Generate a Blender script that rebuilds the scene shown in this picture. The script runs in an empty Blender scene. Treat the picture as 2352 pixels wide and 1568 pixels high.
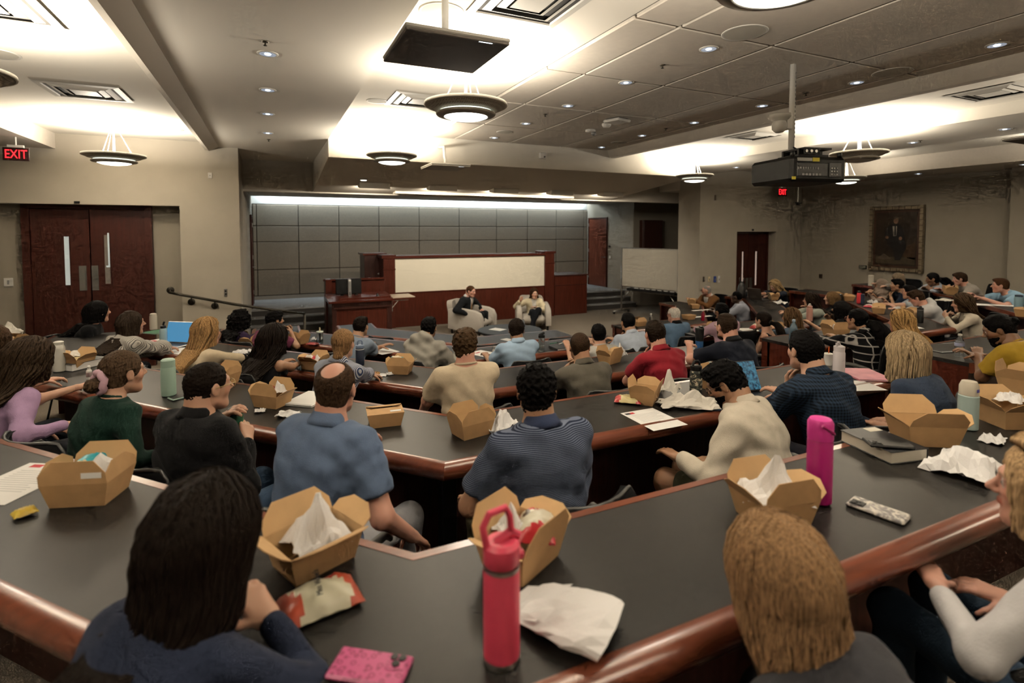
import bpy, math, random
import numpy as np
from mathutils import Vector, Matrix
rnd = random.Random(7)
S = bpy.context.scene
COL = S.collection
# ---------------------------------------------------------------- camera, world, exposure
F = 1220.0; CX = 1176.0; HY = 530.0; VX = 616.0
PT = math.atan(0.0477); CY = HY + F * math.tan(PT)
YAW = math.atan((CX - VX) * math.cos(PT) / F)
CAM = np.array([0, 0, 2.33])
FW = np.array([math.sin(YAW) * math.cos(PT), math.cos(YAW) * math.cos(PT), -math.sin(PT)])
RT = np.array([math.cos(YAW), -math.sin(YAW), 0]); UP = np.cross(RT, FW)
cd = bpy.data.cameras.new('camera'); cam = bpy.data.objects.new('camera', cd); COL.objects.link(cam)
cd.sensor_width = 36; cd.sensor_fit = 'HORIZONTAL'; cd.lens = 36 * F / 2352
cd.shift_y = -(784 - CY) / 2352; cd.clip_start = 0.02; cd.clip_end = 100
cam.matrix_world = Matrix(((RT[0], UP[0], -FW[0], CAM[0]), (RT[1], UP[1], -FW[1], CAM[1]), (RT[2], UP[2], -FW[2], CAM[2]), (0, 0, 0, 1)))
cd.dof.use_dof = True; cd.dof.focus_distance = 3.4; cd.dof.aperture_fstop = 2.0
S.camera = cam
W = bpy.data.worlds.new('world'); S.world = W; W.use_nodes = True
W.node_tree.nodes['Background'].inputs[0].default_value = (0.02, 0.02, 0.022, 1)
W.node_tree.nodes['Background'].inputs[1].default_value = 1.0
VS = S.view_settings; VS.view_transform = 'Standard'; VS.look = 'None'; VS.gamma = 1; VS.use_curve_mapping = False
VS.exposure = -0.1
S.cycles.max_bounces = 5; S.cycles.diffuse_bounces = 2; S.cycles.glossy_bounces = 2; S.cycles.transmission_bounces = 4; S.cycles.transparent_max_bounces = 6; S.cycles.caustics_reflective = False; S.cycles.caustics_refractive = False; S.cycles.use_adaptive_sampling = True; S.cycles.adaptive_threshold = .06; S.cycles.adaptive_min_samples = 12; S.cycles.use_denoising = True
LAMP_UP = 115.0      # watts of the uplight in every pendant
LAMP_DOWN = 9.0     # watts through the diffuser below
DOWNLIGHT = 4.0
COVE = 330.0
WASH = 30.0

def ray(u, v): return FW + RT * ((u - CX) / F) - UP * ((v - CY) / F)
def atz(u, v, z):
    d = ray(u, v); return CAM + d * ((z - CAM[2]) / d[2])
def aty(u, v, y):
    d = ray(u, v); return CAM + d * (y / d[1])
def atx(u, v, x):
    d = ray(u, v); return CAM + d * (x / d[0])
def atd(u, v, dd): return CAM + ray(u, v) * dd

# ---------------------------------------------------------------- materials
MATS = {}
def nodes_of(m):
    m.use_nodes = True; nt = m.node_tree; return nt, nt.nodes, nt.links, nt.nodes['Principled BSDF']
def mat(name, col, rough=0.6, metal=0.0, bump=0.0, bscale=200.0, var=0.0, vscale=4.0, emit=0.0, ecol=None, alpha=1.0, trans=0.0, spec=0.5, stretch=None, sheen=0.0, coat=0.0):
    if name in MATS: return MATS[name]
    m = bpy.data.materials.new(name); nt, N, L, b = nodes_of(m); MATS[name] = m
    c = tuple(col) + (1,)
    b.inputs['Base Color'].default_value = c; b.inputs['Roughness'].default_value = rough; b.inputs['Metallic'].default_value = metal
    b.inputs['Specular IOR Level'].default_value = spec
    if trans: b.inputs['Transmission Weight'].default_value = trans
    if alpha < 1: b.inputs['Alpha'].default_value = alpha
    if sheen: b.inputs['Sheen Weight'].default_value = sheen
    if coat: b.inputs['Coat Weight'].default_value = coat; b.inputs['Coat Roughness'].default_value = 0.15
    if emit:
        m.cycles.emission_sampling = 'NONE'
        b.inputs['Emission Color'].default_value = tuple(ecol or col) + (1,); b.inputs['Emission Strength'].default_value = emit
    if var or bump:
        tc = N.new('ShaderNodeTexCoord'); mp = N.new('ShaderNodeMapping'); L.new(tc.outputs['Object'], mp.inputs[0])
        if stretch: mp.inputs['Scale'].default_value = stretch
    if var:
        n = N.new('ShaderNodeTexNoise'); n.inputs['Scale'].default_value = vscale; n.inputs['Detail'].default_value = 6
        L.new(mp.outputs[0], n.inputs['Vector'])
        mr = N.new('ShaderNodeMapRange'); mr.inputs['From Min'].default_value = .3; mr.inputs['From Max'].default_value = .7
        mr.inputs['To Min'].default_value = 1 - var; mr.inputs['To Max'].default_value = 1 + var
        L.new(n.outputs['Fac'], mr.inputs['Value'])
        mx = N.new('ShaderNodeMix'); mx.data_type = 'RGBA'; mx.blend_type = 'MULTIPLY'; mx.inputs['Factor'].default_value = 1
        mx.inputs['A'].default_value = c; L.new(mr.outputs[0], mx.inputs['B']); L.new(mx.outputs['Result'], b.inputs['Base Color'])
    if bump:
        n = N.new('ShaderNodeTexNoise'); n.inputs['Scale'].default_value = bscale; n.inputs['Detail'].default_value = 3
        L.new(mp.outputs[0], n.inputs['Vector'])
        bp = N.new('ShaderNodeBump'); bp.inputs['Strength'].default_value = bump; bp.inputs['Distance'].default_value = .01
        L.new(n.outputs['Fac'], bp.inputs['Height']); L.new(bp.outputs[0], b.inputs['Normal'])
    return m
def wood(name, col, rough=.35, axis=0, var=.35, coat=0.25):
    st = [18, 18, 18]; st[axis] = 1.2
    return mat(name, col, rough, var=var, vscale=2.2, stretch=tuple(st), bump=.03, bscale=3, coat=coat, spec=.3)
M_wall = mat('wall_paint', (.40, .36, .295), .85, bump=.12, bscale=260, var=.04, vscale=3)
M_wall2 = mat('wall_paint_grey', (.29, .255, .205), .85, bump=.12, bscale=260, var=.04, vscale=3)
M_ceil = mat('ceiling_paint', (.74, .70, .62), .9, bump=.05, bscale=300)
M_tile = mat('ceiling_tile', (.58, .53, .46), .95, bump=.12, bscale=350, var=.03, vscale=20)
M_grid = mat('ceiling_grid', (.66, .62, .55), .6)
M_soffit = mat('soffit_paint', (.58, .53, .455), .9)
M_panel = mat('fabric_panel', (.25, .21, .16), .95, bump=.25, bscale=500, var=.06, vscale=30)
M_carpet = mat('carpet', (.21, .175, .135), .98, bump=.5, bscale=420, var=.25, vscale=120)
M_tread = mat('stair_tread', (.26, .25, .24), .9, bump=.3, bscale=400, var=.12, vscale=80)
M_riser = mat('stair_riser', (.045, .04, .036), .8)
M_door = wood('door_mahogany', (.042, .0085, .0045), .45, 2, .18, coat=0)
M_wood = wood('cherry_wood', (.075, .0155, .008), .33, 2, .28)
M_woodx = wood('cherry_wood_flat', (.075, .0155, .008), .3, 0, .28)
M_rim = wood('rim_wood', (.13, .036, .018), .28, 0, .25, .4)
M_dark = wood('dark_walnut', (.045, .014, .010), .4, 2, .3)
M_top = mat('laminate_top', (.017, .0155, .0142), .40, bump=.05, bscale=350, var=.07, vscale=60, spec=.24)
M_black = mat('black_plastic', (.006, .006, .006), .45, spec=.35)
M_blackf = mat('black_fabric', (.005, .005, .0055), .9, bump=.2, bscale=600, spec=.12)
M_chrome = mat('brushed_metal', (.5, .49, .47), .32, .95)
M_grey = mat('grey_plastic', (.22, .22, .22), .5)
M_white = mat('white_plastic', (.75, .73, .69), .45)
M_board = mat('white_board', (.80, .74, .61), .35)
M_paper = mat('white_paper', (.84, .82, .79), .8)
M_kraft = mat('kraft_board', (.43, .255, .115), .75, bump=.08, bscale=300, var=.06, vscale=25)
M_kraft2 = mat('kraft_inside', (.50, .315, .15), .8, var=.05, vscale=25)

# ---------------------------------------------------------------- mesh helpers
def mesh(name, V, Fc, mats=None, parent=None, smooth=False, mi=None, loc=None, rotz=None):
    me = bpy.data.meshes.new(name)
    V = np.asarray(V, dtype=float)
    me.from_pydata(V.tolist(), [], [list(map(int, f)) for f in Fc] if not isinstance(Fc, np.ndarray) else Fc.tolist())
    if mats is not None:
        for m in (mats if isinstance(mats, (list, tuple)) else [mats]): me.materials.append(m)
    if mi is not None: me.polygons.foreach_set('material_index', np.asarray(mi, dtype=np.int32))
    if smooth: me.polygons.foreach_set('use_smooth', np.ones(len(me.polygons), dtype=bool))
    me.update()
    o = bpy.data.objects.new(name, me); COL.objects.link(o)
    if parent is not None: o.parent = parent
    if loc is not None: o.location = loc
    if rotz is not None: o.rotation_euler = (0, 0, rotz)
    return o
class MB:
    def __init__(s): s.V = []; s.F = []; s.n = 0; s.M = []
    def add(s, V, Fc, m=0):
        V = np.asarray(V, float); s.V.append(V)
        for f in Fc: s.F.append([int(i) + s.n for i in f]); s.M.append(m)
        s.n += len(V); return s
    def box(s, a, b, m=0):
        x0, y0, z0 = a; x1, y1, z1 = b
        return s.add([(x0,y0,z0),(x1,y0,z0),(x1,y1,z0),(x0,y1,z0),(x0,y0,z1),(x1,y0,z1),(x1,y1,z1),(x0,y1,z1)],
                     [(0,3,2,1),(4,5,6,7),(0,1,5,4),(1,2,6,5),(2,3,7,6),(3,0,4,7)], m)
    def bbox(s, a, b, r=.005, m=0):
        x0, y0, z0 = a; x1, y1, z1 = b; r = min(r, (x1-x0)/2.01, (y1-y0)/2.01, (z1-z0)/2.01)
        P = []
        for z, i in ((z0, r), (z0 + r, 0), (z1 - r, 0), (z1, r)):
            j = r if i == 0 else r
            P += [(x0+i+ (0 if i else 0), y0+i+ (0 if i else r), z)] if False else []
        pr = lambda i: [(x0+r, y0+i), (x1-r, y0+i), (x1-i, y0+r), (x1-i, y1-r), (x1-r, y1-i), (x0+r, y1-i), (x0+i, y1-r), (x0+i, y0+r)]
        L = [(pr(r), z0), (pr(0), z0+r), (pr(0), z1-r), (pr(r), z1)]
        return s.loft([[(x, y, z) for x, y in q] for q, z in L], True, m)
    def loft(s, rings, caps=True, m=0, closed=True):
        n = len(rings[0]); V = [p for r in rings for p in r]; Fc = []
        for i in range(len(rings) - 1):
            for j in range(n if closed else n - 1):
                k = (j + 1) % n
                Fc.append((i*n+j, i*n+k, (i+1)*n+k, (i+1)*n+j))
        if caps: Fc.append(tuple(range(n - 1, -1, -1))); Fc.append(tuple((len(rings)-1)*n + j for j in range(n)))
        return s.add(V, Fc, m)
    def lathe(s, prof, n=20, c=(0,0,0), m=0, caps=True):
        return s.loft([[(c[0]+r*math.cos(2*math.pi*j/n), c[1]+r*math.sin(2*math.pi*j/n), c[2]+z) for j in range(n)] for r, z in prof], caps, m)
    def prism(s, poly, z0, z1, m=0):
        return s.loft([[(x, y, z0) for x, y in poly], [(x, y, z1) for x, y in poly]], True, m)
    def tube(s, pts, r, n=8, m=0, closed=False):
        pts = [np.array(p, float) for p in pts]; R = r if hasattr(r, '__len__') else [r]*len(pts); rings = []
        k = len(pts); up = None
        for i, p in enumerate(pts):
            a = pts[(i-1) % k] if (closed or i > 0) else p; b = pts[(i+1) % k] if (closed or i < k-1) else p
            t = b - a; t = t / (np.linalg.norm(t) + 1e-9)
            if up is None:
                up = np.array([0, 0, 1.0]) if abs(t[2]) < .9 else np.array([1.0, 0, 0])
            x = np.cross(up, t); x /= np.linalg.norm(x) + 1e-9; y = np.cross(t, x); up = y
            rings.append([p + R[i]*(x*math.cos(2*math.pi*j/n) + y*math.sin(2*math.pi*j/n)) for j in range(n)])
        if closed: rings.append(rings[0]); return s.loft(rings, False, m)
        return s.loft(rings, True, m)
    def build(s, name, mats, parent=None, smooth=False, loc=None, rotz=None):
        o = mesh(name, np.concatenate(s.V), s.F, mats, parent, smooth, s.M, loc, rotz)
        return o
def smooth_by_angle(o, ang=40):
    me = o.data
    me.polygons.foreach_set('use_smooth', np.ones(len(me.polygons), dtype=bool))
    import bmesh
    bm = bmesh.new(); bm.from_mesh(me)
    for e in bm.edges:
        if len(e.link_faces) == 2 and e.calc_face_angle(0) > math.radians(ang): e.smooth = False
    bm.to_mesh(me); bm.free(); return o
def struct(o): o['kind'] = 'structure'; return o
def empty(name, loc, rotz=0):
    o = bpy.data.objects.new(name, None); COL.objects.link(o); o.location = tuple(loc); o.rotation_euler = (0, 0, rotz); o.empty_display_size = .05; return o
def tag(o, label, cat, group=None, kind=None):
    o['label'] = label; o['category'] = cat
    if group: o['group'] = group
    if kind: o['kind'] = kind
    return o
def thing(name, label, cat, loc=(0,0,0), rotz=0, group=None): return tag(empty(name, loc, rotz), label, cat, group)
def copy_tree(o, parent=None):
    c = o.copy(); COL.objects.link(c); c.parent = parent
    for ch in list(o.children): copy_tree(ch, c)
    return c
# ================================================================ the room
CXR = 4.27                      # symmetry axis of the room
XL, XR, YB = -3.75, 12.35, -2.6
FL = {0: 0, 1: .15, 2: .30, 3: .45, 4: .60, 5: .75}
TT = {r: FL[r] + .74 for r in FL}
NEAR = {5: .79, 4: 2.10, 3: 3.45, 2: 4.88, 1: 6.18}
DEP = {5: .54, 4: .58, 3: .57, 2: .58, 1: .54}
LEGX = {1: 1.44, 2: .36, 3: -.49, 4: -1.31, 5: -2.15}     # far edge of the last leg, left block
ENDY = {1: 8.41, 2: 7.75, 3: 6.99, 4: 6.32, 5: 5.6}
AEND = 3.78
K = 1.09
def edge(r, off):
    """left block polyline of row r, off metres behind the near edge's far side: leg end, second bend, first bend, aisle end"""
    y = NEAR[r] + off; xb = .89 + .414 * (y - 2.68)
    lx = LEGX[r] - (DEP[r] - off)
    b2 = (lx, y + (xb - lx) * K)
    return [(lx, max(ENDY[r], b2[1] + .3)), b2, (xb, y), (AEND, y)]
def mir(P): return [(2 * CXR - x, y) for x, y in P][::-1]
# floor and tiers
mb = MB(); mb.box((XL - 1, YB - .5, -.3), (XR + 2, 16.3, 0)); struct(mb.build('floor', M_carpet))
for r in range(1, 6):
    P = edge(r, DEP[r])
    P = [(P[0][0], P[0][1]), P[1], P[2]] + [(2 * CXR - P[2][0], P[2][1]), (2 * CXR - P[1][0], P[1][1]), (2 * CXR - P[0][0], P[0][1])]
    yl = P[0][1]
    poly = [(XL, YB), (XL, yl)] + P + [(XR, yl), (XR, YB)]
    mb = MB(); n = len(poly)
    mb.prism(poly[::-1], FL[r - 1], FL[r] - .001)
    struct(mb.build('floor_tier_%d' % r, M_carpet))
mb = MB(); mb.box((XL, 7.4, 0), (-.42, 9.75, .30)); struct(mb.build('floor_landing', M_carpet))
for i, z in enumerate((.2, .1)):
    mb = MB(); mb.box((-.42 + .3 * i, 8.3, 0), (-.12 + .3 * i, 9.24, z)); struct(mb.build('landing_step_%d' % (i + 1), M_carpet))
# back and side walls (behind the camera too)
H = 3.95
def wallbox(name, a, b, m=M_wall):
    mb = MB(); mb.box(a, b); return struct(mb.build(name, m))
wallbox('wall_back', (XL - .2, YB - .2, 0), (XR + .2, YB, H))
wallbox('wall_left', (XL - .2, YB, 0), (XL, 9.25, H))
# front left wall with the door recess
DL, DR, DZ = -3.09, -1.58, 2.70
mb = MB()
mb.box((-1.19, 9.25, 0), (-.40, 9.75, H)); mb.box((XL - .2, 9.25, DZ), (-1.19, 9.75, H))
struct(mb.build('wall_front_left', M_wall))
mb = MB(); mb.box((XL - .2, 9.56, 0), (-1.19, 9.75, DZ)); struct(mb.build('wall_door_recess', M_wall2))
# left side of the stage
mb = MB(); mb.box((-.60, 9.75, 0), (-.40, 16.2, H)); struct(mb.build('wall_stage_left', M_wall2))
# stage back wall with upholstered panels
SB = 16.0
mb = MB(); mb.box((-.6, SB, 0), (10.45, SB + .2, H)); wstage = struct(mb.build('wall_stage_back', mat('stage_wall', (.60, .585, .55), .8)))
xs = [-.38] + [aty(u, 560, SB - .03)[0] for u in (590, 686, 779, 870.5, 963, 1054.5, 1140, 1211, 1277, 1340)] + [10.24]
zs = [.56, 1.18, 2.035, 2.48, 3.05]
zs[1] = float(aty(870, 612, SB)[2]); zs[2] = float(aty(870, 553, SB)[2]); zs[3] = float(aty(870, 519.5, SB)[2])
mb = MB(); mb.box((-.39, SB - .012, .5), (10.25, SB, 3.07)); mb.build('panel_backing', mat('panel_joint', (.055, .045, .033), .9), wstage)
for i in range(len(xs) - 1):
    for j in range(len(zs) - 1):
        mb = MB(); g = .009; mb.bbox((xs[i] + g, SB - .045, zs[j] + g), (xs[i + 1] - g, SB - .010, zs[j + 1] - g), .008); mb.build('fabric_panel', M_panel, wstage)
mb = MB(); mb.box((-.39, SB - .05, .45), (10.25, SB, .55)); struct(mb.build('baseboard_stage', mat('base_trim', (.30, .27, .23), .6)))
# stage platform and the steps at both sides
PZ = .45
mb = MB(); mb.box((-.4, 13.9, 0), (10.25, SB, PZ)); struct(mb.build('floor_stage', M_tread))
def steps(x0, x1, y0, nm):
    for k in range(3):
        e = empty('stage_step_' + nm + '_%d' % (k + 1), (0, 0, 0)); struct(e)
        ya = y0 - .30 * (2 - k) - .02; yb = y0 + .02; z1 = .15 * (k + 1)
        mb = MB(); mb.box((x0, ya, z1 - .15), (x1, yb, z1 - .022)); mb.build('riser', M_riser, e)
        mb = MB(); mb.box((x0, ya - .02, z1 - .022), (x1, yb, z1 + .002)); mb.build('tread', M_tread, e)
steps(-.4, 1.75, 13.9, 'left'); steps(8.2, 10.2, 13.75, 'right')
mb = MB(); mb.box((8.2, 13.75, 0), (10.25, 13.9, PZ)); struct(mb.build('floor_stage_right', M_tread))
# right side of the stage: side wall with a door, recess, column, right front wall, side wall
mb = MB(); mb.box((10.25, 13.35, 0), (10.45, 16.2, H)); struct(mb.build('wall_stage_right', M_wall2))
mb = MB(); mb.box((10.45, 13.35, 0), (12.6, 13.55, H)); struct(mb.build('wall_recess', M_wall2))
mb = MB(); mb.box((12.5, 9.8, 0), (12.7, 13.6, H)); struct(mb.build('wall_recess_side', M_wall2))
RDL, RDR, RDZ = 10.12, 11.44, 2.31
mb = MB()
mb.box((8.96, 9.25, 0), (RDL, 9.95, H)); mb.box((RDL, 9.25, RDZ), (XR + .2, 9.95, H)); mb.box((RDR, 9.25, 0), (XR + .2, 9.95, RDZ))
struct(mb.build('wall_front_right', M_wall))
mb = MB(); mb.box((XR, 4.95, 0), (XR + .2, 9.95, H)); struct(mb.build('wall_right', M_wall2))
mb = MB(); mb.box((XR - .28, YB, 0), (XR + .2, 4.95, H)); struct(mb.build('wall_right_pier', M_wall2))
# ceiling strips running towards the stage
def strip(name, x0, x1, z, m=M_ceil, y0=YB, y1=10.66):
    mb = MB(); mb.box((x0, y0, z), (x1, y1, H + .1)); return struct(mb.build(name, m))
ZF, ZT = 3.60, 3.74
strip('ceiling_outer_left', XL, -2.62, 3.45, M_tile, y1=9.25)
strip('ceiling_tray_left', -2.62, -.80, 3.66, y1=9.25)
mb = MB()
mb.loft([[(-.84, y, 3.70), (-.84, y, 3.545), (-.79, y, 3.535), (-.66, y, ZF), (-.66, y, 3.70)] for y in (YB, 9.25)]); struct(mb.build('trim_beam_left', M_soffit))
strip('ceiling_flat_left', -.66, .78, ZF, M_ceil)
strip('ceiling_tray_centre', .78, 2.20, ZT, y1=7.9)
ct = strip('ceiling_tiled', 2.20, 5.42, ZT + .012, mat('tile_gap', (.16, .145, .12), .9), y1=7.9)
ty = [7.79]; 
tx = [2.215, 2.60, 3.50, 4.45, 5.20, 5.415]
TW = [atz(u, v, ZT)[1] for u, v in ((1052, 314.6), (1160, 285))]
yy = 7.79
while yy > YB:
    y0 = max(yy - 1.22, YB); w = .012
    for i in range(len(tx) - 1):
        mb = MB(); mb.bbox((tx[i] + w, y0 + w, ZT - .012), (tx[i + 1] - w, yy - w, ZT + .02), .006); mb.build('ceiling_tile', M_tile, ct)
    yy = y0
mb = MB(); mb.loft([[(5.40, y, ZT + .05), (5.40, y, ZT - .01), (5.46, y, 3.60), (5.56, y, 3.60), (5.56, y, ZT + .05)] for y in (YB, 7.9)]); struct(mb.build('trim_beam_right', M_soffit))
strip('ceiling_tray_right', 5.56, 7.40, ZT, y1=7.9)
strip('ceiling_flat_right', 7.40, 8.95, ZF, M_ceil)
strip('ceiling_tray_outer_right', 8.95, 11.0, ZT, y1=9.3)
strip('ceiling_outer_right', 11.0, XR, 3.45, M_tile, y1=9.3)
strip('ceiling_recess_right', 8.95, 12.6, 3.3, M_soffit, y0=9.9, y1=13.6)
# front soffit: upright face, underside sloping down towards the stage
mb = MB()
mb.loft([[(x, 7.8, H), (x, 7.8, 3.355), (x, 10.66, 3.06), (x, 10.66, H)] for x in (.78, 7.40)])
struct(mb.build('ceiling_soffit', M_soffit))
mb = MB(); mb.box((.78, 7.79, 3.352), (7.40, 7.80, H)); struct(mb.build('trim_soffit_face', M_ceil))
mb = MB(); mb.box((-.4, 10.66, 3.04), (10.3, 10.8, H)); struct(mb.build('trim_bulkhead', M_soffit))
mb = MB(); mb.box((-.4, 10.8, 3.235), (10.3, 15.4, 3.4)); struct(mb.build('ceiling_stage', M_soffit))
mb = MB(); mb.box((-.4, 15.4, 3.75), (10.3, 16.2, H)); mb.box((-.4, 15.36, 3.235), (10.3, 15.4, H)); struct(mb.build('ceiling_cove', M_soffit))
mb = MB(); mb.box((XL - .2, YB - .2, H), (12.8, 16.3, H + .2)); struct(mb.build('ceiling', M_ceil))
# LED cove that washes the top of the stage wall
ld = bpy.data.lights.new('cove_light', 'AREA'); ld.shape = 'RECTANGLE'; ld.size = 10.2; ld.size_y = .06; ld.energy = COVE; ld.color = (.78, .92, 1.0)
lo = bpy.data.objects.new('cove_light', ld); COL.objects.link(lo); lo.location = (4.93, 15.83, 3.52); lo.rotation_euler = (math.radians(60), 0, 0)
# doors
def double_door(name, x0, x1, y, z0, z1, inset, narrow):
    e = empty(name, ((x0 + x1) / 2, y, z0)); struct(e); w = (x1 - x0) / 2; h = z1 - z0
    mb = MB(); f = .09 if not narrow else .06
    mb.box((-w, -.04, 0), (-w + f, .06, h)); mb.box((w - f, -.04, 0), (w, .06, h)); mb.box((-w + f, -.04, h - f * .6), (w - f, .06, h)); mb.build('door_frame', M_door, e)
    for s in (-1, 1):
        a, b = (-w + f, -.006) if s < 0 else (.006, w - f)
        mb = MB(); mb.bbox((a, -.02, .01), (b, .03, h - f * .6 - .006), .004); leaf = mb.build('door_leaf', M_door, e)
        return_parts.append((leaf, s, a, b, h))
    return e
return_parts = []
d1 = double_door('door_1', DL, DR, 9.50, .30, DZ, 0, False)
def vision(leaf, x0, x1, z0, z1, glow):
    mb = MB(); mb.box((x0 - .012, -.028, z0 - .012), (x0, -.015, z1 + .012)); mb.box((x1, -.028, z0 - .012), (x1 + .012, -.015, z1 + .012))
    mb.box((x0, -.028, z1), (x1, -.015, z1 + .012)); mb.box((x0, -.028, z0 - .012), (x1, -.015, z0)); mb.build('window_trim', M_door, leaf)
    mb = MB(); mb.box((x0, -.025, z0), (x1, -.021, z1)); mb.build('window_pane', glow, leaf)
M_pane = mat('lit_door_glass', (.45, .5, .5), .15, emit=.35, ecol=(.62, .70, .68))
M_pane2 = mat('dim_door_glass', (.12, .10, .08), .15, emit=.05, ecol=(.8, .7, .55))
M_push = mat('push_plate', (.22, .22, .215), .38, .9)
cx = (DL + DR) / 2
def lx(u, y): return float(aty(u, 600, y)[0])
vision(return_parts[0][0], lx(149, 9.48) - cx, lx(160.5, 9.48) - cx, 1.52 - .3 + .04, 2.21 - .30 + .04, M_pane)
vision(return_parts[1][0], lx(241, 9.48) - cx, lx(253, 9.48) - cx, 1.52 - .3 + .04, 2.21 - .30 + .06, M_pane2)
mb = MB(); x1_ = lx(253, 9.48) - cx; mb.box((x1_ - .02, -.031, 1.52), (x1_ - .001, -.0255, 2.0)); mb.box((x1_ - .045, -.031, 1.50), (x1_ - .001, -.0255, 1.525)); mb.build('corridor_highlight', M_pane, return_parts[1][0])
for i, (u0, u1) in enumerate(((180, 197.5), (209, 225))):
    mb = MB(); mb.bbox((lx(u0, 9.47) - cx, -.026, 1.19 - .02), (lx(u1, 9.47) - cx, -.018, 1.53), .002); mb.build('push_plate', M_push, return_parts[i][0])
return_parts.clear()
d2 = double_door('door_2', RDL, RDR, 9.50, 0, RDZ, 0, True)
cx = (RDL + RDR) / 2
for i, (u0, u1) in enumerate(((1703.5, 1706.5), (1734, 1737.5))):
    vision(return_parts[i][0], float(aty(u0, 600, 9.48)[0]) - cx - .002, float(aty(u1, 600, 9.48)[0]) - cx + .002, .98, 1.82, mat('lit_slot_glass', (.4, .3, .26), .2, emit=.3, ecol=(.95, .75, .62)))
for i, (u0, u1) in enumerate(((1713, 1719.5), (1722.5, 1728.5))):
    mb = MB(); mb.bbox((float(aty(u0, 600, 9.48)[0]) - cx, -.026, .78), (float(aty(u1, 600, 9.48)[0]) - cx, -.018, 1.17), .002); mb.build('push_plate', M_push, return_parts[i][0])
# single stage doors (right, and the one seen edge-on at the left)
def single_door(name, x, y0, y1, z0, z1, s):
    e = empty(name, (x, (y0 + y1) / 2, z0)); struct(e); w = (y1 - y0) / 2; h = z1 - z0
    mb = MB(); t0, t1 = (-.03, .02) if s > 0 else (-.02, .03)
    mb.box((t0, -w, 0), (t1, -w + .05, h)); mb.box((t0, w - .05, 0), (t1, w, h)); mb.box((t0, -w + .05, h - .05), (t1, w - .05, h)); mb.build('door_frame', M_door, e)
    mb = MB(); a, b = (-.018, .01) if s > 0 else (-.01, .018); mb.bbox((a, -w + .052, .01), (b, w - .052, h - .052), .003); lf = mb.build('door_leaf', wood('stage_door_wood', (.13, .035, .018), .4, 2, .2), e)
    mb = MB(); q = -s * .018; hy = -w + .13
    mb.lathe([(.024, 0), (.024, .012)], 12); mb.V[-1] = np.array([(q - s * p[2], hy + p[0], 1.0 + p[1]) for p in mb.V[-1]])
    mb.tube([(q - s * .012, hy, 1.0), (q - s * .05, hy, 1.0), (q - s * .055, hy + .03, 1.0), (q - s * .055, hy + .12, 1.0)], .009); smooth_by_angle(mb.build('lever_handle', M_chrome, lf))
    for z in (.25, 1.15, h - .3):
        mb = MB(); mb.box((q - s * .014, w - .06, z), (q + s * .002, w - .035, z + .11)); mb.build('hinge', M_chrome, lf)
    return e
single_door('door_3', 10.24, 14.72, 15.86, PZ, 2.78, 1)
single_door('door_4', -.39, 14.2, 15.2, PZ, 2.72, -1)
# small wall fittings
def plate(name, label, cat, p, axis, w, h, m, detail=None):
    e = thing(name, label, cat, p)
    t = .012
    mb = MB()
    if axis == 'y': mb.bbox((-w/2, -t, -h/2), (w/2, 0, h/2), .003)
    else: mb.bbox((-t, -w/2, -h/2), (0, w/2, h/2), .003)
    mb.build('cover_plate', m, e)
    for (a, b, c, d, mm, nm) in (detail or []):
        mb = MB()
        if axis == 'y': mb.bbox((a, -t - .006, b), (c, -t + .001, d), .002)
        else: mb.bbox((-t - .006, a, b), (-t + .001, c, d), .002)
        mb.build(nm, mm, e)
    return e
M_bronze = mat('bronze_plate', (.16, .13, .10), .45, .6)
plate('light_switch', 'white light switch on the wall left of the double door', 'light switch', aty(20, 648, 9.56), 'y', .10, .115, M_white, [(-.012, -.03, .012, .03, M_grey, 'toggle')])
plate('outlet_cover', 'small white cover plate high on the wall near the pendant lamp', 'wall plate', aty(482.5, 403, 9.25), 'y', .055, .085, M_white, [(-.006, -.006, .006, .006, M_grey, 'screw')])
plate('volume_panel', 'silver control plate with black knobs above the handrail', 'control panel', aty(518.5, 671.5, 9.25), 'y', .045, .125, M_chrome, [(-.012, .01, .012, .035, M_black, 'knob'), (-.012, -.035, .012, -.01, M_black, 'knob')])
plate('room_sign', 'small black plaque above the left double door', 'sign', aty(177, 464.5, 9.25), 'y', .066, .032, M_black)
plate('room_sign', 'tiny black plaque above the right double door', 'sign', aty(1729, 528, 9.25), 'y', .06, .045, M_black)
plate('wall_box', 'bronze plate high on the pale column beside the projector', 'wall plate', aty(1642.5, 454, 9.25), 'y', .05, .12, M_bronze)
for u, lab, m, w, h in ((1616, 'bronze switch plate on the column behind the brown jacket', M_bronze, .05, .12), (1628.5, 'cream switch plate on the column, between bronze and blue plates', mat('cream_plate', (.7, .58, .36), .5), .06, .12), (1641.7, 'blue dispenser box on the column near the right door', mat('blue_box', (.04, .08, .35), .5), .075, .14), (1651, 'white two-button station on the column beside the right door', M_white, .05, .16)):
    plate('switch_plate', lab, 'switch', aty(u, 641, 9.25), 'y', w, h, m, [(-.01, -.03, .01, .02, M_grey, 'button')])
plate('wall_outlet', 'dark outlet plate on the side wall left of the portrait', 'outlet', atx(1885.5, 634, XR), 'x', .09, .10, mat('brown_plate', (.05, .03, .02), .5))
plate('picture_plaque', 'small framed caption plaque at lower left of the portrait', 'plaque', atx(1982, 613, XR), 'x', .17, .085, M_black, [(-.07, -.03, .07, .03, mat('plaque_face', (.14, .14, .11), .5), 'caption')])
plate('door_reader', 'black card reader beside the stage door', 'card reader', atx(1400.5, 566, 10.25), 'x', .10, .06, M_black)
plate('door_switch', 'white switch beside the stage door, below the card reader', 'light switch', atx(1401, 590, 10.25), 'x', .08, .10, M_white)
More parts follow.
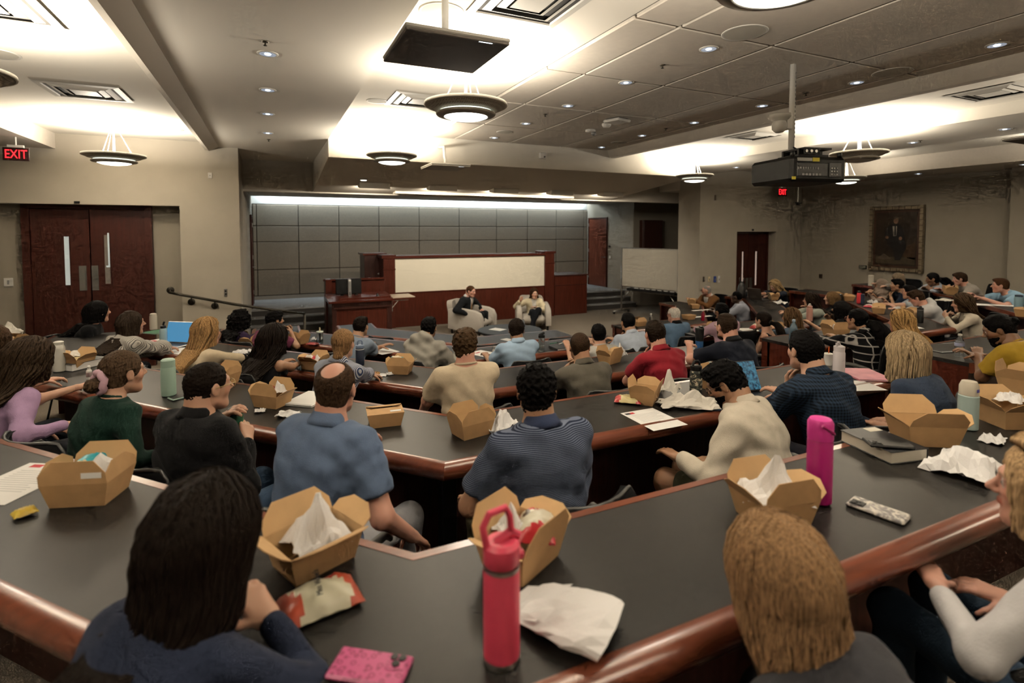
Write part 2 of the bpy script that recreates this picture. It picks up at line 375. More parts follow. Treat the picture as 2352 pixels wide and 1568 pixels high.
# handrail on the left wall
e = thing('handrail', 'dark metal handrail sloping down the wall towards the stage', 'handrail', aty(391, 666, 9.25))
o0 = np.array(e.location)
rail = [aty(388, 671, 9.17), aty(420, 677.5, 9.17), aty(541, 699, 9.17)]; rail.append(rail[-1] + np.array([.55, -.02, -.12])); rail.append(rail[-1] + np.array([.45, .25, -.12]))
rail = [p - o0 for p in rail]
M_rail = mat('bronze_rail', (.035, .03, .022), .4, .7)
mb = MB(); mb.tube(rail, .02, 10); mb.build('rail', M_rail, e, True)
for u, v in ((391.6, 666), (440, 693), (493.5, 702)):
    c = aty(u, v, 9.25) - o0; mb = MB(); mb.lathe([(.05, 0), (.05, .012), (.03, .02)], 18); mb.V[-1] = np.array([(c[0] + p[0], c[1] - p[2], c[2] + p[1]) for p in mb.V[-1]])
    a = aty(u, v - (-4 if u < 400 else 12), 9.17) - o0; mb.tube([c, c + np.array([0, -.06, 0]), a], .009, 6); mb.build('bracket', M_rail, e, True)
mb = MB(); p = rail[-1]; mb.tube([p, p + np.array([0, 0, -1.0])], .02, 8); mb.build('post', M_rail, e, True)
# ================================================================ tables
def poly_prism(mb, P, z0, z1, m=0):
    # P counter-clockwise or not: fix orientation
    a = sum(P[i][0]*P[(i+1) % len(P)][1] - P[(i+1) % len(P)][0]*P[i][1] for i in range(len(P)))
    mb.prism(P if a > 0 else P[::-1], z0, z1, m)
def make_table(r, right, label):
    z = TT[r]; e = thing('tiered_table', label, 'table', (0, 0, FL[r]), group='tiered tables')
    o = np.array([0, 0, FL[r]])
    near, near_i, far_i, far = edge(r, 0), edge(r, .055), edge(r, DEP[r] - .028), edge(r, DEP[r])
    pan = edge(r, DEP[r] - .10); pan2 = edge(r, DEP[r] - .125)
    if right: near, near_i, far_i, far, pan, pan2 = (mir(q) for q in (near, near_i, far_i, far, pan, pan2))
    for i in range(3):
        g = .0015
        mb = MB(); poly_prism(mb, [near_i[i], near_i[i+1], far_i[i+1], far_i[i]], z - .03 - o[2], z - o[2]); mb.build('tabletop', M_top, e)
        # front trim of wood
        mb = MB(); poly_prism(mb, [far_i[i], far_i[i+1], far[i+1], far[i]], z - .045 - o[2], z + .001 - o[2]); mb.build('front_trim', M_rim, e)
        # thick rounded wooden rim on the sitters' side
        prof = [(.054, .002), (.035, .003), (.018, -.003), (.006, -.014), (0, -.030), (.003, -.048), (.014, -.064), (.030, -.074), (.054, -.076)]
        rings = []
        for k in (i, i + 1):
            A = np.array(near[k]); B = np.array(near_i[k]); rings.append([tuple(A + (B - A) * (t / .055)) + (z - o[2] + h,) for t, h in prof])
        if right: pass
        mb = MB(); mb.loft(rings, True); smooth_by_angle(mb.build('rounded_rim', M_rim, e), 50)
        mb = MB(); poly_prism(mb, [pan[i], pan[i+1], pan2[i+1], pan2[i]], -(FL[r] - FL[r-1]), z - .03 - o[2]); mb.build('modesty_panel', M_dark, e)
    for k in (0, 3):
        A, B = np.array(near_i[k]), np.array(far_i[k]); nb = np.array(near[1 if k == 0 else 2]) - np.array(near[k]); nb = nb / np.linalg.norm(nb) * .035
        A2 = A + (B - A) * .05
        mb = MB(); poly_prism(mb, [tuple(A), tuple(B), tuple(B + nb), tuple(A + nb)], -.02 if k else 0, z - .03 - o[2]); mb.build('end_panel', M_wood, e)
    for k in (1, 2):
        c = np.array(near[k]) * .75 + np.array(far[k]) * .25
        mb = MB(); mb.bbox((c[0] - .035, c[1] - .035, 0), (c[0] + .035, c[1] + .035, z - .03 - o[2]), .005); mb.build('leg', M_black, e)
    return e
ORD = {1: 'front', 2: 'second', 3: 'third', 4: 'fourth', 5: 'nearest'}
for r in range(1, 6):
    make_table(r, False, '%s-row dark laminate table with rounded wooden rim, left of the aisle' % ORD[r])
    if r < 5: make_table(r, True, '%s-row dark laminate table with rounded wooden rim, right of the aisle' % ORD[r])
def seat_line(r, seg, right, d=.34):
    """a point and direction of the sitters' line d metres behind the near edge; seg 0 leg, 1 wing, 2 straight"""
    P = edge(r, -d)
    if right: P = mir(P); seg = 2 - seg
    a, b = np.array(P[seg]), np.array(P[seg + 1]); t = (b - a) / np.linalg.norm(b - a); n = np.array([-t[1], t[0]])
    return a, t, n      # n points towards the table
# ================================================================ chairs
def make_chair():
    e = empty('office_chair', (0, 0, 0))
    mb = MB()      # curved backrest shell
    n = 13; rows = []
    for z, w, y, th in ((.50, .19, -.215, .02), (.54, .215, -.225, .028), (.65, .23, -.235, .03), (.76, .235, -.25, .03), (.865, .225, -.27, .03), (.895, .20, -.275, .022), (.902, .17, -.275, .012)):
        f = []; bk = []
        for k in range(n):
            s = -1 + 2*k/(n-1); x = w*s; yy = y + .085*s*s*(1 if z > .5 else .7)
            f.append((x, yy, z)); bk.append((x*1.03, yy - th, z))
        rows.append(f + bk[::-1])
    mb.loft(rows, True); bo = mb.build('backrest', M_blackf, e, True)
    mb = MB(); mb.tube([(p[0]*1.015, p[1] - .012, p[2]) for p in [rows[i][0] for i in range(6)]] + [(x, -.29 + .085*(x/.2)**2, .904) for x in np.linspace(-.17, .17, 7)] + [(p[0]*1.015, p[1] - .012, p[2]) for p in [rows[i][n-1] for i in range(5, -1, -1)]], .008, 6); mb.build('edge_piping', mat('chair_piping', (.03, .03, .03), .35), bo, True)
    mb = MB(); mb.loft([[(x*w, y*w2, z) for x, y in [(math.copysign(abs(math.cos(a))**.5, math.cos(a)), math.copysign(abs(math.sin(a))**.5, math.sin(a))) for a in np.linspace(0, 2*math.pi, 24, endpoint=False)]] for w, w2, z in ((.20, .19, .405), (.235, .225, .42), (.24, .23, .45), (.22, .21, .472))], True); smooth_by_angle(mb.build('seat', M_blackf, e), 60)
    Mt = mat('chair_frame', (.02, .02, .021), .35, .3)
    for s in (-1, 1):
        mb = MB(); mb.tube([(s*.20, -.05, .43), (s*.27, -.10, .44), (s*.285, -.12, .55), (s*.285, -.10, .655), (s*.285, .02, .665), (s*.28, .16, .655), (s*.275, .20, .62)], [.012, .012, .012, .014, .019, .019, .012], 8); smooth_by_angle(mb.build('armrest', mat('arm_grey', (.085, .083, .08), .42, .2), e), 60)
        mb = MB(); mb.tube([(s*.22, .16, .41), (s*.23, .20, .012), (s*.23, .10, .010), (s*.23, -.22, .010), (s*.23, -.25, .03), (s*.18, -.17, .42)], .010, 6); mb.build('sled_leg', Mt, e, True)
    mb = MB(); mb.tube([(-.23, .20, .012), (.23, .20, .012)], .009, 6); mb.tube([(-.18, -.20, .45), (-.12, -.225, .52)], .011, 6); mb.tube([(.18, -.20, .45), (.12, -.225, .52)], .011, 6); mb.build('cross_bar', Mt, e, True)
    return e
CHAIR0 = make_chair(); CHAIR_USED = []
def chair(x, y, z, a, label):
    """a = heading of the sitter (0 = +Y), counter-clockwise"""
    if not CHAIR_USED: c = CHAIR0
    else: c = copy_tree(CHAIR0)
    CHAIR_USED.append(1)
    c.location = (x, y, z); c.rotation_euler = (0, 0, a); c.scale = (.86, .88, .98); tag(c, label, 'chair', 'black office chairs at the tables'); return c
# ================================================================ pendants and ceiling fittings
M_lampw = mat('lamp_white', (.62, .60, .55), .5)
M_glow = mat('lamp_glow', (1, .97, .88), .5, emit=5.0, ecol=(1.0, .97, .86))
M_glow2 = mat('lamp_inner_glow', (.9, .9, .8), .5, emit=1.5, ecol=(.95, 1.0, .85))
WARM = (1.0, .89, .735)
def perforated():
    m = bpy.data.materials.new('perforated_metal'); nt, N, L, b = nodes_of(m)
    tc = N.new('ShaderNodeTexCoord'); v = N.new('ShaderNodeTexVoronoi'); v.inputs['Scale'].default_value = 62; L.new(tc.outputs['Object'], v.inputs['Vector']); v.inputs['Randomness'].default_value = .15
    cr = N.new('ShaderNodeValToRGB'); cr.color_ramp.elements[0].position = .25; cr.color_ramp.elements[0].color = (.13, .115, .09, 1); cr.color_ramp.elements[1].position = .45; cr.color_ramp.elements[1].color = (.36, .33, .28, 1)
    L.new(v.outputs['Distance'], cr.inputs[0]); L.new(cr.outputs[0], b.inputs['Base Color']); b.inputs['Roughness'].default_value = .6; return m
M_perf = perforated()
def make_pendant():
    e = empty('pendant_lamp', (0, 0, 0))           # origin at the centre of the rim
    n = 48
    mb = MB(); mb.lathe([(.325, .018), (.33, .02), (.333, .0), (.326, -.006), (.318, -.002), (.315, .012)], n, caps=False); mb.build('outer_rim', M_lampw, e, True)
    mb = MB(); mb.lathe([(.322, -.002), (.27, -.030), (.215, -.047), (.205, -.044), (.26, -.024), (.318, .006)], n, caps=False); mb.build('perforated_shade', M_perf, e, True)
    mb = MB(); mb.lathe([(.212, -.040), (.208, -.062), (.200, -.064), (.204, -.040)], n, caps=False); mb.build('glow_ring', M_glow2, e, True)
    mb = MB(); mb.lathe([(.235, -.060), (.240, -.066), (.232, -.078), (.180, -.092), (.172, -.088), (.178, -.080), (.225, -.066)], n, caps=False); mb.build('lower_ring', mat('lamp_ring_grey', (.30, .275, .23), .5), e, True)
    mb = MB(); mb.lathe([(.178, -.086), (.14, -.102), (.08, -.112), (.001, -.116), (.001, -.110), (.176, -.082)], n, caps=False); mb.build('diffuser', M_glow, e, True)
    mb = MB(); mb.lathe([(.06, .0), (.10, .0), (.10, .02), (.06, .02)], 20, caps=False); hub = mb.build('reflector_hub', M_lampw, e, True)
    mb = MB()
    mb.tube([(0, 0, -.03), (0, 0, .38)], .011, 8); mb.build('stem', M_lampw, e, True)
    for k in range(3):
        a = 2*math.pi*k/3 + .4; mb = MB(); mb.tube([(.20*math.cos(a), .20*math.sin(a), .0), (.03*math.cos(a), .03*math.sin(a), .36)], .0035, 5); mb.build('cable', M_lampw, e, True)
    mb = MB(); mb.lathe([(.07, .41), (.07, .39), (.05, .365), (.012, .36)], 20); mb.build('canopy', M_lampw, e, True)
    up = bpy.data.lights.new('uplight', 'AREA'); up.shape = 'DISK'; up.size = .46; up.energy = LAMP_UP; up.color = WARM
    u = bpy.data.objects.new('uplight', up); COL.objects.link(u); u.location = (0, 0, .03); u.rotation_euler = (math.pi, 0, 0); u.parent = e
    dn = bpy.data.lights.new('downlight', 'AREA'); dn.shape = 'DISK'; dn.size = .32; dn.energy = LAMP_DOWN; dn.color = (1, .9, .74)
    d = bpy.data.objects.new('downlight', dn); COL.objects.link(d); d.location = (0, 0, -.12); d.parent = e
    return e
PEND0 = make_pendant()
ZP = 3.33
pl = [(tuple(atz(262, 343, ZP)[:2]), 3.66, 'round glowing pendant lamp near the left exit sign'),
      (tuple(atz(1070, 243, ZP)[:2]), ZT, 'large round glowing pendant lamp behind the hanging square panel'),
      (tuple(atz(900, 358, ZP)[:2]), ZT, 'smaller round glowing pendant lamp in front of the soffit'),
      (tuple(atz(1595, 404, ZP)[:2]), ZT, 'round pendant lamp left of the projector, above the column'),
      (tuple(atz(1972, 353, ZP)[:2]), ZT, 'round pendant lamp with unlit underside just right of the projector'),
      ((9.95, 6.55), ZT, 'small round glowing pendant lamp above left of the portrait'),
      ((1.78, 1.44), ZT, 'round pendant lamp cut off by the top edge of the picture'),
      ((-1.7, 4.2), 3.66, 'round pendant lamp over the left seats beyond the picture'),
      ((6.95, 1.4), ZT, 'round pendant lamp over the right seats beyond the picture'),
      ((9.95, 3.4), ZT, 'round pendant lamp over the far right seats beyond the picture'),
      ((-1.7, .6), 3.66, 'round pendant lamp behind the camera at the left'),
      ((2.0, -1.2), ZT, 'round pendant lamp behind the camera in the middle'),
      ((6.95, -1.4), ZT, 'round pendant lamp behind the camera at the right')]
for i, ((x, y), zc, lab) in enumerate(pl):
    p = PEND0 if i == 0 else copy_tree(PEND0)
    p.location = (x, y, zc - .41); tag(p, lab, 'pendant lamp', 'round pendant lamps')
    if i in (5, 9, 4):
        for ch in p.children:
            if ch.type == 'LIGHT' and ch.name.startswith('uplight') and i != 4: ch.data = ch.data.copy(); ch.data.energy = LAMP_UP * .28
    if i == 4:
        for ch in p.children:
            if ch.name.startswith('diffuser'): ch.data = ch.data.copy(); ch.data.materials[0] = M_lampw
            if ch.name.startswith('glow_ring'): ch.data = ch.data.copy(); ch.data.materials[0] = M_lampw
            if ch.type == 'LIGHT' and ch.name.startswith('downlight'): ch.data = ch.data.copy(); ch.data.energy = .3
# recessed downlights
def make_down():
    e = empty('recessed_downlight', (0, 0, 0)); n = 24
    mb = MB(); mb.lathe([(.056, -.004), (.070, -.004), (.072, 0), (.070, .004), (.056, .002)], n, caps=False); mb.build('trim_ring', M_lampw, e, True)
    mb = MB(); mb.lathe([(.060, -.0035), (.045, -.0030), (.02, -.0025)], n, caps=False); mb.build('reflector', mat('down_reflector', (.55, .6, .68), .25, .6, emit=.35, ecol=(.72, .82, 1.0), var=.6, vscale=40), e, True)
    mb = MB(); mb.lathe([(.024, -.003), (.02, -.007), (.001, -.009)], 16, caps=False); mb.build('led', mat('led_glow', (.8, .9, 1), .4, emit=2.2, ecol=(.80, .90, 1.0)), e, True)
    return e
def hole_z(z): return z - .003
D0 = make_down(); dn = []
for i, v in enumerate((123, 206, 261, 305)):
    dn.append((tuple(atz(615, v, ZF)[:2]), ZF, '%s recessed downlight of the four over the left aisle' % ('nearest', 'second nearest', 'third', 'farthest')[i]))
for i, (u, v) in enumerate(((1628, 108), (1438, 186), (1305, 240), (1208, 281), (1135, 314))):
    dn.append((tuple(atz(u, v, ZT)[:2]), ZT - .012, '%s recessed downlight in the left line of the tiled ceiling' % ('nearest', 'second', 'third', 'fourth', 'farthest')[i]))
for i, (u, v) in enumerate(((2290, 99), (1968, 186), (1751, 240), (1595, 279), (1475, 309), (1382, 336))):
    dn.append((tuple(atz(u, v, ZT)[:2]), ZT - .012, '%s recessed downlight in the right line of the tiled ceiling' % ('nearest', 'second', 'third', 'fourth', 'fifth', 'farthest')[i]))
for i, (u, v) in enumerate(((2308, 296), (2097, 327), (1691, 384))):
    dn.append((tuple(atz(u, v, ZF)[:2]), ZF, 'recessed downlight on the right flat ceiling, %s' % ('at the right edge of the picture', 'beside a sprinkler', 'left of the projector')[i]))
for i, (x, y) in enumerate(((11.6, 4.6), (11.6, 6.2))):
    dn.append(((x, y), 3.45, 'recessed downlight above the portrait wall, %s' % ('nearer one', 'farther one')[i]))
for i, ((x, y), z, lab) in enumerate(dn):
    d = D0 if i == 0 else copy_tree(D0); d.location = (x, y, z - .002); tag(d, lab, 'downlight', 'recessed downlights')
# one low-set lamp inside the soffit (bright dot) comes with the soffit wall-washers below
def make_sprink():
    e = empty('sprinkler', (0, 0, 0))
    mb = MB(); mb.lathe([(.024, 0), (.026, -.004), (.014, -.009), (.006, -.011), (.006, -.026)], 14); mb.build('cup', mat('sprinkler_brass', (.16, .14, .11), .35, .8), e, True)
    mb = MB(); mb.lathe([(.003, -.022), (.013, -.027), (.013, -.029), (.002, -.031)], 12); mb.build('deflector', mat('sprinkler_dark', (.06, .055, .045), .4, .8), e, True)
    return e
S0 = make_sprink()
sp = [(609, 95, ZF, 'nearest sprinkler over the left aisle'), (617, 320, ZF, 'far sprinkler over the left aisle'), (1522, 149, ZT - .012, 'sprinkler in the tiled ceiling left of the projector pole'), (1252, 262, ZT - .012, 'sprinkler in the tiled ceiling near the glowing lamp'), (1851, 213, ZT - .012, 'sprinkler in the tiled ceiling right of the projector pole'), (1529, 295, ZT - .012, 'far sprinkler in the tiled ceiling'), (2114, 322, ZF, 'sprinkler on the right flat ceiling')]
for i, (u, v, z, lab) in enumerate(sp):
    o = S0 if i == 0 else copy_tree(S0); o.location = tuple(atz(u, v, z)); tag(o, lab, 'sprinkler', 'ceiling sprinklers')
# ceiling speakers (flat round grilles)
def speaker(u, v, z, r, lab):
    p = atz(u, v, z); e = thing('ceiling_speaker', lab, 'speaker', p, group='round ceiling speakers')
    mb = MB(); mb.lathe([(r * .9, -.003), (r, -.005), (r * 1.04, -.002), (r * 1.04, .0)], 28, caps=False); mb.build('bezel', M_lampw, e, True)
    mb = MB(); mb.lathe([(r * .92, -.004), (r * .5, -.006), (.001, -.006)], 28, caps=False); mb.build('grille', mat('speaker_grille', (.45, .43, .37), .8, bump=.2, bscale=700), e, True)
for a in ((1710, 75, ZT - .012, .15, 'large round speaker grille at the top of the tiled ceiling'), (2050, 166, ZT - .012, .15, 'round speaker grille at the right edge of the tiled ceiling'), (1159, 303, ZT - .012, .11, 'small round speaker grille at the far end of the tiled ceiling'), (1420, 327, ZT - .012, .11, 'small round speaker grille beside the far soffit'), (1014, 26, ZT, .14, 'round white speaker grille behind the hanging panel pole'), (866, 232, ZT, .11, 'round white speaker grille left of the air vent'), (-14, 122, 3.66, .15, 'dark round speaker grille cut by the left edge'), (400, 298, 3.66, .11, 'faint round speaker grille on the left tray ceiling')):
    speaker(*a)
# air vents
def vent(x0, x1, y0, y1, z, lab):
    cx, cy = (x0 + x1) / 2, (y0 + y1) / 2; w, d = (x1 - x0) / 2, (y1 - y0) / 2
    e = thing('air_vent', lab, 'air vent', (cx, cy, z), group='ceiling air vents')
    def ring(a, b, z0, z1):
        return [[(-w*a, -d*a, z0), (w*a, -d*a, z0), (w*a, d*a, z0), (-w*a, d*a, z0)], [(-w*b, -d*b, z1), (w*b, -d*b, z1), (w*b, d*b, z1), (-w*b, d*b, z1)]]
    mb = MB(); mb.loft(ring(1, .84, -.004, -.010), False); mb.loft(ring(.84, .82, -.010, .0), False); mb.build('frame', M_lampw, e)
    for k, (a, b) in enumerate(((.76, .60), (.54, .38))):
        mb = MB(); mb.loft(ring(a, b, .004, -.016), False); mb.build('louvre', M_lampw, e)
    mb = MB(); mb.box((-w*.32, -d*.32, -.014), (w*.32, d*.32, -.008)); mb.build('centre_plate', M_lampw, e)
    mb = MB(); mb.box((-w*.84, -d*.84, .001), (w*.84, d*.84, .003)); mb.build('dark_backing', mat('vent_dark', (.035, .032, .028), .9), e)
for x, y, z, lab in ((-1.55, 6.35, 3.655, 'square air vent right behind the left pendant lamp'), (-1.50, 4.15, 3.655, 'square air vent at the top left corner'), (1.52, 5.72, ZT, 'square air vent behind the large glowing lamp'), (1.50, 2.98, ZT, 'square air vent cut by the top edge of the picture'), (6.6, 5.75, ZT, 'square air vent left of the projector'), (6.75, 2.95, ZT, 'wide air vent at the right edge of the picture'), (9.6, 4.1, ZT, 'air vent on the outer right tray ceiling'), (9.6, 5.6, ZT, 'far air vent beside the unlit pendant lamp')):
    vent(x - .32, x + .32, y - .32, y + .32, z - .004, lab)
# hanging square microphone arrays
def mic_panel(p, top, size, az, lab, face, side=None):
    e = thing('ceiling_microphone', lab, 'ceiling microphone', p, az); s = size / 2
    mb = MB(); mb.bbox((-s, -s, 0), (s, s, .022), .006); mb.build('housing', mat('mic_housing', (.42, .40, .36), .5), e)
    mb = MB(); mb.bbox((-s + .004, -s + .004, -.016), (s - .004, s - .004, .001), .004); mb.build('grille', face, e)
    mb = MB(); mb.box((-.05 + s * .55, -s - .001 + .012, -.0165), (.03 + s * .55, -s + .022, -.0155)); mb.build('status_light', mat('mic_status', (.8, .9, 1), .4, emit=2.5, ecol=(.8, .9, 1)), e)
    return e
M_micf = mat('mic_grille', (.115, .10, .088), .85, bump=.3, bscale=900)
pm = atd(1019, 118, 3.15)
e = mic_panel(pm, 0, .60, 0, 'dark square panel microphone hanging on a white pole from the ceiling', M_micf)
mb = MB(); mb.tube([(.02, .03, .02), (.02, .03, ZT - pm[2])], .021, 12); mb.build('pole', M_white, e, True)
mb = MB(); mb.tube([(.045, .0, .10), (.09, -.03, .105), (.12, -.05, .08), (.11, -.07, .03)], .004, 6); mb.build('wire', M_black, e, True)
mb = MB(); mb.box((-.004, .0, .06), (.024, .012, .12)); mb.build('cable_slot', M_black, e)
pm = atd(1023, 384, 7.72)
e = mic_panel(pm, 0, .58, 0, 'small white square panel microphone on an arm in front of the soffit', mat('mic_grille_white', (.42, .39, .34), .8))
mb = MB(); mb.tube([(0, .0, .02), (0, .0, .10), (0, .04, .16), (0, .06, .30), (0, 7.80 - pm[1], .33)], .02, 8); mb.build('arm', M_white, e, True)
pm = np.array([8.2, 3.05, 3.40])
e = mic_panel(pm, 0, .60, 0, 'dark square panel microphone at the right edge of the picture', M_micf)
mb = MB(); mb.tube([(0, 0, .02), (0, 0, ZF - pm[2])], .02, 10); mb.build('pole', M_white, e, True)
# small fixtures in the tiled ceiling
e = thing('wifi_access_point', 'white wireless access point on the tiled ceiling', 'access point', atz(1417, 273, ZT - .012), .3)
mb = MB(); mb.bbox((-.13, -.13, -.045), (.13, .13, -.012), .02); mb.build('body', M_white, e); mb = MB(); mb.bbox((-.10, -.10, -.013), (.10, .10, 0), .004); mb.build('mount', M_black, e)
e = thing('smoke_detector', 'white smoke detector beside the access point', 'smoke detector', atz(1393, 284, ZT - .012))
mb = MB(); mb.lathe([(.06, 0), (.06, -.02), (.045, -.045), (.001, -.05)], 18); mb.build('dome', M_white, e, True)
e = thing('ceiling_camera', 'small white ceiling camera beside the smoke detector', 'camera', atz(1356, 298, ZT - .012))
mb = MB(); mb.lathe([(.07, 0), (.07, -.025), (.001, -.03)], 18); mb.build('base', M_white, e, True); mb = MB(); mb.lathe([(.03, -.02), (.035, -.05), (.02, -.075), (.001, -.08)], 12, (.05, 0, 0)); mb.build('lens_dome', M_grey, e, True)
# strip sensor on soffit face
e = thing('soffit_sensor', 'small white sensor box on the soffit face', 'sensor', aty(1245, 358, 7.79))
mb = MB(); mb.bbox((-.06, -.05, -.05), (.06, 0, .05), .008); mb.build('body', M_white, e); mb = MB(); mb.lathe([(.012, 0), (.012, .01)], 10, (0, 0, 0)); mb.V[-1] = np.array([(p[0] + .02, -.05 - p[2], p[1] - .02) for p in mb.V[-1]]); mb.build('lens', M_black, e)
# wall-washer fixtures under the soffit
def soff_z(y): return 3.355 + (y - 7.8) * (3.06 - 3.355) / 2.86
def on_soffit(u, v):
    d = ray(u, v); t = 5.0
    for _ in range(40):
        p = CAM + d * t; t = t * 1.0 + (soff_z(p[1]) - p[2]) / (d[2] - d[1] * (3.06 - 3.355) / 2.86)
    return CAM + d * t
for i, (u0, u1, v) in enumerate(((823, 895, 423), (982, 1048, 429), (1127, 1188, 435), (1258, 1314, 440), (1376, 1428, 444))):
    a, b = on_soffit(u0, v), on_soffit(u1, v); c = (a + b) / 2; w = (b[0] - a[0]) / 2
    e = thing('wall_washer', '%s of the five white wedge lights under the soffit' % ('leftmost', 'second', 'middle', 'fourth', 'rightmost')[i], 'soffit light', c, group='wedge lights under the soffit')
    mb = MB(); mb.loft([[(-w, -.12, .03), (-w, -.10, -.085), (-w, .12, -.05), (-w, .14, .01)], [(w, -.12, .03), (w, -.10, -.085), (w, .12, -.05), (w, .14, .01)]]); mb.build('housing', mat('washer_white', (.85, .80, .70), .6), e)
    mb = MB(); mb.box((-w - .02, -.15, .012), (w + .02, .16, .02)); mb.build('trim_frame', M_soffit, e)
    wl_ = bpy.data.lights.new('washer', 'AREA'); wl_.shape = 'RECTANGLE'; wl_.size = w * 1.7; wl_.size_y = .08; wl_.energy = WASH; wl_.color = (1, .88, .70)
    wo_ = bpy.data.objects.new('washer', wl_); COL.objects.link(wo_); wo_.parent = e; wo_.location = (0, .17, -.05); wo_.rotation_euler = (math.radians(52), 0, 0)
    mb = MB(); mb.box((-w * .9, .125, -.045), (w * .9, .145, -.005)); mb.build('lens', mat('washer_lens', (.8, .78, .7), .5, emit=.4, ecol=(1, .92, .78)), e)
p = on_soffit(835, 412); e = thing('soffit_spotlight', 'small bright round light left end under the soffit', 'spotlight', p)
mb = MB(); mb.lathe([(.075, .01), (.075, -.01), (.055, -.014)], 18); mb.build('ring', M_lampw, e, True); mb = MB(); mb.lathe([(.055, -.013), (.04, -.02), (.001, -.024)], 18, caps=False); mb.build('bulb', M_glow, e, True)
l = bpy.data.lights.new('soffit_spot', 'SPOT'); l.energy = 12; l.spot_size = 1.9; l.spot_blend = .8; l.color = (1, .9, .75); o = bpy.data.objects.new('soffit_spot', l); COL.objects.link(o); o.parent = e; o.location = (0, 0, -.03)
e = thing('projection_screen', 'rolled projection screen in a long slot along the soffit', 'projection screen', on_soffit(1120, 447)); c = np.array(e.location)
a, b = on_soffit(900, 445) - c, on_soffit(1316, 452) - c
mb = MB(); mb.box((a[0], -.10, -.035), (b[0], -.07, .04)); mb.box((a[0], .10, -.035), (b[0], .13, .04)); mb.box((a[0], -.07, -.03), (a[0] + .03, .10, .03)); mb.box((b[0] - .03, -.07, -.03), (b[0], .10, .03)); mb.build('slot_frame', mat('screen_slot', (.50, .46, .40), .6), e)
mb = MB(); mb.tube([(a[0] + .05, .02, .0), (b[0] - .05, .02, .0)], .035, 10); mb.build('roller', mat('screen_fabric', (.6, .58, .52), .7), e, True)
# exit signs
def text_mesh(name, body, size, m, parent, loc, rot, ext=.002, align='CENTER'):
    cu = bpy.data.curves.new(name, 'FONT'); cu.body = body; cu.size = size; cu.extrude = ext; cu.align_x = align; cu.align_y = 'CENTER'; cu.resolution_u = 3
    o = bpy.data.objects.new(name, cu); COL.objects.link(o); dg = bpy.context.evaluated_depsgraph_get(); me = bpy.data.meshes.new_from_object(o.evaluated_get(dg)); bpy.data.objects.remove(o); bpy.data.curves.remove(cu)
    me.materials.clear(); me.materials.append(m)
    o = bpy.data.objects.new(name, me); COL.objects.link(o); o.parent = parent; o.location = loc; o.rotation_euler = rot; return o
M_exit = mat('exit_red', (.9, .03, .04), .4, emit=2.2, ecol=(1, .02, .03))
for (u, v, y, w, h, lab) in ((37, 354, 8.3, .25, .155, 'red glowing EXIT sign at the left, by the double door'), (1797, 441, 8.9, .30, .20, 'small red glowing EXIT sign below the projector')):
    p = aty(u, v, y); e = thing('exit_sign', lab, 'exit sign', p)
    mb = MB(); mb.bbox((-w/2, -.006, -h/2), (w/2, .006, h/2), .004); mb.build('panel', mat('exit_panel', (.12, .05, .05), .15, trans=.6), e)
    t = text_mesh('lettering', 'EXIT', h * .95, M_exit, e, (0, -.009, -.005), (math.pi/2, 0, 0)); k = w * .82 / max(t.dimensions[0], .01); t.scale = (k, 1.0, 1)
    top = 3.45 - p[2]; mb = MB(); mb.box((-w*.3, -.02, h/2), (w*.3, .02, h/2 + .03)); mb.tube([(0, 0, h/2 + .03), (0, 0, top)], .01, 6); mb.build('mount', M_white, e)
# projector on its pole
base = atz(1822, 148, ZT - .012); d0 = 4.42
pc = atd(1829, 396, d0)
e = thing('projector', 'large black ceiling projector on a white pole', 'projector', pc, math.radians(-13)); 
Ri = np.array([[math.cos(math.radians(13)), -math.sin(math.radians(13)), 0], [math.sin(math.radians(13)), math.cos(math.radians(13)), 0], [0, 0, 1]])
pw, pd, ph = .255, .25, .10
M_prj = mat('projector_black', (.006, .006, .0058), .5, spec=.3); M_prjg = mat('projector_grey', (.022, .022, .022), .6, spec=.3)
mb = MB(); mb.bbox((-pw, -pd, -ph), (pw, pd, ph), .025); smooth_by_angle(mb.build('body', M_prj, e), 30)
mb = MB(); mb.bbox((-pw + .05, -pd - .004, -.06), (pw * .30, -pd + .01, .05), .006); mb.build('connector_panel', mat('projector_panel', (.012, .012, .012), .4), e)
for (a, b, c, d_, col, nm) in ((-.20, .06, -.07, .085, (.32, .32, .30), 'port_label'), (-.065, .058, -.005, .088, (.6, .5, .04), 'warning_label'), (-.245, -.085, -.215, -.062, (.6, .5, .04), 'warning_label')):
    mb = MB(); mb.box((a, -pd - .006, b), (c, -pd + .002, d_)); mb.build(nm, mat('prj_' + nm, col, .5), e)
for k in range(9):
    mb = MB(); x = -.20 + .022 * k; mb.box((x, -pd - .007, .0 if k % 2 else -.004), (x + .013, -pd, .014)); mb.build('port', M_grey, e)
for k in range(6):
    mb = MB(); x = -.16 + .03 * k; mb.box((x, -pd - .007, -.052), (x + .022, -pd, -.035)); mb.build('port', M_grey, e)
mb = MB(); mb.bbox((.09, -pd - .006, -.06), (.20, -pd + .002, .055), .004); kp = mb.build('keypad', mat('keypad_black', (.012, .012, .012), .4), e)
for i in range(3):
    for j in range(3):
        mb = MB(); mb.lathe([(.006, 0), (.006, .004)], 8); mb.V[-1] = np.array([(.108 + .024*i + p[0], -pd - .006 - p[2], -.04 + .024*j + p[1]) for p in mb.V[-1]]); mb.build('key', M_white, kp)
for k in range(3):
    mb = MB(); mb.box((pw - .003, -.19 + .13*k, -.065), (pw + .004, -.09 + .13*k, .06)); mb.build('vent_grille', M_black, e)
mb = MB(); mb.box((pw - .004, -pd + .03, -.085), (pw + .002, pd - .02, .085)); mb.build('side_panel', M_prjg, e)
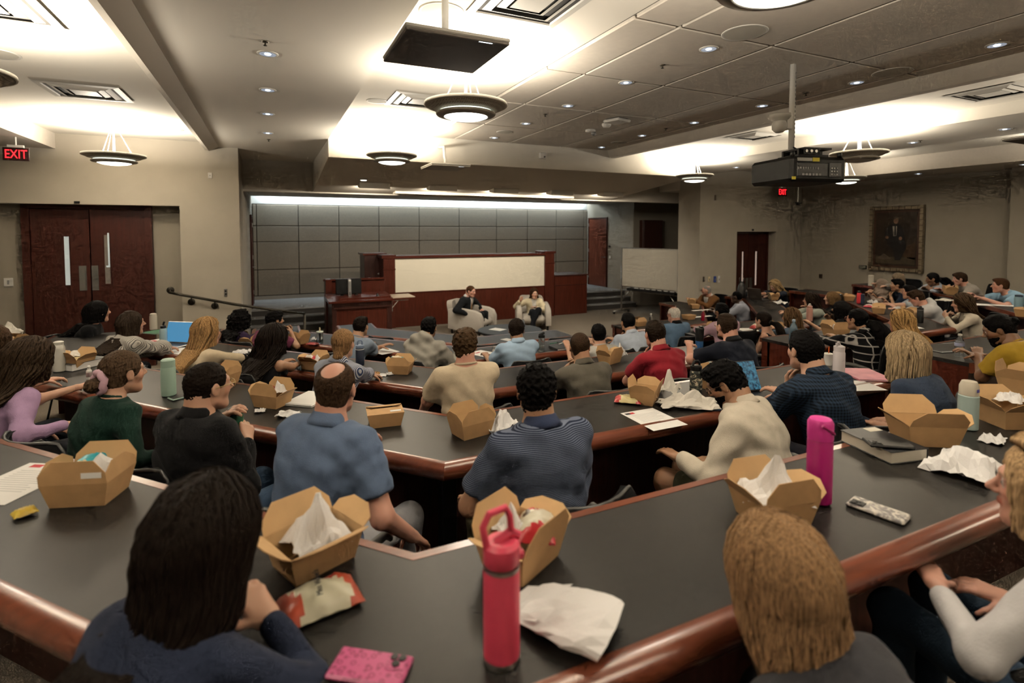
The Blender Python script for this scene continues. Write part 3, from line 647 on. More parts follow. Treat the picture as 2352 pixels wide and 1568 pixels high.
mb = MB(); mb.box((-.10, -.14, ph), (.18, .10, ph + .03)); mb.box((-.08, -.12, ph + .03), (.14, -.10, ph + .08)); mb.box((-.08, .06, ph + .03), (.14, .08, ph + .08)); mb.box((-.06, -.15, ph + .07), (.20, .10, ph + .085)); mb.build('mount_bracket', M_prj, e)
for k in range(3):
    mb = MB(); mb.lathe([(.012, 0), (.012, .005)], 10); mb.V[-1] = np.array([(-.04 + .045*k + p[0], -.155 - p[2], ph + .055 + p[1]) for p in mb.V[-1]]); mb.build('bolt', M_chrome, e)
mb = MB(); mb.box((-.06, -.154, ph + .03), (.09, -.149, ph + .085)); mb.build('mount_plate', M_prjg, e)
for x in (-.22, .21):
    mb = MB(); mb.lathe([(.018, ph - .005), (.018, ph + .03), (.012, ph + .035)], 10, (x, -.22, 0)); mb.build('foot', M_black, e, True)
q = Ri @ (base - pc)
mb = MB(); mb.tube([(q[0], q[1], ph + .08), (q[0], q[1], q[2])], .024, 14); pole = mb.build('pole', M_white, e, True)
for k in range(16):
    mb = MB(); z = .30 + k * .035; mb.box((q[0] + .008, q[1] - .0255, z), (q[0] + .013, q[1] - .022, z + .018)); mb.build('slot', M_grey, pole)
mb = MB(); mb.tube([(q[0], q[1] - .02, .22), (q[0] + .03, q[1] - .03, .20), (q[0] + .02, q[1] - .05, .17), (q[0] + .06, q[1] - .06, .14)], .008, 6); mb.build('cable', M_black, e, True)
e2 = thing('tracking_camera', 'white tracking camera clamped to the projector pole', 'camera', atd(1790, 283, 4.35))
mb = MB(); mb.lathe([(.085, .07), (.088, .05), (.075, .035), (.05, .015), (.05, .01)], 20); mb.build('base_cap', mat('camera_white', (.5, .48, .44), .4), e2, True)
mb = MB(); mb.lathe([(.048, .02), (.058, -.01), (.055, -.05), (.03, -.075), (.001, -.08)], 20); mb.build('camera_head', mat('camera_white', (.5, .48, .44), .4), e2, True)
mb = MB(); mb.bbox((.05, -.035, -.045), (.115, .035, .075), .004); mb.build('clamp', M_white, e2)
mb = MB(); mb.lathe([(.075, .072), (.085, .071), (.085, .069)], 20); mb.build('dark_disc', M_black, e2)
e = thing('wall_camera', 'small black camera hanging under the ceiling near the right exit sign', 'camera', aty(1834, 466, 8.2))
mb = MB(); mb.bbox((-.09, -.03, -.012), (.09, .03, .018), .006); mb.build('bar', M_black, e); mb = MB(); mb.bbox((-.06, -.05, -.05), (-.01, .02, -.012), .006); mb.build('lens_block', M_black, e)
mb = MB(); mb.tube([(-.02, 0, .015), (-.02, 0, 3.45 - e.location[2])], .008, 6); mb.build('stem', M_white, e)
# ================================================================ the stage furniture
WY = 12.72
# low wood wall with a white writing board
e = thing('board_wall', 'long cherry wood stage wall holding a wide white board', 'stage wall', (4.9, WY, 0)); X0 = 4.9
def bx(nm, a, b, m, par=None, r=.004):
    mb = MB(); mb.bbox((a[0] - X0, a[1] - WY, a[2]), (b[0] - X0, b[1] - WY, b[2]), r); return mb.build(nm, m, par or e)
bx('base_panel', (2.66, WY, 0), (7.0, WY + .5, .83), M_wood)
bx('left_post', (2.46, WY - .05, 0), (2.74, WY + .5, 1.70), M_wood); bx('right_post', (6.80, WY - .05, 0), (7.08, WY + .5, 1.74), M_wood)
bx('top_rail', (2.42, WY - .07, 1.67), (6.80, WY + .52, 1.73), M_woodx); bx('right_cap', (6.78, WY - .07, 1.72), (7.12, WY + .52, 1.78), M_woodx)
bx('left_cap', (2.42, WY - .07, 1.73), (2.76, WY + .52, 1.755), M_woodx)
bx('board_backing', (2.70, WY + .04, .83), (6.82, WY + .5, 1.67), M_wood)
bx('white_board', (2.745, WY - .005, .845), (6.795, WY + .045, 1.665), M_board)
bx('lower_ledge', (2.74, WY - .02, .825), (6.80, WY + .02, .845), M_woodx)
bx('post_band', (2.45, WY - .06, 1.40), (2.75, WY - .045, 1.43), M_woodx); bx('post_band', (6.79, WY - .06, 1.44), (7.09, WY - .045, 1.47), M_woodx)
e = thing('side_cabinet', 'low cherry wood cabinet joining the board wall on the right', 'cabinet', (7.6, WY, 0)); X0 = 7.6
bx('front_panel', (7.13, WY + .02, 0), (8.18, WY + .9, 1.08), M_wood); bx('top_slab', (7.13, WY, 1.08), (8.22, WY + .92, 1.115), M_dark)
bx('door_seam', (7.12, WY + .012, .82), (8.15, WY + .022, .835), M_dark)
e = thing('corner_cabinet', 'dark wooden cabinet with keyhole beside the left post', 'cabinet', (2.3, WY + .3, PZ)); X0 = 2.3
bx('body', (2.12, WY + .25, .3), (2.62, WY + .95, 1.28), M_dark); bx('top_slab', (2.08, WY + .22, 1.28), (2.66, WY + .98, 1.33), M_woodx)
mb = MB(); mb.lathe([(.02, 0), (.02, .012)], 10); mb.V[-1] = np.array([(.10 + p[0], -.06 - p[2], .85 + p[1] - PZ + .45) for p in mb.V[-1]]); mb.build('keyhole', M_chrome, e)
# podium desk
e = thing('podium_desk', 'cherry wood lectern desk with sloped top and fold-out shelf', 'lectern', (2.0, 11.2, 0))
pxy = 11.2
pl_ = aty(762, 700, pxy)[0] - 2.0; pr_ = aty(899, 700, pxy)[0] - 2.0
P_H = float(aty(800, 690, pxy)[2])
def pbx(nm, a, b, m, r=.004, par=None):
    mb = MB(); mb.bbox(a, b, r); return mb.build(nm, m, par or e)
pbx('front_panel', (pl_ + .03, 0, 0), (pr_ - .03, .03, P_H - .03), M_wood)
pbx('left_side', (pl_, -.02, 0), (pl_ + .09, .85, P_H - .03), M_dark); pbx('right_side', (pr_ - .09, -.02, 0), (pr_, .85, P_H - .03), M_dark)
pbx('apron', (pl_ + .02, -.03, P_H - .17), (pr_ - .02, .02, P_H - .04), M_dark)
mb = MB(); mb.loft([[(x, -.08, P_H - .04), (x, -.08, P_H), (x, .85, P_H + .06), (x, .85, P_H - .04)] for x in (pl_ - .07, pr_ + .05)]); mb.build('desk_top', M_woodx, e)
pbx('ledge', (pl_ + .15, .05, P_H + .0), (pr_, .10, P_H + .045), M_woodx)
pbx('fold_shelf', (pr_ + .02, -.05, P_H + .0), (pr_ + .50, .55, P_H + .02), mat('shelf_top', (.42, .33, .25), .35))
mb = MB(); mb.tube([(pr_ + .02, .0, P_H - .28), (pr_ + .02, .0, P_H - .05), (pr_ + .36, .0, P_H - .05)], .01, 6); mb.tube([(pr_ + .02, 0, P_H - .2), (pr_ + .14, 0, P_H - .06)], .008, 6); mb.build('shelf_bracket', M_chrome, e)
e = thing('desk_screen', 'tall cherry wood back screen of the lectern desk', 'partition', (2.0, 12.35, 0))
a_ = aty(748, 640, 12.35)[0] - 2.0; b_ = aty(884, 640, 12.35)[0] - 2.0
mb = MB(); mb.bbox((a_, 0, 0), (b_, .06, 1.22), .005); mb.build('back_panel', M_wood, e)
mb = MB(); mb.bbox((a_ - .03, -.28, 0), (a_ + .10, .08, 1.27), .006); mb.build('side_panel', M_wood, e)
mb = MB(); mb.bbox((a_ - .05, -.05, 1.22), (b_, .08, 1.26), .004); mb.build('top_rail', M_woodx, e)
for i, (u0, u1) in enumerate(((771, 800), (806, 830))):
    p = aty((u0 + u1) / 2, 664, 11.75); w = float(aty(u1, 664, 11.75)[0] - aty(u0, 664, 11.75)[0]) / 2
    m_ = thing('computer_monitor', 'back of the %s black monitor on the lectern desk' % ('left', 'right')[i], 'monitor', (p[0], 11.75, P_H + .07))
    mb = MB(); mb.bbox((-w, -.03, .0), (w, .03, .33), .01); mb.build('housing', M_black, m_)
    mb = MB(); mb.bbox((-.03, -.01, -.05), (.03, .03, .02), .004); mb.build('stand', M_black, m_)
p = aty(803, 664, 11.7); m_ = thing('computer_tower', 'silver computer tower between the two black monitors', 'computer', (p[0], 11.70, P_H + .02))
mb = MB(); mb.bbox((-.032, -.04, 0), (.032, .12, .37), .006); mb.build('case', mat('tower_silver', (.38, .38, .37), .35, .6), m_); mb = MB(); mb.box((-.02, -.043, .33), (.02, -.039, .36)); mb.build('top_vent', M_white, m_); mb = MB(); mb.box((-.008, -.043, .03), (.008, -.039, .10)); mb.build('ports', M_black, m_)
p = aty(868, 678, 11.3); m_ = thing('document_camera', 'small black device on the lectern desk', 'device', (p[0], 11.35, P_H + .02)); mb = MB(); mb.lathe([(.05, 0), (.05, .02), (.02, .04), (.025, .07), (.01, .08)], 12); mb.build('body', M_black, m_, True)
# rolling whiteboard
A = atd(1430.6, 571, 15.0); B = atd(1557.6, 573, 13.6); 
v = B - A; v[2] = 0; wl = float(np.linalg.norm(v)); az = math.atan2(v[1], v[0])
zb0 = float(atd(1430.6, 656, 15.0)[2]); zt0 = float(A[2]); zt0 = (zt0 + float(B[2])) / 2
e = thing('rolling_whiteboard', 'mobile whiteboard on a grey wheeled frame right of the stage', 'whiteboard', ((A[0] + B[0]) / 2, (A[1] + B[1]) / 2, 0), az); h = wl / 2
mb = MB(); mb.bbox((-h, -.02, zb0), (h, .0, zt0), .004); mb.build('board', mat('roll_board', (.52, .48, .40), .3), e)
mb = MB(); f = .022
for q in (((-h - f, -.03, zb0 - f), (-h, .02, zt0 + f)), ((h, -.03, zb0 - f), (h + f, .02, zt0 + f)), ((-h, -.03, zt0), (h, .02, zt0 + f)), ((-h, -.03, zb0 - f), (h, .02, zb0))): mb.box(*q)
mb.build('board_frame', M_chrome, e)
mb = MB(); mb.bbox((-h + .25, -.14, zb0 - .10), (h, -.02, zb0 - .03), .006); tr = mb.build('pen_tray', M_black, e)
for k in range(8):
    mb = MB(); x = -h + .5 + .19 * k; mb.tube([(x, -.10, zb0 - .022), (x + .12, -.09, zb0 - .022)], .009, 6); mb.build('marker', M_white, tr)
for s in (-1, 1):
    mb = MB(); x = s * (h + .03); mb.tube([(x, 0, .08), (x, 0, zt0 - .5)], .022, 8); mb.tube([(x, -.34, .07), (x, .34, .07)], .022, 8); mb.build('leg', M_chrome, e, True)
    mb = MB(); mb.tube([(x, 0, .35), (x - s * .30, 0, zb0 - .10)], .016, 6); mb.build('brace', M_chrome, e, True)
    for y in (-.32, .32):
        mb = MB(); mb.lathe([(.035, -.015), (.035, .015)], 12); mb.V[-1] = np.array([(x + p[2], y + p[0], .035 + p[1]) for p in mb.V[-1]]); mb.build('caster', M_black, e, True)
mb = MB(); mb.tube([(-h - .03, 0, zb0 - .12), (h + .03, 0, zb0 - .12)], .015, 6); mb.build('cross_bar', M_chrome, e)
e = thing('easel', 'black tripod easel behind the rolling whiteboard', 'easel', (11.6, 12.95, 0))
for i, (x, y) in enumerate(((-.35, -.15), (.25, -.15), (0, .25))):
    mb = MB(); mb.tube([(x, y, 0), (0, .05, 1.5)], .014, 6); mb.build('leg', M_black, e)
e = thing('wall_cabinet', 'dark wooden cabinet hanging in the recess behind the whiteboard', 'cabinet', aty(1491, 546, 13.35) + np.array([0, 0, -.4]))
w_ = float(aty(1513, 546, 13.35)[0] - aty(1468, 546, 13.35)[0]) / 2
mb = MB(); mb.bbox((-w_, -.18, 0), (w_, 0, .95), .006); mb.build('case', M_dark, e); mb = MB(); mb.bbox((-w_ + .03, -.20, .03), (w_ - .03, -.18, .92), .004); mb.build('cabinet_door', M_dark, e)
# armchairs
M_arm = mat('armchair_fabric', (.40, .365, .32), .95, bump=.3, bscale=500, var=.05, vscale=60)
def armchair(p, az, lab):
    e = thing('armchair', lab, 'armchair', p, az)
    mb = MB(); mb.bbox((-.28, -.34, .16), (.28, .40, .34), .06); smooth_by_angle(mb.build('seat_cushion', M_arm, e), 60)
    mb = MB(); mb.loft([[(x*w, -.30 - dy - .07*(1-abs(x)) , z) for x in np.linspace(-1, 1, 9)] + [(x*w, -.44 - dy + .0*(abs(x)), z) for x in np.linspace(1, -1, 9)] for z, w, dy in ((.20, .29, 0), (.45, .31, .03), (.64, .30, .07), (.71, .27, .085), (.73, .22, .09))]); smooth_by_angle(mb.build('backrest', M_arm, e), 60)
    for s in (-1, 1):
        mb = MB()
        prof = [(-.42, .12, .56), (-.25, .10, .60), (.0, .10, .58), (.25, .10, .55), (.38, .10, .50), (.43, .12, .40)]
        mb.loft([[(s*.28, y, z0), (s*.28, y, z1 - .03), (s*.31, y, z1), (s*.37, y, z1), (s*.40, y, z1 - .03), (s*.40, y, z0)] for y, z0, z1 in prof]); smooth_by_angle(mb.build('arm', M_arm, e), 50)
    for x in (-.33, .33):
        for y in (-.36, .34):
            mb = MB(); mb.lathe([(.02, 0), (.028, .13)], 10, (x, y, 0)); mb.build('foot', M_black, e)
    return e
AC1 = (4.25, 11.45); AZ1 = math.radians(-150 + 60); AC2 = (5.75, 11.35)
armchair((AC1[0], AC1[1], 0), math.radians(-138), 'grey armchair with the man in a dark suit')
armchair((AC2[0], AC2[1], 0), math.radians(158), 'grey armchair with the woman in a cream jacket')
# ================================================================ people: smooth implicit bodies turned into meshes
def f32(a): return np.asarray(a, dtype=np.float32)
def rcone(P, a, b, r1, r2):
    a = f32(a); b = f32(b); ba = b - a; t = np.clip(((P - a) @ ba) / max(float(ba @ ba), 1e-9), 0, 1)
    return np.sqrt(((P - a - t[:, None] * ba) ** 2).sum(1)) - (r1 + (r2 - r1) * t)
def ell(P, c, r):
    q = (P - f32(c)) / f32(r); k = np.sqrt((q * q).sum(1)); return (k - 1) * float(min(r))
def smin(a, b, k):
    h = np.clip(.5 + .5 * (b - a) / k, 0, 1); return b + (a - b) * h - k * h * (1 - h)
def smax(a, b, k): return -smin(-a, -b, k)
def surfnet(fn, lo, hi, h):
    """naive surface nets on a block-sparse grid"""
    lo = f32(lo); B = 8
    nb = np.maximum(1, np.ceil((f32(hi) - lo) / (h * B)).astype(int)); n = nb * B + 1
    bi = np.stack(np.meshgrid(*[np.arange(k) for k in nb], indexing='ij'), -1).reshape(-1, 3)
    dc = fn(lo + (bi * B + B / 2) * h)
    act = bi[np.abs(dc) < h * B * 1.05]
    v = np.ones(tuple(n), np.float32)
    sgn = np.sign(dc).reshape(tuple(nb)); sgn[sgn == 0] = 1
    up = np.repeat(np.repeat(np.repeat(sgn, B, 0), B, 1), B, 2)
    v[:-1, :-1, :-1] = up
    if len(act) == 0: return np.zeros((0, 3)), np.zeros((0, 4), int)
    off = np.stack(np.meshgrid(*[np.arange(B + 1)] * 3, indexing='ij'), -1).reshape(-1, 3)
    idx = (act[:, None, :] * B + off[None]).reshape(-1, 3)
    lin = np.unique((idx[:, 0] * n[1] + idx[:, 1]) * n[2] + idx[:, 2])
    ii = np.stack(np.unravel_index(lin, tuple(n)), -1)
    v.reshape(-1)[lin] = fn(lo + ii.astype(np.float32) * h)
    v[0], v[-1] = np.abs(v[0]) + .001, np.abs(v[-1]) + .001
    v[:, 0], v[:, -1] = np.abs(v[:, 0]) + .001, np.abs(v[:, -1]) + .001
    v[:, :, 0], v[:, :, -1] = np.abs(v[:, :, 0]) + .001, np.abs(v[:, :, -1]) + .001
    ins = v < 0
    m = n - 1
    c = np.zeros(tuple(m), np.int8)
    for dx in (0, 1):
        for dy in (0, 1):
            for dz in (0, 1): c += ins[dx:m[0]+dx, dy:m[1]+dy, dz:m[2]+dz]
    cells = np.argwhere((c > 0) & (c < 8))
    cid = -np.ones(tuple(m), np.int64); cid[tuple(cells.T)] = np.arange(len(cells))
    pos = np.zeros((len(cells), 3)); cnt = np.zeros(len(cells))
    for ax in range(3):
        o = [a for a in range(3) if a != ax]
        for i in (0, 1):
            for j in (0, 1):
                a = np.zeros(3, int); a[o[0]] = i; a[o[1]] = j; b = a.copy(); b[ax] = 1
                va = v[tuple((cells + a).T)]; vb = v[tuple((cells + b).T)]; k = (va < 0) != (vb < 0)
                t = np.where(k, va / np.where(va == vb, 1, va - vb), 0)
                q = cells + a; q = q.astype(float); q[:, ax] += t
                pos[k] += q[k]; cnt[k] += 1
    pos = pos / np.maximum(cnt, 1)[:, None] * h + lo
    Fq = []
    for ax in range(3):
        o1, o2 = (ax + 1) % 3, (ax + 2) % 3
        s0 = [slice(None)] * 3; s1 = [slice(None)] * 3
        s0[ax] = slice(0, -1); s1[ax] = slice(1, None)
        e = np.argwhere(ins[tuple(s0)] != ins[tuple(s1)])
        e = e[(e[:, o1] > 0) & (e[:, o2] > 0) & (e[:, o1] < m[o1]) & (e[:, o2] < m[o2])]
        fl = ins[tuple(e.T)]
        q = []
        for i, j in ((1, 1), (0, 1), (0, 0), (1, 0)):
            w = e.copy(); w[:, o1] -= i; w[:, o2] -= j; q.append(cid[tuple(w.T)])
        q = np.stack(q, 1); q[~fl] = q[~fl][:, ::-1]; Fq.append(q)
    Fq = np.concatenate(Fq); Fq = Fq[(Fq >= 0).all(1)]
    return pos, Fq
def rotm(yaw, pitch, roll=0):
    """head axes: yaw left positive, pitch down positive (radians)"""
    cy, sy = math.cos(yaw), math.sin(yaw); cp, sp_ = math.cos(pitch), math.sin(pitch); cr, sr = math.cos(roll), math.sin(roll)
    Rz = np.array([[cy, -sy, 0], [sy, cy, 0], [0, 0, 1]]); Rx = np.array([[1, 0, 0], [0, cp, sp_], [0, -sp_, cp]]); Ry = np.array([[cr, 0, sr], [0, 1, 0], [-sr, 0, cr]])
    return Rz @ Rx @ Ry
def wrinkle(P, a, s=1.0, ph=0.0):
    x, y, z = P[:, 0] * s, P[:, 1] * s, P[:, 2] * s
    return a * (np.sin(21*x + 6*np.sin(9*z + ph) + ph) * np.sin(26*z + 9*y + 4*np.sin(13*x)) + .6*np.sin(47*z + 31*x + 19*y + 3*np.sin(17*y + ph)))
def fuzz(P, a, s, ph=0.0):
    x, y, z = P[:, 0] * s, P[:, 1] * s, P[:, 2] * s
    return a * (np.sin(x + 1.7*np.sin(1.3*y + ph)) * np.sin(1.1*y + 1.9*np.sin(.9*z)) + np.sin(1.2*z + 1.4*np.sin(1.1*x + ph)) * .7)
def torso_sdf(P, T0, T1, prof, off, bow):
    ax = T1 - T0; L = float(np.linalg.norm(ax)); w = ax / L
    xr = np.array([1.0, 0, 0]); yr = np.cross(w, xr); yr /= np.linalg.norm(yr); xr = np.cross(yr, w)
    q = P - f32(T0); t = (q @ f32(w)) / L; x = q @ f32(xr); y = q @ f32(yr)
    y = y + bow * (1 - (2 * np.clip(t, 0, 1) - 1) ** 2)
    ts = f32([p[0] for p in prof]); a = np.interp(t, ts, [p[1] for p in prof]).astype(np.float32) + off; b = np.interp(t, ts, [p[2] for p in prof]).astype(np.float32) + off
    k = (np.abs(x / a) ** 2.5 + np.abs(y / b) ** 2.5) ** .4
    d = (k - 1) * np.minimum(a, b)
    return d, t
def head_sdf(q, male, ears=True, fine=True):
    ax = np.abs(q[:, 0]); s = q.copy(); s[:, 0] = ax
    d = ell(q, (0, -.014, .028), (.0735, .093, .086))
    d = smin(d, ell(q, (0, .022, -.034), (.060 if male else .056, .066, .083)), .03)
    d = smin(d, rcone(q, (-.012, .064, -.098), (.012, .064, -.098), .018, .018), .03)
    d = smin(d, rcone(s, (.046 if male else .041, .005, -.062), (.030, .045, -.088), .018, .016), .03)
    d = smin(d, rcone(s, (.042, .055, -.016), (.048, .045, -.020), .018, .018), .03)
    d = smin(d, rcone(s, (.012, .082, .028), (.042, .070, .027), .008, .007), .02)
    if fine:
        d = smax(d, -(np.sqrt(((s - f32((.030, .098, .008))) ** 2).sum(1)) - .0165), .012)
        d = smin(d, np.sqrt(((s - f32((.030, .0755, .009))) ** 2).sum(1)) - .0125, .004)
        d = smin(d, rcone(q, (0, .086, .014), (0, .110, -.020), .006, .0105), .010)
        d = smin(d, rcone(s, (.009, .098, -.026), (.011, .096, -.027), .0075, .007), .008)
        d = smin(d, rcone(s, (0, .0885, -.049), (.019, .079, -.052), .0058, .003), .006)
        d = smin(d, rcone(s, (0, .0865, -.058), (.017, .078, -.056), .0065, .003), .006)
    if ears:
        e = ell(s, (.078, -.006, -.004), (.010, .019, .031)); e = smax(e, -ell(s, (.088, -.002, -.002), (.008, .011, .018)), .006); d = smin(d, e, .008)
    return d
SKIN_M = None
def skin_mat():
    m = bpy.data.materials.new('skin'); nt, N, L, b = nodes_of(m)
    a = N.new('ShaderNodeAttribute'); a.attribute_name = 'Col'; L.new(a.outputs['Color'], b.inputs['Base Color'])
    b.inputs['Roughness'].default_value = .5; b.inputs['Subsurface Weight'].default_value = .12; b.inputs['Subsurface Radius'].default_value = (.012, .005, .003); b.inputs['Subsurface Scale'].default_value = .5
    return m
SKIN_M = skin_mat()
def ik(s, h, l1, l2, hint):
    s = np.array(s, float); h = np.array(h, float); v = h - s; D = np.linalg.norm(v)
    if D > (l1 + l2) * .995: h = s + v / D * (l1 + l2) * .995; v = h - s; D = np.linalg.norm(v)
    u = v / D; a = (l1*l1 - l2*l2 + D*D) / (2*D); r = math.sqrt(max(l1*l1 - a*a, 0))
    hint = np.array(hint, float); p = hint - u * (hint @ u); p /= np.linalg.norm(p) + 1e-9
    return s + u*a + p*r, h
def hand_parts(w, f, nrm, s, curl, spread=.35, k=1.0):
    """capsules of a hand: wrist w, forearm dir f, palm normal nrm, s = +1 right hand"""
    f = f / np.linalg.norm(f); nrm = nrm - f * (nrm @ f); nrm = nrm / (np.linalg.norm(nrm) + 1e-9); side = np.cross(f, nrm) * s    # thumb side
    C = []; kn = []
    for i, (o, l) in enumerate(((.030, .088), (.010, .092), (-.011, .089), (-.031, .080))):
        b = w + f * .015 * k + side * o * .6 * k; e = w + f * l * k + side * o * k; C.append((b, e, .0155 * k, .0115 * k)); kn.append(e)
    for i, (l, o) in enumerate(((.072, .18), (.080, .05), (.075, -.06), (.060, -.20))):
        p = kn[i]; d = f + side * o * spread; d /= np.linalg.norm(d); r = .0098
        for j, (fr, ang) in enumerate(((.45, .45), (.32, 1.0), (.23, .7))):
            a = curl * ang; d = d * math.cos(a) + nrm * math.sin(a); d /= np.linalg.norm(d); q = p + d * l * fr * k
            C.append((p, q, r * k, (r - .0008) * k)); p = q; r -= .0008
    p = w + f * .022 * k + side * .024 * k; d = f * .55 + side * .75 + nrm * .25; d /= np.linalg.norm(d)
    for l, r in ((.040, .0125), (.034, .0105), (.026, .0092)):
        q = p + d * l * k; C.append((p, q, r * k, (r - .001) * k)); p = q; d = d * .75 + f * .35 + nrm * (.2 + .5 * curl); d /= np.linalg.norm(d)
    return C
def to_mesh_obj(name, parts, mats, parent, colors=None):
    V = np.concatenate([p[0] for p in parts]); o = 0; Fs = []
    for p in parts: Fs.append(p[1] + o); o += len(p[0])
    Fq = np.concatenate(Fs)
    me = bpy.data.meshes.new(name); me.vertices.add(len(V)); me.vertices.foreach_set('co', V.astype(np.float32).ravel())
    me.loops.add(Fq.size); me.loops.foreach_set('vertex_index', Fq.astype(np.int32).ravel())
    me.polygons.add(len(Fq)); me.polygons.foreach_set('loop_start', np.arange(0, Fq.size, 4, dtype=np.int32))
    me.polygons.foreach_set('use_smooth', np.ones(len(Fq), bool)); me.update(calc_edges=True); me.validate()
    me.materials.append(mats)
    if colors is not None:
        at = me.color_attributes.new('Col', 'FLOAT_COLOR', 'POINT'); at.data.foreach_set('color', np.concatenate([colors, np.ones((len(colors), 1))], 1).astype(np.float32).ravel())
    ob = bpy.data.objects.new(name, me); COL.objects.link(ob); ob.parent = parent; return ob
def hair_mat(col, key=None, stretch=(170, 170, 10), rough=.48):
    key = key or 'hair_%d_%d_%d_%d' % (int(col[0]*999), int(col[1]*999), int(col[2]*999), int(stretch[2]))
    if key in MATS: return MATS[key]
    m = mat(key, col, rough, var=.6, vscale=1.3, stretch=stretch, bump=.3, bscale=2.2, spec=.03); return m
def hair_fine(col): return hair_mat(col, stretch=(150, 150, 110), rough=.55)
def cloth(col, kind='plain', col2=None, scale=60.0, rough=.9, thr=.5):
    """procedural fabric: plain, hstripe, vstripe, plaid, check"""
    key = 'cloth_%s_%s_%s_%g_%g' % (kind, tuple(round(c, 3) for c in col), None if col2 is None else tuple(round(c, 3) for c in col2), scale, thr)
    if key in MATS: return MATS[key]
    if kind == 'plain':
        return mat(key, col, rough, var=.06, vscale=30, bump=.18, bscale=260, sheen=.04, spec=.15)
    m = bpy.data.materials.new('patterned_cloth'); nt, N, L, b = nodes_of(m); MATS[key] = m; b.inputs['Roughness'].default_value = rough; b.inputs['Specular IOR Level'].default_value = .15
    tc = N.new('ShaderNodeTexCoord')
    def band(axis, sc, th, soft=.08):
        w = N.new('ShaderNodeTexWave'); w.wave_type = 'BANDS'; w.bands_direction = axis; w.inputs['Scale'].default_value = sc; w.inputs['Distortion'].default_value = .6 if 'stripe' in kind else 0; w.inputs['Detail'].default_value = 1; w.inputs['Detail Scale'].default_value = .08
        L.new(tc.outputs['Object'], w.inputs['Vector'])
        mr = N.new('ShaderNodeMapRange'); mr.inputs['From Min'].default_value = th - soft; mr.inputs['From Max'].default_value = th + soft; L.new(w.outputs['Fac'], mr.inputs['Value']); return mr.outputs[0]
    def mixc(f, a, c):
        mx = N.new('ShaderNodeMix'); mx.data_type = 'RGBA'; L.new(f, mx.inputs['Factor'])
        for s, v in (('A', a), ('B', c)):
            if isinstance(v, tuple): mx.inputs[s].default_value = v + (1,)
            else: L.new(v, mx.inputs[s])
        return mx.outputs['Result']
    col = tuple(col); col2 = tuple(col2)
    if kind == 'hstripe': r = mixc(band('Z', scale, thr), col, col2)
    elif kind == 'vstripe': r = mixc(band('X', scale, thr), col, col2)
    elif kind == 'plaid':
        r = mixc(band('Z', scale, thr, .03), mixc(band('X', scale, thr, .03), col, col2), col2)
    elif kind == 'check':
        mid = tuple((a + c) / 2 for a, c in zip(col, col2)); f1 = band('Z', scale, .5); f2 = band('X', scale, .5)
        r = mixc(f1, mixc(f2, col, mid), mixc(f2, mid, col2))
    L.new(r, b.inputs['Base Color']); return m
SK = {'fair': (.50, .285, .195), 'pink': (.52, .27, .20), 'tan': (.36, .195, .115), 'olive': (.31, .165, .095), 'brown': (.18, .088, .047), 'dark': (.06, .030, .018)}
HC = {'black': (.0045, .004, .004), 'dark': (.010, .007, .0055), 'brown': (.045, .026, .015), 'lbrown': (.10, .06, .032), 'dblond': (.23, .14, .065), 'blond': (.40, .26, .115), 'ash': (.34, .26, .165), 'grey': (.20, .19, .18), 'white': (.62, .58, .52), 'red': (.10, .045, .022)}
DP = .44
PEOPLE = []
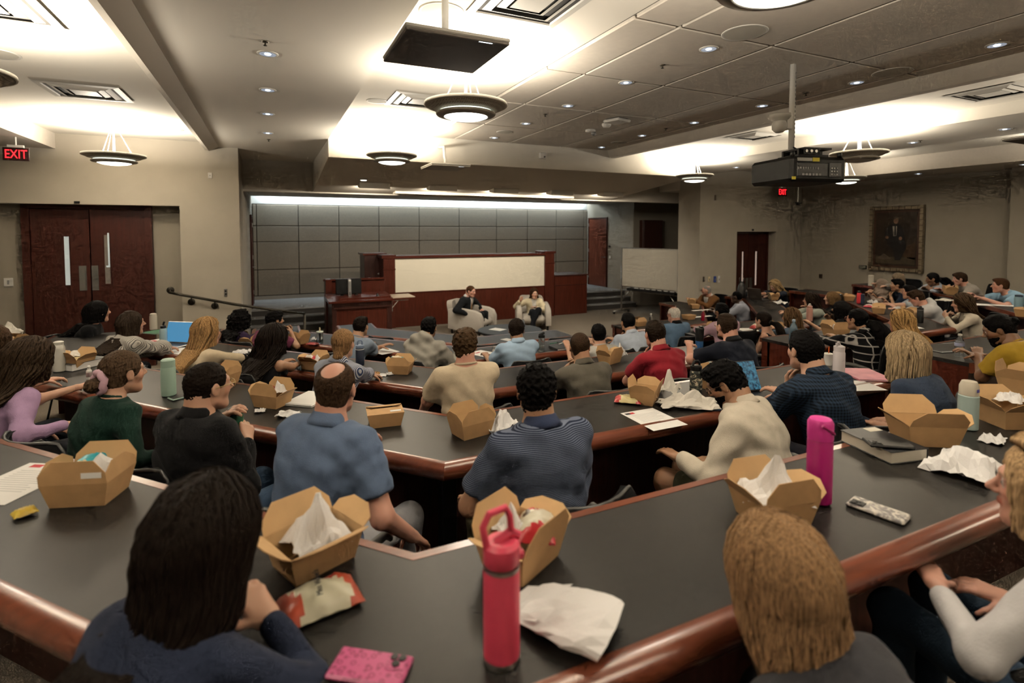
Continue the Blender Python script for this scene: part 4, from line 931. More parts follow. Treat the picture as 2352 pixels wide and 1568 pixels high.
def locks(N, rng, C, hr, R, topz, length, width, back, col, parent, wave=0, straight=True, part=0.0, front=55, seg=14, lw=.010, spread=1.0, name='hair_strands'):
    """strands of hair combed from a parting over the scalp and falling down; C head centre, R head axes"""
    Vs = []; Fs = []; n = 0
    for k in range(N):
        phi = math.radians(rng.uniform(front, 360 - front))          # 0 = face
        s0 = rng.random(); j = rng.uniform(.97, 1.06)
        dirh = np.array([-math.sin(phi), math.cos(phi)])
        yp = .07 - .15 * min(1, abs(phi - math.pi) * -1 / math.pi + 1) * rng.random()
        top = np.array([part + rng.uniform(-.004, .004), yp * .8 - .01, hr[2] * math.sqrt(max(.15, 1 - (yp / (hr[1] * 1.15)) ** 2))])
        pts = []
        for i in range(6):
            t = i / 5; el = 1 - t
            side = np.array([dirh[0] * hr[0], dirh[1] * hr[1] - .016, -.005])
            p = top * (1 - t) + side * t; d = p - np.array([0, -.016, .02]); 
            q = d / (np.linalg.norm(d / np.array(hr)) + 1e-9) + np.array([0, -.016, .02]); pts.append(C + R @ (q * j))
        base = pts[-1]; L = length * rng.uniform(.82, 1.06); ph = rng.uniform(0, 6.28); aw = wave * rng.uniform(.6, 1.3)
        for i in range(1, seg - 4):
            t = i / (seg - 5); z = base[2] - L * t
            yb = back(z); fl = 1 + (width - 1) * min(1, t * 1.6)
            x = C[0] + (base[0] - C[0]) * fl * spread + aw * math.sin(ph + 9 * t * (L / .3)) ; yt = base[1] * (1 - min(1, t * 1.5)) + (min(base[1], yb - .012) if phi > 1.25 and phi < 5.0 else base[1] - .01) * min(1, t * 1.5)
            pts.append(np.array([x, yt + aw * .6 * math.cos(ph + 8 * t * (L / .3)), z]))
        m = len(pts); w0 = lw * rng.uniform(.7, 1.4)
        cen = np.array([C[0], C[1] - .03])
        for i, p in enumerate(pts):
            t = i / (m - 1); w = w0 * (.55 + .45 * math.sin(math.pi * min(1, t * 1.4 + .2))) * (1 if t < .75 else (1 - (t - .75) * 3.4))
            a = pts[max(i-1, 0)]; b = pts[min(i+1, m-1)]; tg = b - a; tg = tg / (np.linalg.norm(tg) + 1e-9)
            o = np.array([p[0] - cen[0], p[1] - cen[1], .3 * (p[2] - C[2]) if i < 6 else 0]); o = o / (np.linalg.norm(o) + 1e-9); sd = np.cross(tg, o); sd /= np.linalg.norm(sd) + 1e-9; o = np.cross(sd, tg)
            Vs += [p - sd*w, p + o*w*.45, p + sd*w, p - o*w*.45]
            if i:
                for q in range(4): Fs.append((n + q, n + (q+1) % 4, n + 4 + (q+1) % 4, n + 4 + q)); 
                n += 4
        n += 4
    V = np.array(Vs); Fq = np.array(Fs)
    return to_mesh_obj(name, [(V, Fq)], col, parent)
def person(label, u, v, row, seg, right=0, d=.30, skin='fair', hair=('short', 'brown'), top=('tee', None), pants=(.02, .022, .028), male=True, arms=('table', 'table'),
           look=None, yaw=0.0, pitch=0.0, roll=0.0, turn=0.0, dp=DP, fat=1.0, glasses=None, beard=None, extra=None, chair_label=None, at=None, heading=None, k=.87, seat=True, hands=True, lap=None, hscale=1.0, strands=None, sleeve=None, bare_legs=False, zp0=.52, floor=None, hz=None, push=.14):
    fz = FL[row] if floor is None else floor
    if at is None:
        a0, t_, n_ = seat_line(row, seg, right, d)
        if hz is None:
            dr = ray(u, v); kk = ((a0 - CAM[:2]) @ n_) / (dr[:2] @ n_); H = CAM + dr * kk; base = H[:2] - n_ * (dp - d)
        else: H = atz(u, v, fz + hz); base = H[:2] - n_ * push
        a = math.atan2(-n_[0], n_[1]) + math.radians(turn)
    else:
        H = np.array(at[0], float); base = np.array(at[1], float); a = math.radians(heading)
    depth = float((H - CAM) @ FW)
    lod = 0 if depth < 1.5 else 1 if depth < 3.3 else 2 if depth < 6.2 else 3
    hb, hh, hd = ((.008, .0042, .0042), (.0095, .0052, .005), (.0125, .0065, .0058), (.016, .0085, .0075))[lod]
    ca, sa = math.cos(-a), math.sin(-a)
    hx, hy = H[0] - base[0], H[1] - base[1]
    C = np.array([hx*ca - hy*sa, hx*sa + hy*ca, H[2] - fz])
    if look is None: look = (5.0, 11.4, 1.1)
    if look is not False:
        dv = np.array([look[0] - H[0], look[1] - H[1]]); ya = math.atan2(-dv[0], dv[1]) - a
        ya = (ya + math.pi) % (2*math.pi) - math.pi; yawr = ya + math.radians(yaw)
    else: yawr = math.radians(yaw)
    R = rotm(yawr, math.radians(pitch), math.radians(roll))
    T0 = np.array([0, 0, zp0])
    nk = C + R @ np.array([0, -.03, -.045]) * k        # top of the neck
    T1 = nk + np.array([-(C[0]) * .12, -.030 - .02 * (1 if C[1] > .12 else 0), -.068]) * k
    for _ in range(4):
        L = float(np.linalg.norm(T1 - T0)); tgt = .515 * k
        if L > tgt * 1.07: T0[2] += (L - tgt * 1.07)
        if L < tgt * .86: T0[2] -= (tgt * .86 - L)
    e = thing('person', label, 'person', (base[0], base[1], fz), a)
    ch = R.T
    w = (T1 - T0) / np.linalg.norm(T1 - T0)
    sw = (.178 if male else .152) * k
    fa = fat
    prof = [(-.30, .13*fa, .10*fa), (-.12, .172*fa, .122*fa), (.05, .165*fa, .118*fa), (.25, .148*fa, .110*fa), (.5, .152*fa, .112*fa), (.72, .168*(fa*.5+.5), .116*(fa*.5+.5)), (.86, .165, .102), (.95, .128, .080), (1.0, .085, .066), (1.06, .058, .058)] if male else \
           [(-.30, .14*fa, .11*fa), (-.12, .178*fa, .125*fa), (.05, .165*fa, .115*fa), (.28, .128*fa, .098*fa), (.52, .134*fa, .105*fa), (.66, .142*fa, .116*fa), (.80, .148*(fa*.5+.5), .100), (.92, .122, .074), (.985, .075, .058), (1.06, .05, .05)]
    prof = [(p[0], p[1]*k, p[2]*k) for p in prof]
    bow = .035 if C[1] > .1 else .015
    l1, l2 = ((.295, .255) if male else (.27, .235)); l1 *= k; l2 *= k
    ar = (.052, .043, .036, .027) if male else (.044, .036, .030, .0225)
    ar = tuple(x * k * (fa*.5+.5) for x in ar)
    zt = .74
    J = []
    for s, ps in ((-1, arms[0]), (1, arms[1])):
        sh = T1 + np.array([s*sw, .0, 0]) - w * .070 * k
        hint = np.array([s*.35, -.35, -.85]); nrm = np.array([0, .15, -1.0]); curl = .45; tgt = ps
        if isinstance(ps, str):
            if ps == 'table': tgt = (s*.17, dp - .02, zt + .05); curl = .7
            elif ps == 'far': tgt = (s*.15, dp + .13, zt + .045); curl = .65; hint = np.array([s*.7, -.1, -.8])
            elif ps == 'in': tgt = (s*.05, dp + .02, zt + .05); curl = .75; hint = np.array([s*.6, -.2, -.8])
            elif ps == 'cross': tgt = (-s*.07, dp + .03 + .03*s, zt + .05); hint = np.array([s*.65, -.2, -.8]); nrm = np.array([0, 0, -1.0])
            elif ps == 'lap': tgt = (s*.07, .24, .60)
            elif ps == 'rest': tgt = (s*.27, .17, .70); hint = np.array([s*.5, -.8, -.5])
            elif ps == 'chin': tgt = tuple(C + R @ np.array([s*.035, .075, -.215])); hint = np.array([s*.7, .2, -.8]); nrm = R @ np.array([0, -1.0, .2]); curl = .9
            elif ps == 'cheek': tgt = tuple(C + R @ np.array([s*.085, .055, -.17])); hint = np.array([s*.9, .2, -.8]); nrm = R @ np.array([-s*1.0, -.2, 0]); curl = .7
            elif ps == 'mouth': tgt = tuple(C + R @ np.array([s*.075, .15, -.15])); hint = np.array([s*1.0, -.1, -.9]); nrm = R @ np.array([-s*.9, -.4, 0]); curl = .95
            elif ps == 'clasp': tgt = tuple(C + R @ np.array([s*.055, .12, -.17])); hint = np.array([s*1.0, .1, -.9]); nrm = R @ np.array([-s*1.0, -.1, 0]); curl = .8
            elif ps == 'down': tgt = (s*.25, .10, .62); hint = np.array([s*.4, -1, -.2])
            elif ps == 'hip': tgt = (s*.16, .20, .66); hint = np.array([s*1.0, -.8, -.3])
        elif isinstance(ps, dict):
            if 'pd' in ps:
                g = atd(*ps['pd']); gx, gy = g[0] - base[0], g[1] - base[1]; ps = dict(ps, p=(gx*ca - gy*sa, gx*sa + gy*ca, g[2] - fz))
            if 'px' in ps:
                g = atz(*ps['px']) ; gx, gy = g[0] - base[0], g[1] - base[1]; ps = dict(ps, p=(gx*ca - gy*sa, gx*sa + gy*ca, g[2] - fz))
            tgt = ps['p']; hint = np.array(ps.get('hint', hint), float); nrm = np.array(ps.get('n', nrm), float); curl = ps.get('curl', curl)
        el, wr = ik(sh, tgt, l1, l2, hint); J.append((s, sh, el, wr, nrm, curl))
    # ---- body
    neck_a = T1 - w * .03; nr = (.060, .052) if male else (.050, .043); nr = tuple(x*k for x in nr)
    def headf(P):
        q = ((P - f32(C)) @ f32(R)) / (k * hscale)      # into head axes
        return head_sdf(q, male, True, lod < 3 or True) * (k * hscale)
    def neckf(P): return rcone(P, neck_a, nk + R @ np.array([0, .0, .02]), nr[0], nr[1])
    def bodyf(P):
        dd, t = torso_sdf(P, T0, T1, prof, -.012, bow)
        dd = smin(dd, neckf(P), .045)
        for s, sh, el, wr, nrm, curl in J:
            dd = smin(dd, smin(rcone(P, sh, el, ar[0], ar[1]), rcone(P, el, wr, ar[2]*1.12, ar[3]), .025), .04)
        return dd
    pts = np.array([T0, T1, C] + [x for j in J for x in (j[1], j[2], j[3])])
    parts = [surfnet(bodyf, pts.min(0) - .20, np.minimum(pts.max(0) + .16, [9, 9, C[2] - .02]), hb)]
    parts.append(surfnet(lambda P: smin(headf(P), neckf(P), .022), C - .155 * hscale * k, C + .165 * hscale * k, hh))
    hvn = len(parts[0][0])
    if hands:
        for s, sh, el, wr, nrm, curl in J:
            fdir = (wr - el) / np.linalg.norm(wr - el); hp = hand_parts(wr, fdir, nrm, s, curl, k=(1.0 if male else .9) * k)
            def hf(P, hp=hp, el=el, wr=wr):
                dd = rcone(P, el * .3 + wr * .7, wr, ar[3] * 1.12, ar[3])
                for i, (p, q, r1, r2) in enumerate(hp): dd = smin(dd, rcone(P, p, q, r1, r2), .014 if i < 4 else .006)
                return dd
            pp = np.array([c[0] for c in hp] + [c[1] for c in hp]); parts.append(surfnet(hf, pp.min(0) - .03, pp.max(0) + .03, hd))
    V = np.concatenate([p[0] for p in parts]); sc = np.array(SK[skin] if isinstance(skin, str) else skin); col = np.tile(sc, (len(V), 1))
    q = (V - C) @ R / (k * hscale); aq = np.abs(q[:, 0])
    inh = np.zeros(len(V), bool); inh[hvn:hvn + len(parts[1][0])] = True
    hcol = np.array(HC[hair[1]] if isinstance(hair[1], str) else hair[1])
    def paint(m, c, f=1.0): col[m & inh] = col[m & inh] * (1 - f) + np.array(c) * f
    paint((q[:, 2] < .0) & (aq > .025) & (q[:, 1] > .04) & (q[:, 2] > -.04), sc * np.array([1.06, .86, .82]), .6)
    paint((aq < .021) & (q[:, 1] > .078) & (q[:, 2] < -.043) & (q[:, 2] > -.063), sc * np.array([.85, .55, .52]))
    paint((aq > .013) & (aq < .046) & (q[:, 1] > .055) & (q[:, 2] > .024) & (q[:, 2] < .034), sc * .25 + hcol * .6, .8)
    ed = np.sqrt((aq - .030) ** 2 + (q[:, 1] - .0755) ** 2 + (q[:, 2] - .009) ** 2)
    paint((ed < .0150) & (q[:, 1] > .0805), (.62, .58, .54)); paint((ed < .0155) & (q[:, 1] > .080) & (np.abs(aq - .030) < .0062) & (q[:, 2] < .0135) & (q[:, 2] > .003), (.03, .02, .015))
    paint((ed < .018) & (q[:, 2] > .014) & (q[:, 2] < .02) & (q[:, 1] > .07), sc * .45, .7)
    if beard == 'stubble': paint((q[:, 2] < -.030) & (q[:, 1] > -.01) & ~((aq < .021) & (q[:, 2] > -.063) & (q[:, 1] > .078)), hcol * .7 + sc * .3, .45)
    body = to_mesh_obj('body', parts, SKIN_M, e, col)
    # ---- clothes
    tk, tm = top[0], top[1]
    longs = tk in ('long', 'shirt', 'hoodie', 'jacket', 'blouse')
    offs = {'tank': .006, 'tee': .014, 'polo': .014, 'long': .008, 'shirt': .016, 'hoodie': .024, 'jacket': .024, 'blouse': .02}[tk]
    ph = (u * .37 + v * .11) % 6.28
    def shirtf(P):
        dd, t = torso_sdf(P, T0, T1, prof, offs, bow)
        if tk == 'tank':
            dd = smax(dd, (t - .92), .02)
            q = P - f32(T1); dd = smax(dd, -(np.sqrt((q[:, 0]) ** 2 + (q[:, 1] + .0) ** 2 * .6 + (q[:, 2] + .03) ** 2) - .105), .01)
            for s in (-1, 1): dd = smin(dd, rcone(P, T1 + np.array([s*.095, -.02, -.055]), T1 + np.array([s*.10, .06, -.13]), .028, .028), .02)
            for s in (-1, 1): dd = smin(dd, rcone(P, T1 + np.array([s*.095, -.02, -.055]), T1 + np.array([s*.10, -.07, -.16]), .028, .028), .02)
            return dd + wrinkle(P, .002, 1, ph)
        dd = smax(dd, (t - 1.0) * .5 * k, .012)
        for s, sh, el, wr, nrm, curl in J:
            if longs and sleeve != 'half':
                w2 = el + (wr - el) * (.80 if sleeve == '34' else .93)
                se = rcone(P, sh, el, ar[0] + offs*.9, ar[1] + offs*1.15); sf = rcone(P, el, w2, ar[2]*1.1 + offs*1.1, ar[3] + offs * (1.0 if tk != 'blouse' else 2.0)); se = smin(se, sf, .02)
            else:
                se = rcone(P, sh, sh + (el - sh) * (.72 if tk != 'blouse' else .9), ar[0] + offs*.8, ar[1] + offs*1.9); c2 = sh + (el - sh) * .74; nd = (el - sh) / np.linalg.norm(el - sh); se = smax(se, (P - f32(c2)) @ f32(nd), .006)
            dd = smin(dd, se, .06)
        if tk == 'hoodie':
            hcn = T1 + np.array([0, -.075, .015]); dd = smin(dd, ell(P, hcn, (.125, .055, .075)), .03); dd = smax(dd, -rcone(P, T1, T1 + (nk - T1) * 1.6, .062*k, .068*k), .02)
        wa = {'long': .0035, 'tee': .0045, 'polo': .0045, 'shirt': .0055, 'hoodie': .006, 'jacket': .004, 'blouse': .007}[tk]
        return dd + wrinkle(P, wa, 1, ph) * (1.0 if lod < 3 else .7)
    pt2 = pts.copy(); clo = pt2.min(0) - .22; chi = pt2.max(0) + .2; chi[2] = T1[2] + .13; clo[2] = min(clo[2], T0[2] - .2)
    nm = {'tank': 'tank_top', 'tee': 't_shirt', 'polo': 'polo_shirt', 'long': 'long_sleeve_top', 'shirt': 'button_shirt', 'hoodie': 'hooded_sweatshirt', 'jacket': 'jacket', 'blouse': 'blouse'}[tk]
    sv = surfnet(shirtf, clo, chi, hb); so = to_mesh_obj(nm, [sv], tm, e)
    cm = top[2] if len(top) > 2 else tm
    if tk in ('polo', 'shirt', 'jacket'):
        cw = nk - T1; cw = cw / np.linalg.norm(cw); up = cw * .75 + w * .25; up /= np.linalg.norm(up); x_ = np.cross(np.array([0, 1.0, 0]), up); x_ /= np.linalg.norm(x_); y_ = np.cross(up, x_); cc = T1 - w * .008
        rr = []; nn = 28
        for r_, z_ in ((.064, -.012), (.060, .014), (.058, .030), (.061, .034), (.067, .027), (.077, .002), (.086, -.020), (.078, -.024)):
            ring = []
            for j in range(nn):
                aa = 2*math.pi*j/nn; fr = max(0, math.sin(aa)); ring.append(cc + x_ * (r_*1.08*k*math.cos(aa)) + y_ * (r_*1.05*k*math.sin(aa)) + up * (z_ * (1 - .75*fr) - .028*fr + (.008 if aa > math.pi else 0)) * k)
            rr.append(ring)
        mb = MB(); mb.loft(rr, False); mb.build('collar', cm, so, True)
    elif tk in ('tee', 'long', 'blouse') and lod < 3:
        cw = nk - T1; cw /= np.linalg.norm(cw); up = cw * .5 + w * .5; up /= np.linalg.norm(up); x_ = np.cross(np.array([0, 1.0, 0]), up); x_ /= np.linalg.norm(x_); y_ = np.cross(up, x_); cc = T1 + w * .004
        mb = MB(); rN = nr[0] * 1.10
        mb.tube([cc + x_ * (rN*1.06*math.cos(aa)) + y_ * (rN*1.04*math.sin(aa) + .004) - up * (.022 * max(0, math.sin(aa))) for aa in np.linspace(0, 2*math.pi, 22, endpoint=False)], .008, 6, closed=True); mb.build('neckband', cm, so, True)
    if tk == 'jacket' and len(top) > 3:       # shirt front and lapels
        fwd = np.cross(np.array([1.0, 0, 0]), w); fwd = fwd / np.linalg.norm(fwd); fwd = fwd if fwd[1] > 0 else -fwd
        def tf(x, t, o):
            aa = np.interp(t, [p[0] for p in prof], [p[1] for p in prof]); bb = np.interp(t, [p[0] for p in prof], [p[2] for p in prof])
            yy = (1 - abs(x / (aa + offs)) ** 2.5) ** .4 * (bb + offs) - bow * (1 - (2*t - 1) ** 2); c = T0 + (T1 - T0) * t; return c + np.array([x, 0, 0]) + fwd * (yy + o)
        mb = MB(); rr = []
        for t in np.linspace(1.0, .18, 8): ww = .006 + .062 * (t - .1); rr.append([tf(x * ww, min(t, .985), .010) for x in np.linspace(-1, 1, 7)])
        mb.loft(rr, False, closed=False); mb.build('shirt_front', top[3], so, True)
        if len(top) > 4:
            mb = MB(); rr = []
            for t, ww in ((.97, .014), (.93, .016), (.90, .012), (.6, .026), (.25, .034), (.18, .004)): rr.append([tf(x * ww, t, .017 + .004*(1 - abs(x))) for x in np.linspace(-1, 1, 5)])
            mb.loft(rr, False, closed=False); mb.build('necktie', top[4], so, True)
        for s, sh, el, wr, nrm, curl in J:
            a_ = el + (wr - el) * .90; b_ = el + (wr - el) * 1.0; mb = MB(); mb.tube([a_, b_], [ar[3] + .014, ar[3] + .010], 14); mb.build('shirt_cuff', top[3], so, True)
    # ---- legs
    zk = .50
    if lap is None: lap = [((-.10, .43, zk), (-.11, .40, .09)), ((.10, .43, zk), (.11, .44, .09))]
    def legf(P):
        dd = None
        for (kn, an), s in zip(lap, (-1, 1)):
            hip = T0 + np.array([s*.085, .02, -.02]); g = smin(rcone(P, hip, kn, .088*k*fa, .062*k), rcone(P, kn, an, .062*k, .044*k), .03)
            dd = g if dd is None else smin(dd, g, .03)
        return smin(dd, ell(P, T0 + np.array([0, -.02, -.03]), (.17*k*fa, .125*k*fa, .10*k)), .04) + wrinkle(P, .003, 1, ph)
    lp = np.array([T0] + [x for l_ in lap for x in l_]); lv = surfnet(legf, lp.min(0) - .2, lp.max(0) + .2, hb * 1.4)
    if bare_legs == 'shorts':
        def shf(P):
            dd = ell(P, T0 + np.array([0, -.02, -.03]), (.185*k*fa, .14*k*fa, .115*k))
            for (kn, an), s in zip(lap, (-1, 1)):
                hip = T0 + np.array([s*.085, .02, -.02]); dd = smin(dd, rcone(P, hip, hip + (np.array(kn) - hip)*.72, .105*k*fa, .092*k), .03)
            return dd + wrinkle(P, .003, 1, ph)
        to_mesh_obj('shorts', [surfnet(shf, lp.min(0) - .22, lp.max(0) + .2, hb * 1.3)], cloth(pants), e)
    if bare_legs: to_mesh_obj('bare_legs', [lv], SKIN_M, e, np.tile(sc, (len(lv[0]), 1)))
    else: to_mesh_obj('trousers', [lv], cloth(pants), e)
    if lod < 3:
        for (kn, an), s in zip(lap, (-1, 1)):
            mb = MB(); mb.loft([[(an[0] + x*.042*w_, an[1] + .05 + y_ - .0, an[2] - .09 + z_) for x, z_ in ((-1, .0), (1, .0), (1, zz*.6), (.6, zz), (-.6, zz), (-1, zz*.6))] for y_, w_, zz in ((-.11, .7, .06), (-.06, 1, .075), (.06, 1.1, .06), (.13, 1, .045), (.165, .5, .03))]); mb.build('shoe', M_black, e, True)
    # ---- hair
    make_hair(e, hair, C, R, k * hscale, T0, T1, prof, bow, lod, hh, male, ph, strands, w)
    if beard and beard != 'stubble':
        bh = hair_fine(HC[beard])
        def bf(P):
            q = ((P - f32(C)) @ f32(R)) / (k*hscale); dd = ell(q, (0, .024, -.040), (.066, .072, .090)); dd = smin(dd, rcone(q, (-.012, .066, -.105), (.012, .066, -.105), .024, .024), .03)
            dd = smax(dd, -ell(q, (0, .075, .012), (.075, .075, .062)), .012); dd = smax(dd, q[:, 2] + .02 - .25 * np.clip(-q[:, 1] + .02, 0, .1), .01); dd = smax(dd, -(q[:, 1] + .005), .01); dd = smax(dd, -rcone(q, (-.012, .09, -.053), (.012, .09, -.053), .009, .009), .004)
            return (dd + fuzz(q, .0022, 230)) * k * hscale
        to_mesh_obj('beard', [surfnet(bf, C - .16, C + .16, hh)], bh, e)
    if glasses:
        gm = mat('glasses_' + glasses, {'black': (.012, .012, .012), 'gold': (.45, .32, .15), 'brown': (.07, .03, .015), 'red': (.25, .03, .02)}[glasses], .3, .5 if glasses == 'gold' else 0)
        mb = MB(); G = lambda p: C + R @ (np.array(p) * k * hscale)
        for s in (-1, 1):
            mb.tube([G((s*.033 + .025*math.cos(t), .100 - abs(.025*math.cos(t) + .0)*.1, .004 + .019*math.sin(t))) for t in np.linspace(0, 6.283, 14, endpoint=False)], .0022, 5, closed=True)
            mb.tube([G((s*.058, .096, .010)), G((s*.076, .05, .010)), G((s*.083, -.01, .008))], .002, 5)
        mb.tube([G((-.009, .104, .008)), G((.009, .104, .008))], .002, 5); mb.build('glasses', gm, e, True)
    info = dict(e=e, C=C, R=R, J=J, a=a, base=base, fz=fz, T0=T0, T1=T1, H=H, w=w)
    if seat:
        f = np.array([-math.sin(a), math.cos(a)]); cp = base - f * .07
        chair(cp[0], cp[1], fz, a, chair_label or 'black chair under the ' + label)
    PEOPLE.append(info); return info
def L2W(i, p):
    a = i['a']; return np.array([i['base'][0] + p[0]*math.cos(a) - p[1]*math.sin(a), i['base'][1] + p[0]*math.sin(a) + p[1]*math.cos(a), i['fz'] + p[2]])
def make_hair(e, hair, C, R, k, T0, T1, prof, bow, lod, hh, male, ph, strands, w):
    style = hair[0]; col = HC[hair[1]] if isinstance(hair[1], str) else hair[1]; opt = hair[2] if len(hair) > 2 else {}
    def back_y(z):
        t = np.clip((z - T0[2]) / (T1[2] - T0[2] + 1e-6), -.2, 1.0); c = T0[1] + (T1[1] - T0[1]) * t - bow * (1 - (2*np.clip(t, 0, 1) - 1) ** 2)
        return c - np.interp(t, [p[0] for p in prof], [p[2] for p in prof]) - .050
    def hq(P): return ((P - f32(C)) @ f32(R)) / k
    th = opt.get('th', {'short': .016, 'buzz': .006, 'bald': .010, 'curly': .024, 'mop': .024, 'side': .016}.get(style, .014))
    fine = hair_fine(col); strm = hair_mat(col)
    def shell(q, th, face=(0, .118, -.035), fr=(.088, .085, .122), low=-.072, slope=.62, ears=.030):
        d = ell(q, (0, -.015, .031), (.071 + th, .090 + th, .082 + th)); nap = ell(q, (0, -.048, -.03), (.054 + th*.6, .054 + th*.6, .066)); d = smin(d, nap, .018)
        d = smax(d, -ell(q, face, fr), .018)
        d = smax(d, (low + slope * np.clip(q[:, 1] + .045, 0, .3)) - q[:, 2], .012)
        if ears:
            s = q.copy(); s[:, 0] = np.abs(s[:, 0]); d = smax(d, -ell(s, (.088, -.004, -.012), (.024, ears*.9, ears*1.25)), .01)
        return d
    if style in ('short', 'buzz', 'bald', 'curly', 'mop', 'side'):
        amp = {'short': .0020, 'buzz': .0006, 'bald': .0010, 'curly': .0048, 'mop': .0036, 'side': .0016}[style]; fs = {'curly': 165, 'mop': 130}.get(style, 230)
        def f(P):
            q = hq(P); d = shell(q, th, low=opt.get('low', -.072))
            if style in ('short', 'mop', 'side') and th > .01: d = smin(d, ell(q, (opt.get('px', .01), .028, .088), (.056, .068, .026 + th*.5)), .02); d = smax(d, -ell(q, (0, .125, -.035), (.085, .082, .118)), .012)
            if style == 'bald': d = smax(d, -ell(q, opt.get('spot', (0, -.03, .13)), opt.get('sr', (.052, .075, .06))), .014)
            return (d + fuzz(q, amp, fs, ph) + fuzz(q, amp*.6, fs*2.1, ph + 1)) * k
        to_mesh_obj('hair', [surfnet(f, C - .17*k, C + .19*k, hh)], fine, e)
        return
    if style == 'hijab':
        def f(P):
            q = hq(P); d = ell(q, (0, -.015, .025), (.092, .115, .105)); d = smin(d, rcone(q, (0, -.02, -.06), (0, -.02, -.16), .085, .10), .06)
            d = smax(d, -ell(q, (0, .12, -.015), (.060, .085, .092)), .012); dd = ell(P, T1 + np.array([0, .02, -.04]), (.19, .15, .11)); d = smin(d * k, dd, .05)
            return d + wrinkle(P, .004, 2.2, ph)
        to_mesh_obj('headscarf', [surfnet(f, np.minimum(C, T1) - .24, C + .18, hh * 1.1)], cloth(col), e); return
    length = opt.get('len', .30); wave = opt.get('wave', 0.0); wid = opt.get('w', 1.25); volume = opt.get('vol', .0)
    drape = style in ('long', 'wavy', 'curlylong', 'halfup', 'bob')
    zE = C[2] - length
    def f(P):
        q = hq(P)
        if drape:
            d = shell(q, th + volume*.5, face=(opt.get('fx', 0), .128, -.045), fr=(.070 + .01, .088, .150), low=-.12, slope=.1, ears=0) * k
            z = P[:, 2]; t = np.clip((C[2] - z) / length, 0, 1.2)
            byv = back_y(z).astype(np.float32)
            a_ = np.interp(t, [0, .3, .7, .95, 1.05], [.082 + volume, .090 + volume, .094*wid + volume, .084*wid + volume, .03]).astype(np.float32); b_ = np.interp(t, [0, .3, .7, .95, 1.05], [.10 + volume*.6, .085 + volume*.7, .05 + volume*.5, .036 + volume*.3, .012]).astype(np.float32)
            cy0 = C[1] - .03; cyl = np.where(z > C[2] - .10, cy0 - .02, np.minimum(cy0 - .02, byv - b_ * .4)); f_ = np.clip((C[2] - .05 - z) / .16, 0, 1); cyl = (cy0 - .005) * (1 - f_) + cyl * f_
            if style == 'bob': a_ = np.interp(t, [0, .5, .85, 1.0, 1.06], [.09, .104, .118, .115, .09]).astype(np.float32); b_ = np.interp(t, [0, .5, .9, 1.06], [.10, .098, .098, .08]).astype(np.float32); cyl = np.full_like(cyl, cy0 + .004)
            up_ = np.sqrt(np.clip(1 - (np.clip(z - (C[2] - .01), 0, 9) / (.125 * k)) ** 2, .02, 1)).astype(np.float32); a_ = a_ * up_; b_ = b_ * up_
            x = P[:, 0] - (C[0] + (opt.get('sx', 0)) * np.clip(t, 0, 1)); y = P[:, 1] - cyl
            ang = np.arctan2(x, y); rid = (.0035 + wave*.35) * (np.sin(ang*26 + 4*np.sin(z*(20 if wave else 6) + ph)) + .6*np.sin(ang*47 + ph + 3*np.sin(z*17))) + wave * np.sin(z*34 + ang*5 + ph) * np.clip(t*1.5, 0, 1)
            g = (np.sqrt((x / a_) ** 2 + (y / b_) ** 2) - 1) * np.minimum(a_, b_) + rid
            g = np.maximum(g, (zE + .02*np.sin(ang*9 + ph)) - z); g = np.maximum(g, z - (C[2] + .10))
            g = smax(g, -ell(q, (opt.get('fx', 0), .125, -.055), (.072, .100, .160)) * k, .02)
            d = smin(d, g, .03)
            if style == 'curlylong': d = d + fuzz(q, .010, 75, ph) + fuzz(q, .006, 150, ph)
            return d + fuzz(q, .0012, 120, ph)
        # hair pulled back: smooth shell, then a bun or a tail
        d = shell(q, th, face=(0, .120, -.030), fr=(.086, .088, .118), low=-.085, slope=.62) 
        if style in ('bun', 'manbun', 'scrunchie'):
            bc = opt.get('bp', (0, -.125, -.045)); br = opt.get('br', .036); d = smin(d, ell(q, bc, (br*1.1, br*.9, br)), .02); d = smin(d, rcone(q, (0, -.08, bc[2]*.5), bc, .03, .02), .03)
        return (d + fuzz(q, .0012, 150, ph) + .0016*np.sin(q[:, 0]*0 + np.arctan2(q[:, 0], q[:, 2])*40)) * k
    lo = C - .18 - np.array([.06, .06, 0]); hi = C + .19 + np.array([.05, 0, 0])
    if drape: lo[2] = zE - .04; lo[1] = min(lo[1], back_y(zE) - .15); lo[0] -= .06; hi[0] += .06
    to_mesh_obj('hair', [surfnet(f, lo, hi, hh * (1.15 if drape else 1))], strm, e)
    rng = random.Random(int(ph * 1000))
    if style == 'pony':
        st = C + R @ np.array(opt.get('bp', (0, -.118, -.01))) * k; mb = MB(); pts = [st]; dr = R @ np.array([0, -1.0, .1]) ; p = st.copy(); Lp = length
        for i in range(9):
            dr = dr * .62 + np.array([0, -.10, -1.0]) * .42; dr /= np.linalg.norm(dr); p = p + dr * Lp / 9; p = p.copy(); p[1] = min(p[1], back_y(p[2]) - .02); pts.append(p)
        rr = [.020, .030, .036, .040, .040, .038, .034, .028, .018, .006]
        V = [];
        def pf(P):
            dd = None
            for i in range(9): g = rcone(P, pts[i], pts[i+1], rr[i] * (1 + volume*8), rr[i+1] * (1 + volume*8)); dd = g if dd is None else smin(dd, g, .02)
            return dd + (.003 + wave) * np.sin(P[:, 0]*240 + 5*np.sin(P[:, 2]*30 + ph)) * .7 + wave*np.sin(P[:, 2]*45 + ph)
        A = np.array(pts); to_mesh_obj('ponytail', [surfnet(pf, A.min(0) - .09, A.max(0) + .09, hh)], strm, e)
